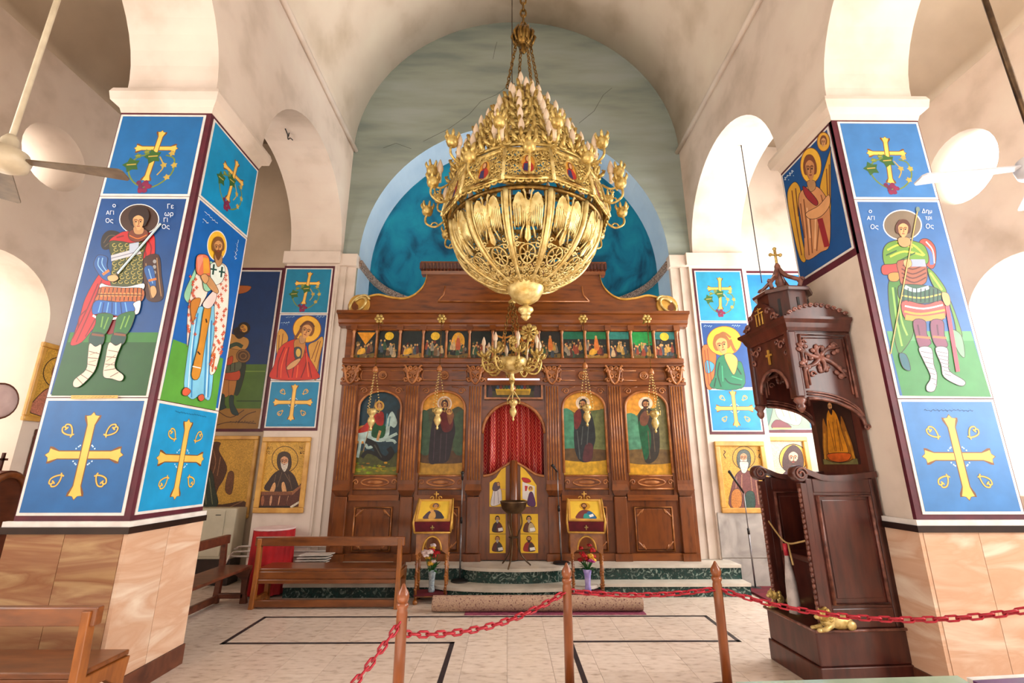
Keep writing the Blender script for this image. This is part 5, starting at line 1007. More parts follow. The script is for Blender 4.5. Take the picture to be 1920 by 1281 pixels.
for i in range(NI):
    x0 = rx0 + i * step + .02; w = step - .04; z0 = Z['rowb'] + .005; h = Z['rowt'] - Z['rowb'] - .005; R = random.Random(i * 13 + 5)
    t = thing('festal_icon', 'small icon ' + hints[i], 'icon', (x0 + w / 2, YI - .012, z0), 0, 'small festal icons in the upper row')
    g = MB().prism([V(x0, YI - .012, z0), V(x0 + w, YI - .012, z0), V(x0 + w, YI - .012, z0 + h), V(x0, YI - .012, z0 + h)], (0, .01, 0)); g.c = [rgb(26, 36, 34)] * len(g.c); g.build('ground', 'oil', t)
    p = Paint((x0, YI - .012, z0), (0, -1, 0), (1, 0, 0), (0, 0, 1), None, .0008)
    top = {8: rgb(30, 34, 40), 9: rgb(20, 110, 84), 10: rgb(20, 120, 70), 11: rgb(40, 130, 120), 12: rgb(30, 150, 70), 13: rgb(40, 120, 116)}.get(i)
    if top: p.rect(.005, h * (.5 if i == 12 else .72), w - .005, h - .005, top)
    p.blob([(.01, .01), (.01, h * .16), (w * .4, h * .12), (w - .01, h * .2), (w - .01, .01)], [rgb(120, 96, 40), rgb(56, 60, 36), rgb(176, 130, 50), rgb(70, 66, 40)][i % 4])
    if i in (0,): p.poly([(.02, h * .95), (w - .02, h * .95), (w * .62, h * .62), (w * .5, h * .5), (w * .38, h * .62)], rgb(226, 150, 30))
    if i in (1, 3, 13): p.ell(w / 2, h * .82, w * .22, h * .15, rgb(240, 196, 50), 16)
    if i == 4: p.ell(w / 2, h * .62, w * .32, h * .34, rgb(232, 170, 50), 18)
    if i == 7: p.ell(w / 2, h * .6, w * .36, h * .32, rgb(206, 130, 40), 18); p.ell(w / 2, h * .62, w * .2, h * .2, rgb(110, 56, 30), 14)
    if i == 6: p.line([(w * .12, h * .85), (w * .5, h * .76), (w * .88, h * .85)], .03, rgb(214, 150, 70)); p.line([(w * .5, h * .85), (w * .48, h * .3)], .05, rgb(200, 130, 60)); p.ell(w * .5, h * .88, .022, .026, SKIN, 8)
    pal = [rgb(190, 150, 70), rgb(150, 66, 40), rgb(70, 84, 96), rgb(206, 176, 130), rgb(60, 92, 66), rgb(120, 90, 60), rgb(96, 50, 44), rgb(150, 140, 120)]
    for k in range(26): x = R.uniform(.03, w - .03); b = R.uniform(.02, h * .62); c = pal[R.randrange(8)]; p.ell(x, b, R.uniform(.008, .022), R.uniform(.012, .035), sh(c, R.uniform(.25, .7)), 7)
    nf = 11 if i in (3, 5, 9, 12, 13) else 7
    for k in range(nf):
        x = w * (.12 + .76 * ((k * .618) % 1)); b = h * R.uniform(.06, .36); hh = h * R.uniform(.2, .32); ww = w * R.uniform(.06, .1); c = pal[R.randrange(8)]
        p.blob([(x - ww, b), (x - ww * .8, b + hh * .6), (x, b + hh), (x + ww * .8, b + hh * .6), (x + ww, b)], c); p.ell(x, b + hh + .012, .016, .019, rgb(206, 160, 100), 8)
        if R.random() > .4: p.line([(x, b + hh * .8), (x + ww * .5, b + hh * .2)], .008, sh(c, .45))
    if i in (0, 2, 10): p.blob([(w * .15, h * .15), (w * .2, h * .32), (w * .45, h * .38), (w * .5, h * .2)], rgb(226, 170, 50))
    if i in (4, 8, 10): p.blob([(w * .4, h * .35), (w * .42, h * .68), (w * .5, h * .8), (w * .58, h * .68), (w * .62, h * .35)], rgb(214, 120, 50) if i != 4 else rgb(190, 90, 50)); p.ell(w * .5, h * .8, .02, .025, SKIN, 8)
    p.build('figure', 'oil', t)
# ---------------------------------------------------------------- great chandelier
CX, CY_ = .2, 5.0
def cz(py): return AY(985, py, CY_).z
def cr(hw, z): return hw * (CY_ * math.cos(TH) + (z - 1.7) * math.sin(TH)) / F
zb0 = cz(598)
ch = thing('chandelier', 'huge gilded brass chandelier with tiers of candle bulbs hanging in the nave', 'chandelier', (CX, CY_, zb0))
def CL(x, y, z): return V(CX + x, CY_ + y, z)
def rot(a): return Matrix.Rotation(a, 4, 'Z')
NP = 12; A0 = -PI / 2     # panel 0 faces the camera
zB = cz(432); RB = cr(139, zB)          # bowl sphere
zc_ = cz(540)
phi1 = math.acos(min(1, cr(36, zc_) / RB))   # latitude (downwards) where the cup begins
def bowl(az, t, off=0.):                  # t 0 rim .. 1 cup
    ph = phi1 * t; r = (RB + off) * math.cos(ph); z = zB - (RB + off) * math.sin(ph) * .86; return V(r * math.cos(az), r * math.sin(az), z - zb0)
h = PI / NP
rb = MB()
rb.tube([bowl(A0 + h, i / 16) for i in range(17)], [.03 - .012 * i / 16 for i in range(17)], 8); rb.tube([bowl(A0 + h - .05, i / 16, -.012) for i in range(14)], .012, 6); rb.tube([bowl(A0 + h + .05, i / 16, -.012) for i in range(14)], .012, 6)
rib = rb.build('bowl_rib', 'gold_light', ch, local=True)
for k in range(1, NP): inst(rib, 'bowl_rib', ch, rot(2 * PI * k / NP))
# eagle panel of openwork
def pan(s, t, off=0.): return bowl(A0 + s * h * .86, t, off)
ep = MB()
def flat(pts, off=.0, th=.014):
    n = len(pts); a = [pan(s, t, off) for s, t in pts]; b = [pan(s, t, off - th) for s, t in pts]
    ep.add(a + b, [list(range(n)), [n + i for i in range(n)][::-1]] + [(i, n + i, n + (i + 1) % n, (i + 1) % n) for i in range(n)])
def tb(pts, r=.008): ep.tube([pan(s, t) for s, t in pts], r, 5)
for sg in (-1, 1):
    flat([(sg * a, b) for a, b in [(.08, .16), (.2, .12), (.32, .07), (.5, .05), (.68, .09), (.8, .17), (.74, .2), (.6, .17), (.5, .2), (.4, .18), (.28, .24), (.14, .26)]], .008)    # wing
    for k in range(6): w0 = .2 + .11 * k; flat([(sg * a, b) for a, b in [(w0 - .03, .19 - .006 * k), (w0 + .06, .18), (w0 + .07 - .004 * k, .32 + .012 * k), (w0 + .01, .4 + (.02 if k % 2 else -.015)), (w0 - .025, .32)]], .004)
    flat([(sg * a, b) for a, b in [(0, .15), (.1, .12), (.12, .06), (.2, .02), (.3, .035), (.22, .055), (.2, .09), (.16, .14), (.06, .2)]], .012)   # neck and head
    tb([(sg * .2, .36), (sg * .36, .42), (sg * .5, .5)], .01)     # leg
flat([(-.13, .14), (.13, .14), (.16, .28), (.1, .38), (.2, .5), (0, .54), (-.2, .5), (-.1, .38), (-.16, .28)], .012)      # body and tail
for k in range(3): tb([(-.12, .2 + k * .06), (0, .23 + k * .06), (.12, .2 + k * .06)], .008)
# wheel
cw, rw = .66, .105
tb([(.62 * math.cos(i * PI / 10), cw + rw * math.sin(i * PI / 10)) for i in range(21)], .011); tb([(.16 * math.cos(i * PI / 5), cw + .028 * math.sin(i * PI / 5)) for i in range(11)], .01)
for i in range(8): a = i * PI / 4; tb([(.16 * math.cos(a), cw + .028 * math.sin(a)), (.6 * math.cos(a), cw + rw * math.sin(a))], .008)
# scroll fillers
def curl(s0, t0, r, d, q=.16):
    tb([(s0 + r * (1 - k / 12) * math.cos(k * .8 * d), t0 + q * r * (1 - k / 12) * math.sin(k * .8 * d)) for k in range(9)], .009)
for s0, t0, r in ((.72, .56, .2), (-.72, .56, .2), (.75, .5, .16), (-.75, .5, .16), (.35, .79, .22), (-.35, .79, .22), (.0, .82, .2), (.4, .87, .2), (-.4, .87, .2), (0, .91, .26), (.35, .95, .25), (-.35, .95, .25), (.78, .76, .18), (-.78, .76, .18), (.8, .68, .12), (-.8, .68, .12), (.62, .83, .2), (-.62, .83, .2), (.7, .93, .2), (-.7, .93, .2), (0, .97, .25)): curl(s0, t0, r, 1 if s0 >= 0 else -1)
for sg in (-1, 1): tb([(sg * .97, .02), (sg * .97, .5), (sg * .95, .98)], .008); tb([(sg * .2, .55), (sg * .6, .54), (sg * .95, .57)], .007); tb([(0, .77), (sg * .4, .83), (sg * .95, .8)], .008); tb([(0, .985), (sg * .95, .9)], .008)
epo = ep.build('eagle_panel', 'gold_light', ch, local=True)
for k in range(1, NP): inst(epo, 'eagle_panel', ch, rot(2 * PI * k / NP))
# drum band of pierced panels leaning outwards below
zt_, zl_ = cz(368), cz(424); rt_, rl_ = cr(138, zt_), cr(153, zl_)
def band(az, t, off=0.):   # flat faceted: az within panel -1..1
    r = rt_ + (rl_ - rt_) * t + off; z = zt_ + (zl_ - zt_) * t
    a, b = V(r * math.cos(A0 - h), r * math.sin(A0 - h), z - zb0), V(r * math.cos(A0 + h), r * math.sin(A0 + h), z - zb0)
    return a + (b - a) * (az + 1) / 2
bp = MB()
def bt(pts, r=.01): bp.tube([band(s, t) for s, t in pts], r, 5)
bt([(-1, 0), (1, 0)], .026); bt([(-1, .04), (1, .04)], .014); bt([(-1, .96), (1, .96)], .03); bt([(-1, .9), (1, .9)], .012)
R = random.Random(11)
for i in range(9):
    for j in range(5):
        s0 = -.88 + i * .22; t0 = .12 + j * .18
        if abs(s0) < .34 and .2 < t0 < .8: continue
        d = 1 if (i + j) % 2 else -1; bt([(s0 + .12 * (1 - k / 11) * math.cos(k * .9 * d + i), t0 + .1 * (1 - k / 11) * math.sin(k * .9 * d + i)) for k in range(9)], .0105)
        if i < 8: bt([(s0 + .06, t0 - .07), (s0 + .17, t0 + .08)], .009)
bt([(.34 * math.cos(i * PI / 9), .5 + .34 * math.sin(i * PI / 9)) for i in range(19)], .014)
for i in range(7):   # lower scallops
    bt([(-.9 + i * .3 + .12 * math.cos(k * PI / 5), 1.02 + .07 * math.sin(k * PI / 5)) for k in range(6)], .012)
bpo = bp.build('pierced_band_panel', 'gold', ch, local=True)
for k in range(1, NP): inst(bpo, 'pierced_band_panel', ch, rot(2 * PI * k / NP))
bs = MB().tube([band(1, 0, .01), band(1, .5, .015), band(1, 1.05, .012)], .02, 6).build('band_edge', 'gold_light', ch, local=True)
for k in range(1, NP): inst(bs, 'band_edge', ch, rot(2 * PI * k / NP))
im = MB(); n = 16; pts = [band(.3 * math.cos(2 * PI * i / n), .5 + .31 * math.sin(2 * PI * i / n)) for i in range(n)]
im.add(pts, [list(range(n))], False, rgb(214, 150, 50))
def ib(pts, c, o): im.add([band(s, t, o) for s, t in pts], [list(range(len(pts)))], False, c)
ib([(-.24, .7), (-.2, .5), (-.06, .4), (.1, .42), (.22, .56), (.24, .72), (0, .8)], rgb(176, 40, 30), .003); ib([(-.2, .72), (-.16, .5), (0, .48), (.04, .76)], rgb(40, 40, 90), .005); ib([(.12 * math.cos(2 * PI * i / 12), .34 + .12 * math.sin(2 * PI * i / 12)) for i in range(12)], rgb(120, 60, 30), .006); ib([(.08 * math.cos(2 * PI * i / 12), .35 + .09 * math.sin(2 * PI * i / 12)) for i in range(12)], rgb(214, 160, 110), .008)
imo = im.build('enamel_medallion', 'paint', ch, local=True)
for k in range(1, NP): inst(imo, 'enamel_medallion', ch, rot(2 * PI * k / NP))
m = MB(); m.tube([V(RB * .99 * math.cos(i * PI / 24), RB * .99 * math.sin(i * PI / 24), zB - zb0 + .01) for i in range(48)], .03, 6, True); m.tube([V(rl_ * .97 * math.cos(i * PI / 24), rl_ * .97 * math.sin(i * PI / 24), zl_ - zb0 + .02) for i in range(48)], .03, 6, True); m.build('bowl_rim', 'gold_old', ch, local=True)
# cup and finial
u = cr(36, zc_); z1 = zc_ - zb0 - .0
MB().lathe([(u * 1.06, z1 + .09), (u * 1.16, z1 + .06), (u * 1.12, z1 + .03), (u * .98, z1 + .01), (u * .9, z1 - .06), (u * .68, z1 - .14), (u * .36, z1 - .19), (u * .12, z1 - .205)], 24).build('bottom_cup', 'gold_light', ch, local=True)
zz = z1 - .2
MB().lathe([(.03, zz), (.035, zz - .03), (.085, zz - .05), (.09, zz - .08), (.06, zz - .11), (.045, zz - .14), (.06, zz - .15), (.02, zz - .19), (.012, zz - .2)], 14).build('finial', 'gold_light', ch, local=True)
# inner frame and tiers of candles
mz = cz(150) - zb0
m = MB(); m.tube([V(0, 0, zl_ - zb0), V(0, 0, mz - .15)], .05, 8)
for i in range(8): a = i * PI / 4; m.tube([V(rt_ * .97 * math.cos(a), rt_ * .97 * math.sin(a), zt_ - zb0), V(.2 * math.cos(a), .2 * math.sin(a), mz - .3)], .016, 6); m.tube([V(RB * .97 * math.cos(a), RB * .97 * math.sin(a), zB - zb0), V(.05 * math.cos(a), .05 * math.sin(a), zt_ - zb0)], .014, 6)
m.build('inner_frame', 'gold_old', ch, local=True)
cup = MB(); cup.lathe([(.012, -.05), (.03, -.03), (.05, 0), (.045, .012), (.02, .014)], 10)
for i in range(6):
    a = i * PI / 3; cup.tube([V(.03 * math.cos(a), .03 * math.sin(a), -.03), V(.075 * math.cos(a), .075 * math.sin(a), .0), V(.095 * math.cos(a), .095 * math.sin(a), .035), V(.07 * math.cos(a), .07 * math.sin(a), .05)], [.014, .022, .016, .006], 5)
cup_me = cup.build('x', 'gold', None); cup_me = cup_me.data; bpy.data.objects.remove(bpy.data.objects['x'])
cnd = MB(); cnd.lathe([(.017, .0), (.017, .085), (.02, .09)], 8); cnd = cnd.build('x', 'candle'); cnd_me = cnd.data; bpy.data.objects.remove(cnd)
blb = MB(); blb.lathe([(.016, .085), (.026, .105), (.031, .13), (.027, .16), (.014, .2), (.003, .225)], 10); blb = blb.build('x', 'bulb'); blb_me = blb.data; bpy.data.objects.remove(blb)
def candle(par, x, y, z, s=1., az=0.):
    c = inst(cup_me, 'candle_cup', par, Matrix.Translation((x, y, z)) @ rot(az) @ Matrix.Scale(s, 4)); inst(cnd_me, 'candle_sleeve', c); inst(blb_me, 'flame_bulb', c)
tiers = [(348, 130, 18), (316, 112, 16), (284, 92, 14), (254, 71, 12), (226, 51, 9), (199, 30, 6), (176, 15, 3)]
for k, (py, hw, n) in enumerate(tiers):
    z = cz(py) - zb0; r = cr(hw, cz(py)); m = MB(); m.tube([V(r * math.cos(2 * PI * i / 28), r * math.sin(2 * PI * i / 28), z - .07) for i in range(28)], .02, 6, True)
    for i in range(n):
        a = 2 * PI * (i + .5 * (k % 2)) / n + .1; candle(ch, r * math.cos(a), r * math.sin(a), z, 1.18, a)
        a2 = a + PI / n
        for sg in (-1, 1):
            cx, cy = (r + .02) * math.cos(a2 + sg * .35 / n), (r + .02) * math.sin(a2 + sg * .35 / n)
            tg = V(-math.sin(a2), math.cos(a2), 0); m.tube([V(cx, cy, z - .04) + tg * (.07 * (1 - q / 11) * math.cos(q * .8) * sg) + V(0, 0, .08 * (1 - q / 11) * math.sin(q * .8)) for q in range(9)], .014, 5)
        m.tube([V(r * math.cos(a2), r * math.sin(a2), z - .05), V((r + .06) * math.cos(a2), (r + .06) * math.sin(a2), z + .05), V((r + .03) * math.cos(a2), (r + .03) * math.sin(a2), z + .11)], [.03, .02, .006], 5)
    m.build('scroll_tier', 'gold', ch, local=True)
# arms around the band, two heights
am = MB(); r0 = (rt_ + rl_) / 2 + .02
def armpts(r0, dz): return crv([V(r0, 0, dz), V(r0 + .1, 0, dz - .07), V(r0 + .2, 0, dz - .03), V(r0 + .22, 0, dz + .04), V(r0 + .2, 0, dz + .09)], False, 4)
for k in range(NP):
    a = A0 + h + 2 * PI * k / NP
    for dz, rr in ((.0, rt_ + .03), (.75, rl_ - .02)):
        z = zt_ + (zl_ - zt_) * dz - zb0; m = MB(); pts = armpts(rr, 0)
        if dz > .5: pts = armpts(rr + .02, -.05)
        m.tube(pts, .014, 6); m.tube([V(rr + .12 + .05 * (1 - q / 10) * math.cos(q * .8), 0, -.1 + .05 * (1 - q / 10) * math.sin(q * .8)) for q in range(8)], .01, 5)
        e = pts[-1]; m.lathe([(.02, 0), (.055, .02), (.068, .06), (.06, .1), (.045, .12)], 10, (e.x, 0, e.z - .01))
        for i in range(6): b = i * PI / 3; m.tube([V(e.x + .05 * math.cos(b), .05 * math.sin(b), e.z + .08), V(e.x + .075 * math.cos(b), .075 * math.sin(b), e.z + .13), V(e.x + .07 * math.cos(b), .07 * math.sin(b), e.z + .16)], [.02, .016, .006], 5)
        if k == 0: src = m.build('lamp_arm', 'gold', ch, local=True); (src_a := src) if dz < .5 else (src_b := src); arm = src; src.matrix_local = Matrix.Translation((0, 0, z)) @ rot(a + (0 if dz < .5 else h))
        else: arm = inst(src_a if dz < .5 else src_b, 'lamp_arm', ch, Matrix.Translation((0, 0, z)) @ rot(a + (0 if dz < .5 else h)))
        if dz < .5: inst(blb_me, 'flame_bulb', arm, Matrix.Translation((e.x - .09, 0, e.z - .08)) @ Matrix.Scale(1.35, 4)); inst(cnd_me, 'candle_sleeve', arm, Matrix.Translation((e.x - .09, 0, e.z - .08)) @ Matrix.Scale(1.35, 4))
# suspension: ball, four chains, link chain to the vault
zk = cz(70) - zb0
m = MB(); m.sph((0, 0, zk), (.13, .13, .16), 14, 8)
for i in range(10): a = i * PI / 5; m.tube([V(.12 * math.cos(a), .12 * math.sin(a), zk - .12), V(.155 * math.cos(a), .155 * math.sin(a), zk), V(.11 * math.cos(a + .3), .11 * math.sin(a + .3), zk + .12)], [.01, .025, .01], 5)
m.lathe([(.05, -.1), (.03, -.14), (.045, -.17), (.01, -.22)], 10, (0, 0, zk - .06)); m.build('suspension_ball', 'gold_old', ch, local=True)
lk = MB(); lk.tube([V(.02 * math.cos(t), 0, .036 * math.sin(t)) for t in [2 * PI * i / 10 for i in range(10)]], .008, 5, True); lk = lk.build('x', 'gold_old'); lk_me = lk.data; bpy.data.objects.remove(lk)
def linkchain(par, a, b, me, pitch, name='chain_link', s=1., off=None):
    a = Vector(a); b = Vector(b); d = b - a; n = max(2, int(d.length / pitch)); q = V(0, 0, 1).rotation_difference(d.normalized()).to_matrix().to_4x4()
    for i in range(n): inst(me, name, par, Matrix.Translation(a + d * (i + .5) / n) @ q @ rot((i % 2) * PI / 2) @ Matrix.Scale(s, 4))
for i in range(4):
    a = i * PI / 2 + .35; r = cr(34, cz(180)); linkchain(ch, V(.1 * math.cos(a), .1 * math.sin(a), zk - .1), V(r * math.cos(a), r * math.sin(a), cz(175) - zb0), lk_me, .062)
linkchain(ch, V(0, 0, zk + .14), V(0, 0, ZC + RV - zb0 - .02), lk_me, .11, 'hanging_link', 1.9)
# ---------------------------------------------------------------- small chandelier before the doors
YS = 6.6; sx_, sz_ = .058, zy(715, YS)
sc = thing('small_chandelier', 'small golden chandelier with candles hanging before the sanctuary doors', 'chandelier', (sx_, YS, sz_))
def sz(py): return zy(py, YS) - sz_
MB().lathe([(.02, sz(716)), (.05, sz(712)), (.03, sz(706)), (.03, sz(700)), (.08, sz(699)), (.16, sz(694)), (.2, sz(685)), (.215, sz(676)), (.2, sz(673)), (.05, sz(672))], 22).build('bowl', 'gold_light', sc, local=True)
MB().lathe([(.012, sz(738)), (.03, sz(730)), (.02, sz(722)), (.04, sz(716))], 10).build('drop', 'gold', sc, local=True)
for k in range(8):
    a = k * PI / 4 + .2; pts = crv([V(.17, 0, sz(686)), V(.27, 0, sz(699)), V(.38, 0, sz(697)), V(.44, 0, sz(680)), V(.42, 0, sz(670))], False, 4); m = MB(); m.tube(pts, .016, 6)
    for cx, czz, rr in ((.3, sz(688), .05), (.38, sz(684), .055), (.25, sz(695), .04), (.42, sz(690), .04)): m.tube([V(cx + rr * (1 - q / 10) * math.cos(q * .8), 0, czz + rr * (1 - q / 10) * math.sin(q * .8)) for q in range(9)], .011, 5)
    if k == 0: src = m.build('scroll_arm', 'gold', sc, local=True); o = src; o.matrix_local = rot(a)
    else: o = inst(src, 'scroll_arm', sc, rot(a))
    c = inst(cup_me, 'candle_cup', o, Matrix.Translation((.42, 0, sz(668)))); inst(cnd_me, 'candle_sleeve', c, Matrix.Diagonal((1, 1, 1.5, 1))); inst(blb_me, 'flame_bulb', c, Matrix.Translation((0, 0, .045)))
for k in range(3):
    a = k * 2 * PI / 3 + .6; linkchain(sc, V(.2 * math.cos(a), .2 * math.sin(a), sz(672)), V(.03 * math.cos(a), .03 * math.sin(a), sz(568)), lk_me, .06)
    x, y = .21 * math.cos(a), .21 * math.sin(a); m = MB()
    for q in range(8): w = q * PI / 4; m.sph(V(x + .05 * math.cos(w), y, sz(645) + .05 * math.sin(w)), (.022, .01, .022), 6, 4)
    m.sph(V(x, y, sz(645)), (.035, .014, .035), 8, 5); m.build('filigree_boss', 'gold', sc, local=True)
m = MB(); zz = sz(628)   # budded cross on the rim
for q in range(8):
    w = q * PI / 4; m.sph(V(.25 + .1 * math.cos(w), -.12, zz + .1 * math.sin(w)), (.04, .012, .04), 8, 5); m.tube([V(.25, -.12, zz), V(.25 + .09 * math.cos(w), -.12, zz + .09 * math.sin(w))], .016, 5)
m.tube([V(.25, -.12, zz), V(.2, -.08, sz(668))], .015, 6); m.build('rim_cross', 'gold', sc, local=True)
MB().lathe([(.05, sz(570)), (.06, sz(566)), (.02, sz(562)), (.01, sz(558))], 10).build('crown', 'gold', sc, local=True)
MB().tube([V(0, 0, sz(560)), V(0, 0, ZC + RV - sz_ - .03)], .009, 6).build('hanging_rod', 'bronze', sc, local=True)
# ---------------------------------------------------------------- oil lamps before the screen
def oil_lamp(px0, py0, px1, py1, label, bracket=True):
    yl = YI - .42 if bracket else YI - .3; top = AY(px0, py0, yl); bot = AY(px1, py1, yl); x = top.x
    t = thing('hanging_oil_lamp', label, 'lamp', (x, yl, bot.z), 0, 'hanging brass oil lamps'); H = top.z - bot.z
    m = MB(); m.lathe([(.012, 0), (.02, .03), (.01, .05), (.04, .09), (.06, .14), (.045, .19), (.03, .21), (.05, .24), (.075, .28), (.06, .32), (.035, .33)], 12); m.build('lamp_body', 'gold_light', t, local=True)
    for k in range(3):
        a = k * 2 * PI / 3 + .4; m = MB()
        m.tube([V(.06 * math.cos(a), .06 * math.sin(a), .29), V(.105 * math.cos(a), .105 * math.sin(a), .27), V(.11 * math.cos(a), .11 * math.sin(a), .33)], .01, 5); m.build('lamp_handle', 'gold', t, local=True)
        zt2 = .33 + min(.55, H * .35); pts = [V(.11 * math.cos(a), .11 * math.sin(a), .33), V(.015 * math.cos(a), .015 * math.sin(a), zt2)]
        m = MB()
        for q in range(14): m.sph(pts[0].lerp(pts[1], q / 13), .0115, 6, 4)
        m.build('bead_chain', 'gold_light', t, local=True)['kind'] = 'stuff'
    zt2 = .33 + min(.55, H * .35)
    MB().lathe([(.03, zt2), (.045, zt2 + .02), (.04, zt2 + .06), (.015, zt2 + .1)], 10).build('smoke_bell', 'wood_trim', t, local=True)
    MB().tube([V(0, 0, zt2 + .08), V(0, 0, H)], .006, 5).build('cord', 'gold_old', t, local=True)
    if not bracket: MB().tube([V(0, 0, H - .01), V(0, .32, H - .01)], .008, 6).build('hook', 'gold_old', t, local=True)
    if bracket:
        m = MB(); m.tube([V(0, 0, H), V(.0, .1, H + .05), V(0, .2, H)], .014, 6)
        for q in range(6): w = q * PI / 3; m.sph(V(.05 * math.cos(w), .0, H + .02 + .05 * math.sin(w)), (.028, .014, .028), 7, 5)
        m.sph(V(0, -.01, H + .02), .026, 8, 5); m.build('rosette_hook', 'gold', t, local=True)
oil_lamp(711, 600, 692, 808, 'brass oil lamp hanging before the rider icon'); oil_lamp(828, 600, 818, 806, 'brass oil lamp hanging before the mother and child icon')
oil_lamp(1093, 600, 1103, 800, 'brass oil lamp hanging before the icon right of the doorway'); oil_lamp(1213, 600, 1240, 812, 'brass oil lamp hanging before the rightmost icon of the screen')
oil_lamp(962, 745, 963, 790, 'small oil lamp hanging before the red curtain', False)
# ---------------------------------------------------------------- bishop's throne
th = thing('carved_throne', 'dark carved wooden bishop throne with canopy, turret and gold cross by right pillar', 'throne', (2.46, 4.15, 0), math.radians(4))
def T(mb, name, m='wood_dark', par=None, bv=0.):
    o = mb.build(name, m, par or th, local=True)
    if bv: bevel(o, bv)
    return o
D = .68; L = .79
T(MB().box(0, L, 0, D, 0, .17), 'lower_step', bv=.008); T(MB().box(.012, L, .012, D - .012, .17, .43), 'upper_step', bv=.012); T(MB().tube([(0, 0, .425), (L, 0, .425)], .012, 6), 'step_nosing', 'wood_carve'); T(MB().tube([(0, 0, .425), (0, D, .425)], .012, 6), 'step_nosing', 'wood_carve')
for y0, y1, nm in ((.02, .065, 'near'), (D - .075, D - .03, 'far')):
    s = T(MB().box(.13, L, y0 + .008, y1 - .008, .43, 1.6), 'side_panel')
    for a in ((.13, .19, .43, 1.6), (L - .07, L, .43, 1.6), (.19, L - .07, .43, .58), (.19, L - .07, 1.48, 1.6)): T(MB().box(a[0], a[1], y0, y1, a[2], a[3]), 'panel_frame', bv=.008)
    for yy in ((y0 - .002,) if nm == 'near' else (y0,)):
        T(MB().tube([(.215, yy, .61), (L - .095, yy, .61), (L - .095, yy, 1.455), (.215, yy, 1.455)], .016, 6, True), 'panel_moulding', 'wood_carve'); T(MB().box(.25, L - .13, y0 + .002, y1, .65, 1.42), 'raised_field', bv=.006)
    # front post with rope carving
    p = T(MB().box(.08, .13, y0 - .005, y1 + .005, .43, 1.56), 'front_post'); m = MB()
    for k in range(26): z = .45 + k * .042; m.sph((.078, (y0 + y1) / 2, z), (.012, .022, .024), 6, 4, Matrix.Rotation(.5, 3, 'X'))
    T(m, 'rope_carving', 'wood_carve')['kind'] = 'stuff'
    # arm rail with volute
    cv = crv([V(L, 0, 1.66), V(.5, 0, 1.63), (.3, 0, 1.63), V(.18, 0, 1.67), V(.1, 0, 1.7)], False, 5); m = MB()
    for i in range(len(cv) - 1): m.add([V(cv[j].x, y, cv[j].z + dz) for j in (i, i + 1) for y in (y0 - .02, y1 + .02) for dz in (-.05, 0)], [(0, 1, 5, 4), (2, 6, 7, 3), (1, 3, 7, 5), (0, 4, 6, 2)])
    T(m, 'arm_rail')
    m = MB().lathe([(.062, -.045), (.07, -.03), (.07, .03), (.062, .045)], 20, (.085, (y0 + y1) / 2, 1.64), M=Matrix.Rotation(PI / 2, 3, 'X')); v = T(m, 'arm_volute')
    T(MB().tube([(.085 + .055 * (1 - k / 26) * math.cos(k * .45), y0 - .03, 1.64 + .055 * (1 - k / 26) * math.sin(k * .45)) for k in range(22)], .008, 5), 'volute_spiral', 'wood_carve', v)
T(MB().box(L - .045, L, .02, D - .03, .43, 2.96), 'back_panel'); T(MB().box(.2, L - .045, .06, D - .07, .88, .93), 'seat_board', bv=.01); T(MB().box(.3, L - .045, .06, D - .07, .43, .88), 'seat_front')
# enthroned figure icon on the back
t = MB().box(L - .052, L - .045, .1, D - .11, 1.72, 2.34); t.c = [rgb(46, 24, 20)] * 6; t = T(t, 'back_icon', 'oil')
t['label'] = 'painted figure enthroned in gold robes'
p = Paint((L - .053, D - .11, 1.72), (-1, 0, 0), (0, -1, 0), (0, 0, 1), None, .001); w = D - .21
p.poly([(.02, .0), (w - .02, .0), (w - .02, .05), (.02, .05)], rgb(120, 116, 70)); p.obl([(.06, .05), (.08, .33), (.12, .45), (.16, .35), (w - .16, .35), (w - .12, .45), (w - .08, .33), (w - .06, .05)], rgb(150, 92, 26), .006)
p.obl([(.12, .08), (.14, .3), (.17, .47), (w / 2, .53), (w - .17, .47), (w - .14, .3), (w - .12, .08)], rgb(206, 132, 30), .006); p.lines([[(.18, .42), (.2, .12)], [(w / 2, .4), (w / 2 - .02, .12)], [(w - .18, .42), (w - .2, .12)], [(w / 2 + .05, .4), (w / 2 + .06, .12)]], .008, rgb(120, 66, 20)); p.obl([(.12, .04), (w / 2, .02), (w - .12, .04), (w - .1, .1), (.1, .1)], rgb(206, 92, 30), .006); p.line([(.1, .3), (.05, .05)], .025, rgb(190, 130, 40)); p.line([(w - .1, .3), (w - .05, .05)], .025, rgb(190, 130, 40)); p.face(w / 2, .545, .03, .045, DK, DK)
p.v = [q for q in p.v]; p.build('figure', 'oil', t, local=True)
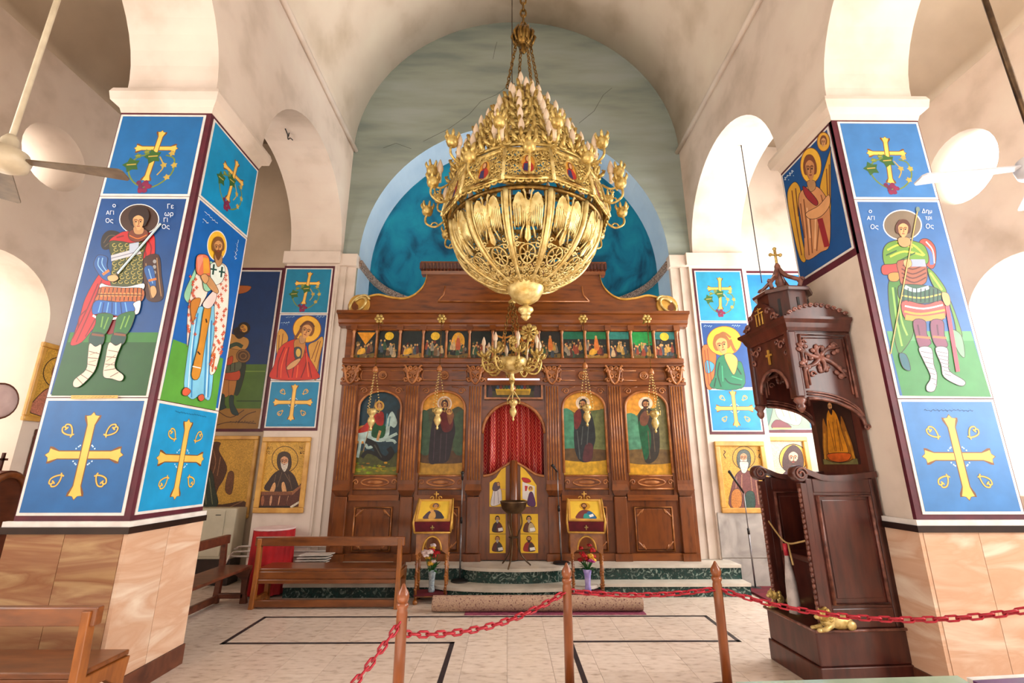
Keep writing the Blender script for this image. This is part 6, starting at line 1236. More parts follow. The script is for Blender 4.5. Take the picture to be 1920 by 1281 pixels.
# canopy
X0, X1, ZA, ZT2 = .17, L, 2.33, 2.94
def side(y):
    n = 16; pts = [V(X0 + .06, y, ZT2), V(X1, y, ZT2), V(X1, y, 2.06)]; R_ = X1 - .02 - (X0 + .1)
    arc = [V(X0 + .1 + R_ * math.sin(PI / 2 * i / n), y, 2.06 + (ZA - .03 - 2.06) * math.cos(PI / 2 * i / n)) for i in range(n + 1)]
    body = T(MB().prism(pts + [q for q in arc[::-1]] + [V(X0 + .06, y, ZA - .03)], (0, .035, 0)), 'canopy_side')
    for dz, r in ((.0, .016), (.035, .01), (.06, .01)): T(MB().tube([q + V(0, -.006, dz) for q in arc], r, 6), 'arch_moulding', 'wood_carve', body)
    for f, r in ((.03, .014), (.06, .009)):
        T(MB().tube([V(X0 + .08 + f, y - .006, ZA + .03 + f), V(X0 + .08 + f, y - .006, ZT2 - f - .01), V(X1 - f - .02, y - .006, ZT2 - f - .01), V(X1 - f - .02, y - .006, 2.28 + f), ], r, 6), 'canopy_moulding', 'wood_carve', body)
    # carved leaf spray
    m = MB(); c0 = V(.44, y - .01, 2.68)
    for a, l in ((.5, .24), (2.6, .24), (3.6, .22), (-.62, .3), (1.4, .12), (-1.4, .14)):
        d = V(math.cos(a), 0, math.sin(a)); nn = V(-math.sin(a), 0, math.cos(a)); m.tube([c0 + d * (l * k / 6) + nn * (.03 * math.sin(k * .6)) for k in range(7)], [.026 * (1 - k / 9) for k in range(7)], 6)
        for k in (2, 4, 5):
            q = c0 + d * (l * k / 6)
            for sg in (-1, 1): m.sph(q + nn * sg * .03, (.03, .012, .022), 7, 4, Matrix.Rotation(-a, 3, 'Y'))
    m.sph(c0, (.03, .014, .02), 8, 5)
    for cx, czz in ((.35, 2.52), (.6, 2.8), (.3, 2.82), (.62, 2.5)): m.tube([V(cx + .035 * (1 - k / 10) * math.cos(k * .8), y - .01, czz + .035 * (1 - k / 10) * math.sin(k * .8)) for k in range(9)], .009, 5)
    T(m, 'leaf_carving', 'wood_carve', body)
    sc_ = T(MB().tube([V(X1 - .01 + .03 * (1 - k / 16) * math.cos(k * .6), y - .01, 2.04 + .03 * (1 - k / 16) * math.sin(k * .6)) for k in range(14)], .01, 6), 'arch_scroll', 'wood_carve', body)
side(.0); side(D - .06)
# front of the canopy with arched opening
yc = (D - .02) / 2; m = MB(); n = 18; rr = .21
for i in range(n):
    a0, a1 = PI - PI * i / n, PI - PI * (i + 1) / n; q = [V(X0 + .02, yc + rr * math.cos(a), ZA + .08 + rr * math.sin(a)) for a in (a0, a1)]; f = lambda a: V(X0 + .02, .04 + (D - .1) * (1 - a / PI), ZT2)
    m.prism([q[0], q[1], f(a1), f(a0)], (.035, 0, 0))
m.box(X0 + .02, X0 + .055, .04, yc - rr, ZA - .02, ZA + .08); m.box(X0 + .02, X0 + .055, yc + rr, D - .06, ZA - .02, ZA + .08)
m.prism([V(X0 + .02, .04, ZA + .08), V(X0 + .02, yc - rr, ZA + .08), V(X0 + .02, .04, ZT2)], (.035, 0, 0)); m.prism([V(X0 + .02, yc + rr, ZA + .08), V(X0 + .02, D - .06, ZA + .08), V(X0 + .02, D - .06, ZT2)], (.035, 0, 0)); fr = T(m, 'canopy_front')
T(MB().tube([V(X0 + .012, yc + rr * math.cos(PI - PI * i / n), ZA + .08 + rr * math.sin(PI - PI * i / n)) for i in range(n + 1)], .016, 6), 'front_arch_moulding', 'wood_carve', fr)
for sg in (-1, 1):
    m = MB()
    for cy, cz2, r in ((.2, 2.83, .05), (.26, 2.74, .04), (.14, 2.87, .035), (.27, 2.86, .03)): m.tube([V(X0 + .01, yc + sg * (cy + r * (1 - k / 10) * math.cos(k * .8)), cz2 + r * (1 - k / 10) * math.sin(k * .8)) for k in range(9)], .011, 5)
    T(m, 'front_carving', 'wood_carve', fr)
T(MB().box(X0 - .0, X0 + .014, yc - .01, yc + .01, 2.68, 2.83).box(X0 - .0, X0 + .014, yc - .04, yc + .04, 2.765, 2.785), 'front_cross', 'gilt', fr)
for y in (.03, D - .04):
    T(MB().box(X0 + .0, X0 + .08, y - .035, y + .035, ZA - .02, ZT2), 'canopy_corner_post', bv=.014)
    T(MB().lathe([(.045, 0), (.055, -.03), (.03, -.06), (.04, -.085), (.03, -.11), (.012, -.135)], 10, (X0 + .04, y, ZA - .02)), 'pendant', 'wood_carve')
T(MB().box(X0, X1, .0, D - .02, ZT2 - .02, ZT2), 'canopy_ceiling')
m = MB(); lv = [(ZT2, .0), (ZT2 + .03, .015), (ZT2 + .07, .03), (ZT2 + .1, .06), (ZT2 + .125, .06)]; vs = []; fs = []
for z, d in lv: vs += [V(X0 - d, -d - .01, z), V(X1, -d - .01, z), V(X1, D + d - .02, z), V(X0 - d, D + d - .02, z)]
for j in range(4):
    for i in range(4): k = (i + 1) % 4; fs.append((j * 4 + i, j * 4 + k, j * 4 + 4 + k, j * 4 + 4 + i))
fs += [(3, 2, 1, 0), (16, 17, 18, 19)]; m.add(vs, fs); T(m, 'canopy_cornice')
zc = ZT2 + .125
# front gable with gilt letters
m = MB(); pts = [V(X0 - .03, .04, zc), V(X0 - .03, D - .06, zc)] + [V(X0 - .03, yc + a, zc + b) for a, b in [(.26, .05), (.2, .09), (.17, .15), (.11, .2), (.06, .24), (0, .255), (-.06, .24), (-.11, .2), (-.17, .15), (-.2, .09), (-.26, .05)]]; m.prism(pts, (.04, 0, 0)); g = T(m, 'front_gable')
m = MB()
for sg in (-1, 1):
    for cy, cz2, r in ((.21, .05, .045), (.14, .13, .04), (.26, .03, .03)): m.tube([V(X0 - .036, yc + sg * (cy + r * (1 - k / 10) * math.cos(k * .8)), zc + cz2 + r * (1 - k / 10) * math.sin(k * .8)) for k in range(9)], .012, 5)
T(m, 'gable_carving', 'wood_carve', g)
m = MB(); e = X0 - .036
for a, b in (((.05, .03), (.05, .15)), ((0, .03), (0, .15)), ((-.05, .03), (-.05, .15)), ((.07, .15), (-.07, .15)), ((.06, .03), (.04, .03)), ((.01, .03), (-.01, .03)), ((-.04, .03), (-.06, .03)), ((.05, .19), (-.05, .19)), ((0, .16), (0, .21))): m.tube([V(e, yc + a[0], zc + a[1]), V(e, yc + b[0], zc + b[1])], .007, 5)
T(m, 'gilt_monogram', 'gilt', g)
# side crest
m = MB(); n = 20
for i in range(n):
    u0, u1 = i / n, (i + 1) / n; f = lambda u: .03 + .1 * math.sin(PI * u) ** .8
    m.prism([V(X0 + (X1 - X0) * u0, -.03, zc), V(X0 + (X1 - X0) * u1, -.03, zc), V(X0 + (X1 - X0) * u1, -.03, zc + f(u1)), V(X0 + (X1 - X0) * u0, -.03, zc + f(u0))], (0, .03, 0))
g = T(m, 'side_crest'); m = MB()
for i in range(11): u = (i + .5) / 11; r = .022; z = zc + .03 + .1 * math.sin(PI * u) ** .8; m.tube([V(X0 + (X1 - X0) * u + r * (1 - k / 10) * math.cos(k * .8), -.035, z - .005 + r * (1 - k / 10) * math.sin(k * .8)) for k in range(9)], .011, 5)
T(m, 'crest_carving', 'wood_carve', g)
# turret
tx, ty = .42, .33; r8 = .235
m = MB().lathe([(r8 * 1.05, zc), (r8, zc + .02), (r8, zc + .34)], 8, (tx, ty, 0), False, a0=PI / 8); tw = T(m, 'turret')
for k in range(8):
    a = PI / 4 * k; m = MB(); c = V(tx + r8 * .93 * math.cos(a), ty + r8 * .93 * math.sin(a), 0); m.box(-.012, .012, -.004, .004, zc + .08, zc + .26, Matrix.Translation(c) @ Matrix.Rotation(a + PI / 2, 4, 'Z')); T(m, 'keyhole_slot', 'black', tw)
T(MB().lathe([(r8 * 1.16, zc + .33), (r8 * 1.2, zc + .355), (r8 * 1.1, zc + .375), (r8 * .6, zc + .42)], 8, (tx, ty, 0), False, a0=PI / 8), 'turret_roof', 'wood_dark')
zr = zc + .4
for k in range(4):
    a = PI / 2 * k + .5; d = V(math.cos(a), math.sin(a), 0); pts = crv([V(tx, ty, zr) + d * .18, V(tx, ty, zr + .06) + d * .2, V(tx, ty, zr + .1) + d * .15, V(tx, ty, zr + .17) + d * .06, V(tx, ty, zr + .28)], False, 4); m = MB().tube(pts, .022, 6); m.tube([V(tx, ty, zr + .06) + d * (.2 + .035 * (1 - q / 10) * math.cos(q * .8)) + V(0, 0, .035 * (1 - q / 10) * math.sin(q * .8)) for q in range(9)], .014, 5); T(m, 'crown_scroll', 'wood_carve')
T(MB().lathe([(.05, zr), (.03, zr + .05), (.045, zr + .1), (.025, zr + .2), (.03, zr + .29), (.01, zr + .33)], 10, (tx, ty, 0)), 'turret_finial', 'wood_carve')
m = MB(); m.tube([V(tx, ty, zr + .31), V(tx, ty, zr + .48)], .014, 6); m.tube([V(tx - .05, ty, zr + .42), V(tx + .05, ty, zr + .42)], .012, 6)
for q in ((0, .49), (-.055, .42), (.055, .42)): m.sph((tx + q[0], ty, zr + q[1]), .02, 7, 5)
T(m, 'turret_cross', 'gold')
# lions on the step (things of their own)
def lion(loc, rz, label):
    t = thing('gilt_lion', label, 'figurine', loc, rz, 'gilded lions on the throne step'); t.scale = (.72, .72, .72); m = MB()
    m.sph((.12, 0, .085), (.15, .065, .075), 12, 8); m.sph((-.03, 0, .1), (.08, .075, .08), 12, 8); m.build('body', 'gold_light', t, local=True)
    m = MB(); m.sph((-.06, 0, .15), (.075, .075, .075), 12, 8)
    for k in range(12): a = k * PI / 6; m.sph((-.04, .065 * math.cos(a), .15 + .065 * math.sin(a)), (.028, .026, .026), 7, 5)
    m.build('mane', 'gold', t, local=True); m = MB(); m.sph((-.115, 0, .155), (.05, .045, .05), 10, 7); m.sph((-.155, 0, .14), (.03, .03, .024), 8, 6)
    for y in (-.03, .03): m.sph((-.09, y * 1.3, .2), (.014, .014, .018), 6, 4)
    m.build('head', 'gold_light', t, local=True)
    for y in (-.05, .05): MB().tube([V(-.02, y, .07), V(-.1, y, .03), V(-.17, y, .022)], [.03, .026, .022], 7).sph((-.18, y, .022), (.032, .026, .022), 8, 5).build('paw', 'gold_light', t, local=True); MB().sph((.2, y * 1.2, .06), (.06, .03, .05), 8, 6).build('haunch', 'gold_light', t, local=True)
    MB().tube(crv([V(.26, 0, .06), V(.3, .04, .03), V(.24, .1, .025), V(.16, .1, .03)], False, 4), .012, 6).build('tail', 'gold', t, local=True)
lion((2.60, 4.16, .4305), .1, 'gilded reclining lion on near corner of throne step'); lion((2.56, 4.80, .4305), .1, 'gilded reclining lion on far corner of throne step')
# cord with a paper bag tied across the opening
t = thing('tied_cord', 'pale cord tied across throne opening with a knotted end', 'cord', (2.53, 4.5, 1.0)); yA, yB = 4.195, 4.80
MB().tube(crv([V(2.53, yB, 1.22), V(2.53, 4.6, 1.07), V(2.535, 4.48, 1.03), V(2.54, 4.3, 1.07), V(2.545, yA, 1.1)], False, 5), .008, 6).build('cord', 'cord', t); MB().tube(crv([V(2.53, 4.48, 1.03), V(2.5, 4.42, .98), V(2.49, 4.38, .87)], False, 4), .008, 6).build('loose_end', 'cord', t)
m = MB(); vs = []
for j, (z, w, d) in enumerate([(.98, .01, .01), (.86, .03, .02), (.72, .05, .035), (.55, .062, .04), (.47, .05, .035)]):
    for i in range(10): a = i * PI / 5; vs.append(V(2.5 + d * math.cos(a) * (1 + .3 * (i % 2)), 4.48 + w * math.sin(a), z))
m.add(vs, [(j * 10 + i, j * 10 + (i + 1) % 10, j * 10 + 10 + (i + 1) % 10, j * 10 + 10 + i) for j in range(4) for i in range(10)] + [list(range(40, 50))], True)
t = thing('hanging_bag', 'long crumpled white plastic bag with red tie hanging in throne opening', 'bag', (2.5, 4.48, .47)); m.build('bag', 'paper_bag', t); MB().tube([V(2.5, 4.48, .93), V(2.5, 4.485, 1.03)], .02, 7).build('red_tie', 'chain_red', t)
# ---------------------------------------------------------------- benches
def bench(name, label, loc, rz, Lb, mr='wood_bench', mu='wood_benchz', Hb=.84, ms=None):
    """origin under the back's middle; x along the bench, seat towards +y"""
    t = thing(name, label, 'bench', loc, rz if rz else 1e-9, 'wooden benches'); ms = ms or mr
    def B(nm, m, *a, bv=.008): o = MB().box(*a).build(nm, m, t, local=True); return bevel(o, bv)
    B('top_rail', mr, -Lb / 2 - .03, Lb / 2 + .03, -.03, .03, Hb - .11, Hb)
    B('seat', ms, -Lb / 2 + .02, Lb / 2 - .02, .0, .40, .42, .455); B('seat_apron', mr, -Lb / 2 + .03, Lb / 2 - .03, .0, .025, .33, .42); B('lower_back_rail', mr, -Lb / 2 + .03, Lb / 2 - .03, -.012, .02, .28, .33)
    B('foot_rail', mr, -Lb / 2, Lb / 2, -.03, .02, .02, .1)
    for x in (-Lb / 2, Lb / 2):
        s = 1 if x > 0 else -1; xa, xb = sorted((x, x - s * .055))
        m = MB().prism([V(xa, y, z) for y, z in [(-.06, 0), (.02, 0), (.03, .3), (.035, .46), (.02, Hb - .12), (.0, Hb - .02), (-.045, Hb - .02), (-.035, .5), (-.035, .3)]], (xb - xa, 0, 0)); bevel(m.build('back_upright', mu, t, local=True), .006)
        m = MB().prism([V(xa, y, z) for y, z in [(.3, 0), (.39, 0), (.36, .12), (.37, .3), (.39, .42), (.02, .42), (.02, .34), (.2, .34), (.29, .28), (.3, .12)]], (xb - xa, 0, 0)); bevel(m.build('seat_bracket', mu, t, local=True), .006)
        B('side_stretcher', mu, xa, xb, .0, .34, .06, .12)
    return t
bench('bench', 'wooden bench with open back standing before the chancel step', (-2.27, 6.42, 0), 0, 1.84, Hb=.83)
bench('bench', 'wooden bench in the near left corner, cut off by the frame', (-3.62, 3.35, 0), 0, 1.94, Hb=.83)
bench('bench', 'worn brown bench standing sideways behind the left pillar', (-3.74, 5.75, 0), -PI / 2, 1.85, 'wood_old', 'wood_old', .82)
# red-skirted round table
t = thing('skirted_table', 'small round table with pleated red skirt and pale top by left pier', 'table', (-3.33, 7.12, 0)); m = MB(); n = 72; vs = []
for j, (r, z) in enumerate([(.265, .84), (.268, .6), (.275, .3), (.285, .03)]):
    for i in range(n): a = 2 * PI * i / n; q = r + (.005 + .005 * j) * math.sin(i * PI / 2.0); vs.append(V(-3.33 + q * math.cos(a), 7.12 + q * math.sin(a), z))
m.add(vs, [(j * n + i, j * n + (i + 1) % n, (j + 1) * n + (i + 1) % n, (j + 1) * n + i) for j in range(3) for i in range(n)], True); m.build('pleated_skirt', 'red_cloth', t)
MB().lathe([(.262, .835), (.274, .84), (.274, .855), (.262, .86)], 32, (-3.33, 7.12, 0)).build('table_top', 'pink_cloth', t)
for k in range(3): a = k * 2.1; MB().tube([(-3.33 + .2 * math.cos(a), 7.12 + .2 * math.sin(a), 0), (-3.33 + .2 * math.cos(a), 7.12 + .2 * math.sin(a), .84)], .02, 6).build('leg', 'wood_old', t)
# stacked white tubular frames along the pier
for k in range(3):
    z = .42 + k * .07; x0 = -4.0 + k * .05; y = 7.45; m = MB(); m.tube(crv([V(x0 - .1, y - .25, z - .4 + (0 if k else 0)) if k == 0 else V(x0, y - .25, z), V(x0, y - .22, z), V(x0 + .06, y, z), V(-2.55 - k * .05, y, z), V(-2.48 - k * .05, y - .03, z + .05)], False, 5), .013, 8)
    o = m.build('tubular_frame', 'white_metal'); tag(o, ['lowest of three white metal tubes lying behind red table', 'middle one of three white metal tubes behind red table', 'topmost of three white metal tubes behind red table'][k], 'metal tube', 'white metal tubes')
for k in range(4):
    z = .37 + k * .035; t = MB().prism([V(-3.02 + k * .02, 7.12, z), V(-2.6 + k * .02, 7.15, z), V(-2.58 + k * .02, 7.36, z), V(-3.0 + k * .02, 7.34, z)], (0, 0, .014)); o = bevel(t.build('white_tray', 'white_metal'), .005)
    tag(o, ['lowest white tray in the pile on the step', 'second white tray from below in the pile', 'third white tray from below in the pile', 'uppermost white tray in the pile on the step'][k], 'tray', 'pile of white trays')
# cream floor unit behind the left pillar
t = thing('cream_cabinet', 'cream metal floor cabinet on dark plinth behind left bench', 'cabinet', (-4.75, 7.6, 0)); x0, x1 = -5.5, xy(437, 1000, 7.55)
bevel(MB().box(x0, x1, 7.56, 7.86, .36, 1.08).build('casing', 'cream', t), .015); bevel(MB().box(x0 + .02, x1 - .16, 7.545, 7.56, .4, 1.05).build('front_panel', 'cream', t), .008); MB().box(x1 - .3, x1 - .22, 7.54, 7.547, .98, .99).build('latch', 'black', t); MB().box(x0, x1, 7.58, 7.86, 0, .36).build('plinth', 'marble_dark', t)
# ---------------------------------------------------------------- icon lecterns
def lectern(label, x, y, rz, robe, mantle, hair, beard, second=False):
    t = thing('icon_lectern', label, 'lectern', (x, y, 0), rz, 'icon lecterns'); wm = 'wood_lectern'
    w, d = .19, .13
    for sx in (-1, 1):
        for sy in (-1, 1):
            m = MB(); pts = [V(sx * w, sy * d, .0), V(sx * w, sy * d, .05)]; m.lathe([(.03, 0), (.034, .03), (.02, .05)], 8, (sx * w, sy * d, 0))
            m.tube([V(sx * w, sy * d, .04), V(sx * w, sy * d, .62)], .016, 8)
            for k in range(18): m.sph((sx * w + .008 * math.cos(k * 1.2), sy * d + .008 * math.sin(k * 1.2), .08 + k * .03), (.019, .019, .018), 6, 4)
            m.build('barley_twist_leg', wm, t, local=True)
    MB().box(-w, w, -d, d, .08, .1).build('shelf', 'wood_lectern', t, local=True)
    MB().box(-w - .02, w + .02, -d - .02, d + .02, .1, .112).build('red_cover', 'velvet', t, local=True)
    for yy in (-d - .016, d - .016):       # pierced arch apron
        m = MB(); n = 14; r = .12
        for i in range(n):
            a0, a1 = PI - PI * i / n, PI - PI * (i + 1) / n; q = [V(r * math.cos(a), yy, .64 + .17 * math.sin(a)) for a in (a0, a1)]; f = lambda a: V(-w - .02 + (2 * w + .04) * (1 - a / PI), yy, .86)
            m.prism([q[0], q[1], f(a1), f(a0)], (0, .03, 0))
        for s in (-1, 1): m.prism([V(s * r, yy, .64), V(s * (w + .02), yy, .58), V(s * (w + .02), yy, .86)], (0, .03, 0))
        m.build('arched_apron', wm, t, local=True); m = MB().tube([V(r * math.cos(PI * i / 14), yy - .006, .64 + .17 * math.sin(PI * i / 14)) for i in range(15)], .012, 6); m.build('apron_moulding', 'gilt', t, local=True)
    # sloping case: front low, back high
    zf0, zb_ = .99, 1.24; y0, y1 = -d - .1, d + .02; ww = w + .045
    m = MB().prism([V(-ww, y, z) for y, z in [(y0 + .05, .86), (y1, .86), (y1, zb_), (y0, zf0)]], (2 * ww, 0, 0)); m.build('sloping_case', 'velvet', t, local=True)
    e = [V(0, y0, zf0), V(0, y1, zb_)]
    for sx in (-1, 1): MB().tube([V(sx * ww, y0 + .05, .86), V(sx * ww * 1.06, y0 - .01, zf0), V(sx * ww, y1, zb_ + .02), V(sx * ww, y1, .86)], .014, 6).build('gilt_edge', 'gilt', t, local=True)
    MB().tube([V(-ww, y0 + .045, .86), V(ww, y0 + .045, .86)], .014, 6).build('gilt_edge', 'gilt', t, local=True)
    U = V(1, 0, 0); Vv = (e[1] - e[0]).normalized(); N = U.cross(Vv)
    m = MB(); 
    for s in (-1, 1): m.tube([V(s * .025, y0 + .018, .925), V(-s * .025, y0 + .018, .925)], .009, 5); m.tube([V(0, y0 + .018, .925 + s * .03), V(0, y0 + .018, .925 - s * .03)], .009, 5)
    m.build('small_cross', 'gold_light', t, local=True)
    # the icon: lies on the slope, a thing of its own
    io = thing('lectern_icon', label.replace('carved wooden lectern', 'framed gold icon lying on lectern'), 'icon', (x, y, 0), rz, 'icons on the lecterns'); Lh = (e[1] - e[0]).length - .02; c = e[0] + Vv * .015 + N * .003
    def q(u, v, o=0): return c + U * u + Vv * v + N * o
    iw = ww - .008
    for a in ((-iw, iw, 0, .03), (-iw, iw, Lh - .03, Lh), (-iw, -iw + .03, .03, Lh - .03), (iw - .03, iw, .03, Lh - .03)): MB().prism([q(a[0], a[2]), q(a[1], a[2]), q(a[1], a[3]), q(a[0], a[3])], N * .02).build('frame_rail', 'wood_frame', io, local=True)
    g = MB().prism([q(-iw + .025, .025), q(iw - .025, .025), q(iw - .025, Lh - .025), q(-iw + .025, Lh - .025)], N * .01); g.c = [rgb(236, 196, 70)] * len(g.c); g.build('ground', 'paint', io, local=True)
    p = Paint(c, N, U, Vv, None, .0105); 
    p.ell(0, Lh * .68, .075, .075, rgb(206, 150, 40), 20); p.blob([(-.12, .04), (-.11, .13), (-.06, .2), (0, .22), (.06, .2), (.12, .12), (.13, .04)], robe); p.blob([(.0, .04), (.02, .16), (.07, .19), (.12, .12), (.13, .04)], mantle)
    if second: p.poly([(.04, .06), (.11, .09), (.1, .14), (.035, .11)], WH); p.blob([(-.03, .05), (-.01, .14), (.04, .12), (.05, .05)], rgb(50, 150, 140))
    else: p.blob([(-.06, .05), (-.05, .15), (.0, .19), (.03, .12), (.02, .05)], rgb(206, 160, 90)); p.ell(-.03, .2, .026, .03, rgb(214, 160, 100), 12)
    p.face(.01 if not second else -.01, Lh * .68, .03, .042, hair, beard); p.build('figure', 'paint', io, local=True)
    m = MB(); m.tube([V(0, y1, zb_ + .01), V(0, y1, zb_ + .12)], .009, 5); m.tube([V(-.035, y1, zb_ + .085), V(.035, y1, zb_ + .085)], .008, 5)
    for s in (-1, 1): m.tube([V(s * (.05 + .03 * (1 - k / 8) * math.cos(k * .8)), y1, zb_ + .03 + .03 * (1 - k / 8) * math.sin(k * .8)) for k in range(7)], .008, 5)
    m.build('crest_cross', 'gilt', t, local=True)
lectern('carved wooden lectern left of the doorway with mother and child', -1.0, 6.72, .05, rgb(84, 70, 84), rgb(60, 60, 70), rgb(84, 70, 84), None)
lectern('carved wooden lectern right of the doorway with bearded man in blue', 1.06, 6.72, -.12, rgb(120, 60, 60), rgb(40, 100, 150), rgb(90, 50, 30), rgb(90, 50, 30), True)
def bouquet(label, x, y, z, vm, cols, seed):
    t = thing('flower_vase', label, 'vase', (x, y, z), 0, 'flower vases under the lecterns'); R = random.Random(seed)
    MB().lathe([(.04, 0), (.045, .02), (.035, .08), (.045, .2), (.06, .27), (.05, .27), (.03, .1), (.02, .03)], 12).build('vase', vm, t, local=True)
    for k in range(14):
        a = R.uniform(0, 2 * PI); r = R.uniform(.02, .13); zz = R.uniform(.34, .56); p = V(r * math.cos(a), r * math.sin(a) * .8 - .02, zz); s = MB().tube([V(0, 0, .2), V(p.x * .5, p.y * .5, .3), p], .004, 4).build('stem', 'leaf_green', t, local=True)
        m = MB(); rr = R.uniform(.028, .045)
        for i in range(6): b = i * PI / 3; m.sph(p + V(rr * .6 * math.cos(b), rr * .6 * math.sin(b), rr * .2 * (i % 2)), (rr * .6, rr * .6, rr * .5), 6, 4)
        m.sph(p + V(0, 0, rr * .3), rr * .55, 6, 4); m.build('blossom', cols[k % len(cols)], t, local=True)
    for k in range(10):
        a = R.uniform(0, 2 * PI); d = V(math.cos(a), math.sin(a), 0); b = V(0, 0, .25); e_ = b + d * .13 + V(0, 0, R.uniform(-.02, .14)); nn = d.cross(V(0, 0, 1)) * .025; mid = (b + e_) / 2 + V(0, 0, .02); MB().add([b, mid + nn, e_, mid - nn, mid + V(0, 0, .008)], [(0, 1, 4), (1, 2, 4), (2, 3, 4), (3, 0, 4)]).build('leaf', 'leaf_green', t, local=True)
bouquet('glass vase of red, yellow and white flowers under left lectern', -1.0, 6.72, .113, 'crystal', ['petal_red', 'petal_yellow', 'petal_white', 'petal_red', 'petal_white'], 3)
bouquet('violet vase of large red flowers under right lectern', 1.06, 6.72, .113, 'vase_violet', ['petal_red', 'petal_red', 'petal_red', 'petal_pink', 'petal_yellow'], 8)
# rolled carpet
t = thing('rolled_carpet', 'rolled patterned carpet lying on the floor before the lecterns', 'carpet', (.36, 6.25, 0)); r = .088; x0, x1 = -.91, 1.64
m = MB().lathe([(r * .98, 0), (r, .01), (r, x1 - x0 - .01), (r * .98, x1 - x0)], 28, (x0, 6.27, r + .004), M=Matrix.Rotation(PI / 2, 3, 'Y')); m.build('roll', 'carpet', t)
MB().tube([V(x1 + .002, 6.27 + (r * .9 - .0014 * k) * math.cos(k * .35), r + .004 + (r * .9 - .0014 * k) * math.sin(k * .35)) for k in range(50)], .004, 4).build('spiral_edge', 'carpet_back', t)
MB().box(x0 + .4, x1 + .01, 6.13, 6.27, 0, .008).build('loose_flap', 'carpet_back', t)
# candle stand and microphone stands
q = AZ(962, 1050, .36); t = thing('candle_stand', 'dark bronze candle stand with round tray before sanctuary doors', 'candle stand', (.085, 7.0, .36)); zt = zy(940, 7.0) - .36
MB().lathe([(.11, zt - .16), (.17, zt - .1), (.19, zt - .02), (.2, zt), (.185, zt + .005), (.17, zt - .03), (.05, zt - .05)], 24).build('tray', 'bronze', t, local=True)
for k in range(3): a = k * 2 * PI / 3 - 1.9; MB().tube(crv([V(.1 * math.cos(a), .1 * math.sin(a), zt - .14), V(.12 * math.cos(a), .12 * math.sin(a), zt - .3), V(.06 * math.cos(a), .06 * math.sin(a), .38), V(.1 * math.cos(a), .1 * math.sin(a), .16), V(.24 * math.cos(a), .24 * math.sin(a), .01)], False, 5), .011, 6).build('leg', 'bronze', t, local=True)
MB().tube([V(.065 * math.cos(i * PI / 8), .065 * math.sin(i * PI / 8), .38) for i in range(16)], .009, 6, True).build('tie_ring', 'bronze', t, local=True)
def mic(label, x, y, z, H, boom=(0, 0, 0), lean=0.):
    t = thing('microphone_stand', label, 'microphone', (x, y, z), 0, 'microphone stands')
    MB().lathe([(.12, 0), (.125, .01), (.11, .025), (.02, .04)], 20).build('base', 'black', t, local=True)
    MB().tube([V(0, 0, .03), V(lean, 0, H * .6)], .012, 8).build('lower_tube', 'metal', t, local=True); MB().tube([V(lean, 0, H * .58), V(lean * 1.4, 0, H)], .008, 8).build('upper_tube', 'metal', t, local=True); MB().tube([V(lean, 0, H * .56), V(lean, 0, H * .62)], .018, 8).build('clutch', 'black', t, local=True)
    a = V(lean * 1.4, 0, H); b = a + Vector(boom); MB().tube([a, b], [.014, .02], 8).sph(b, .026, 8, 6).build('microphone', 'black', t, local=True)
mic('straight microphone stand left of the sanctuary doors', -.66, 7.02, .17, zy(900, 7.02) - .17, (0, -.02, .1)); mic('microphone stand with tilted head right of the sanctuary doors', .77, 7.2, .36, zy(885, 7.2) - .36, (-.07, -.03, .09), -.02)
t = mic('tall microphone stand with boom beside the right mosaic', 3.55, 7.28, 0, 1.32, (-.2, -.05, .3))
# ---------------------------------------------------------------- rope posts and red chain
def post(x, y, label, m='wood_post'):
    t = thing('barrier_post', label, 'post', (x, y, 0), 0, 'wooden barrier posts')
    MB().lathe([(.14, 0), (.15, .02), (.13, .05), (.04, .07)], 20).build('base', 'wood_old', t, local=True)
    MB().lathe([(.036, .05), (.036, .78), (.031, .8), (.04, .815), (.04, .83), (.03, .845)], 16).build('shaft', m, t, local=True); MB().lathe([(.028, .84), (.036, .85), (.042, .875), (.036, .9), (.02, .925), (.008, .95), (.002, .955)], 16).build('finial', 'wood_post' if m == 'wood_post' else 'wood_dark', t, local=True)
    MB().tube([V(.038, -.0, .755), V(.055, -.01, .75), V(.05, -.012, .735)], .005, 5).build('hook', 'metal', t, local=True)
P1, P2, P3, P0, P4 = (-.687, 3.38), (.473, 4.054), (1.695, 4.109), (-1.45, 1.55), (3.55, 3.1)
post(*P1, 'nearest barrier post, in front of the bench end'); post(*P2, 'barrier post standing before the right lectern'); post(*P3, 'barrier post standing in front of the throne steps', 'wood_post')
post(*P0, 'barrier post outside the frame at lower left'); post(*P4, 'barrier post outside the frame at lower right')
lm = MB(); lm.tube([V(x, 0, z) for x, z in [(-.011, -.018), (-.011, .018), (-.006, .026), (.006, .026), (.011, .018), (.011, -.018), (.006, -.026), (-.006, -.026)]], .0052, 6, True); lo = lm.build('x', 'chain_red'); link_me = lo.data; bpy.data.objects.remove(lo)
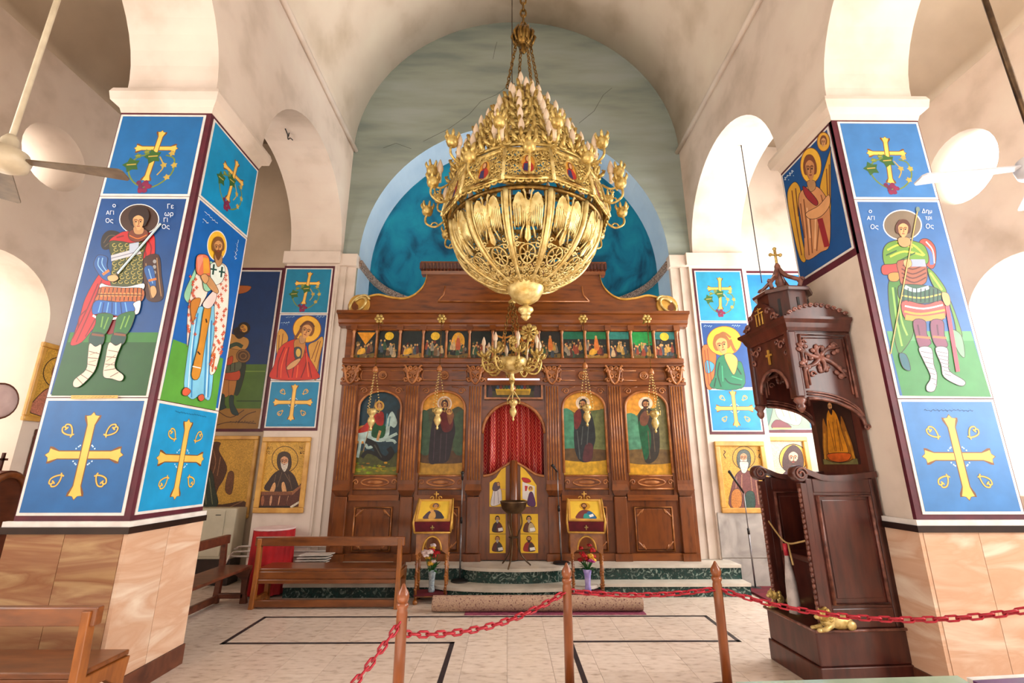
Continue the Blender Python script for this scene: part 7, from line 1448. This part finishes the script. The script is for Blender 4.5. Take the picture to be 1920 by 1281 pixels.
def chain(label, a, b, sag, za=.75, zb=.75):
    a = V(a[0], a[1], za); b = V(b[0], b[1], zb); t = thing('red_chain', label, 'chain', tuple((a + b) / 2 - V(0, 0, sag)), 0, 'red plastic barrier chains'); o = ORG[t.name]
    f = lambda u: a.lerp(b, u) - V(0, 0, sag * 4 * u * (1 - u)); pts = [f(i / 200) for i in range(201)]; Ls = [0]
    for i in range(200): Ls.append(Ls[-1] + (pts[i + 1] - pts[i]).length)
    n = int(Ls[-1] / .061); j = 0
    for k in range(n):
        s = (k + .5) / n * Ls[-1]
        while Ls[j + 1] < s: j += 1
        c = pts[j].lerp(pts[j + 1], (s - Ls[j]) / (Ls[j + 1] - Ls[j])); d = (pts[j + 1] - pts[j]).normalized()
        M = V(0, 0, 1).rotation_difference(d).to_matrix().to_4x4(); inst(link_me, 'chain_link', t, Matrix.Translation(c - o) @ M @ rot((k % 2) * PI / 2 + .4) @ Matrix.Scale(1.45, 4))
chain('red chain dropping from the nearest post to the lower left', P0, P1, .26, .6, .74); chain('red chain between the nearest post and the middle post', P1, P2, .1, .66, .75)
chain('red chain between the middle post and the post by the throne', P2, P3, .04, .75, .75); chain('red chain from the last post past throne and right pillar', P3, P4, .17, .75, .93)
# ---------------------------------------------------------------- ceiling fans
def fan(label, x, y, z, top, az, bm, hm, rm):
    t = thing('ceiling_fan', label, 'fan', (x, y, z), 0, 'ceiling fans on long rods')
    MB().tube([V(0, 0, .1), V(0, 0, top - z)], .019, 8).build('rod', rm, t, local=True); MB().lathe([(.03, .2), (.05, .16), (.055, .1), (.12, .07), (.14, .02), (.13, -.04), (.08, -.07), (.02, -.08)], 24).build('motor', hm, t, local=True)
    for k in range(3):
        a = az + k * 2 * PI / 3; M = rot(a); b = MB(); b.prism([M @ V(u, v, .0) for u, v in [(.14, -.03), (.24, -.035), (.72, -.07), (.74, -.05), (.74, .05), (.72, .07), (.24, .035), (.14, .03)]], (0, 0, .012)); b.build('blade', bm, t, local=True)
h_ = EYE + ray(8, 300) * 3.3; tip = EYE + ray(228, 356) * 3.45
fan('cream ceiling fan with brown blades on long rod, upper left', h_.x, h_.y, h_.z, 6.75, math.atan2(tip.y - h_.y, tip.x - h_.x), 'fan_wood', 'fan_cream', 'fan_cream')
h2 = EYE + ray(1955, 312) * 3.2; tip = EYE + ray(1740, 386) * 3.3
fan('white ceiling fan with dark green rod at the right edge', h2.x, h2.y, h2.z, 6.75, math.atan2(tip.y - h2.y, tip.x - h2.x), 'fan_white', 'fan_white', 'bronze')
# wire and hook in the right arch
t = thing('hanging_wire', 'thin dark wire hanging from a bar in the right arch', 'wire', (3.7, 6.4, 4.4)); a = AX(1388, 262, 3.72); MB().tube([a, V(a.x, a.y, 4.3)], .008, 6).build('wire', 'black', t); MB().tube([a + V(0, -.55, .0), a + V(0, .0, .0), a + V(0, .25, .0)], .012, 6).build('bar', 'white_metal', t)
# red runner by the throne
tag(bevel(MB().box(3.38, 4.1, 4.9, 7.35, 0, .03).build('red_runner', 'velvet'), .004), 'dark red runner lying under the right arch behind the throne', 'carpet')
# foreground glass-topped stand, lower right
t = thing('glass_table', 'pale green glass table top at the bottom right edge', 'table', (1.9, 2.15, 0)); a, b = AZ(1380, 1279, .75), AZ(1795, 1267, .75)
MB().prism([V(a.x, a.y, .735), V(b.x, b.y, .735), V(b.x - .15, b.y - .7, .735), V(a.x, a.y - .7, .735)], (0, 0, .015)).build('glass_top', 'glass_green', t)
for x, y in ((a.x + .08, a.y - .08), (b.x - .08, b.y - .08), (a.x + .08, a.y - .6), (b.x - .25, b.y - .6)): MB().box(x - .02, x + .02, y - .02, y + .02, 0, .735).build('leg', 'metal', t)
t = thing('striped_board', 'white and purple edged board at the bottom right corner', 'board', (2.6, 2.4, 0)); a, b = AZ(1812, 1270, .74), AZ(1960, 1262, .74)
for k, m in enumerate(('white_paint', 'purple')): MB().prism([V(a.x, a.y - k * .03, .72 - k * .002), V(b.x, b.y - k * .03, .72 - k * .002), V(b.x, b.y - .03 - k * .4, .72), V(a.x, a.y - .03 - k * .4, .72)], (0, 0, .02)).build('edge_strip' if k == 0 else 'board_top', m, t)
for x, y in ((a.x + .08, a.y - .06), (b.x - .06, b.y - .06), (a.x + .08, a.y - .4), (b.x - .06, b.y - .4)): MB().box(x - .015, x + .015, y - .015, y + .015, 0, .72).build('leg', 'metal', t)
# small wooden shrine and round plaque at the left edge
c = AX(10, 925, -4.6); t = thing('icon_kiosk', 'brown wooden icon kiosk with arched top and cross at left edge', 'icon stand', (-4.6, c.y, 0)); k0 = c.z
m = MB(); n = 14; w = .2
m.prism([V(-4.6, c.y - w, 0), V(-4.6, c.y + w, 0)] + [V(-4.6, c.y + w * math.cos(PI * i / n), k0 + w * math.sin(PI * i / n)) for i in range(n + 1)], (-.25, 0, 0)); m.build('case', 'wood_old', t); MB().tube([V(-4.59, c.y + w * .8 * math.cos(PI * i / n), k0 + w * .8 * math.sin(PI * i / n)) for i in range(n + 1)], .03, 6).build('arch_moulding', 'wood_bench', t)
m = MB(); m.box(-4.72, -4.70, c.y - .01, c.y + .01, k0 + w, k0 + w + .16).box(-4.72, -4.70, c.y - .04, c.y + .04, k0 + w + .09, k0 + w + .11); m.build('cross', 'wood_dark', t)
c = AX(-6, 752, -5.95); t = thing('round_wall_lamp', 'dusty pink round fixture on the wall at the left edge', 'wall lamp', (-5.95, c.y, c.z)); MB().lathe([(.2, 0), (.21, .03), (.16, .06), (.05, .08)], 24, M=Matrix.Rotation(PI / 2, 3, 'Y')).build('disc', 'pink_cloth', t, local=True); MB().tube([V(.03, .2 * math.cos(i * PI / 12), .2 * math.sin(i * PI / 12)) for i in range(24)], .015, 6, True).build('rim', 'wood_old', t, local=True)

# little iron hook in the crown of the left arch
c = V(-3.4, 6.1, ZS + 1.355); t = thing('iron_hook', 'small dark iron hook in the crown of the left arch', 'hook', tuple(c)); m = MB(); m.tube(crv([c + V(0, -.12, -.02), c + V(0, -.04, -.05), c + V(0, 0, -.11), c + V(0, .05, -.05), c + V(0, .13, -.02)], False, 4), .009, 6); m.build('double_hook', 'black', t); MB().tube([c + V(0, 0, .01), c + V(0, 0, -.06)], .009, 6).build('shank', 'black', t)
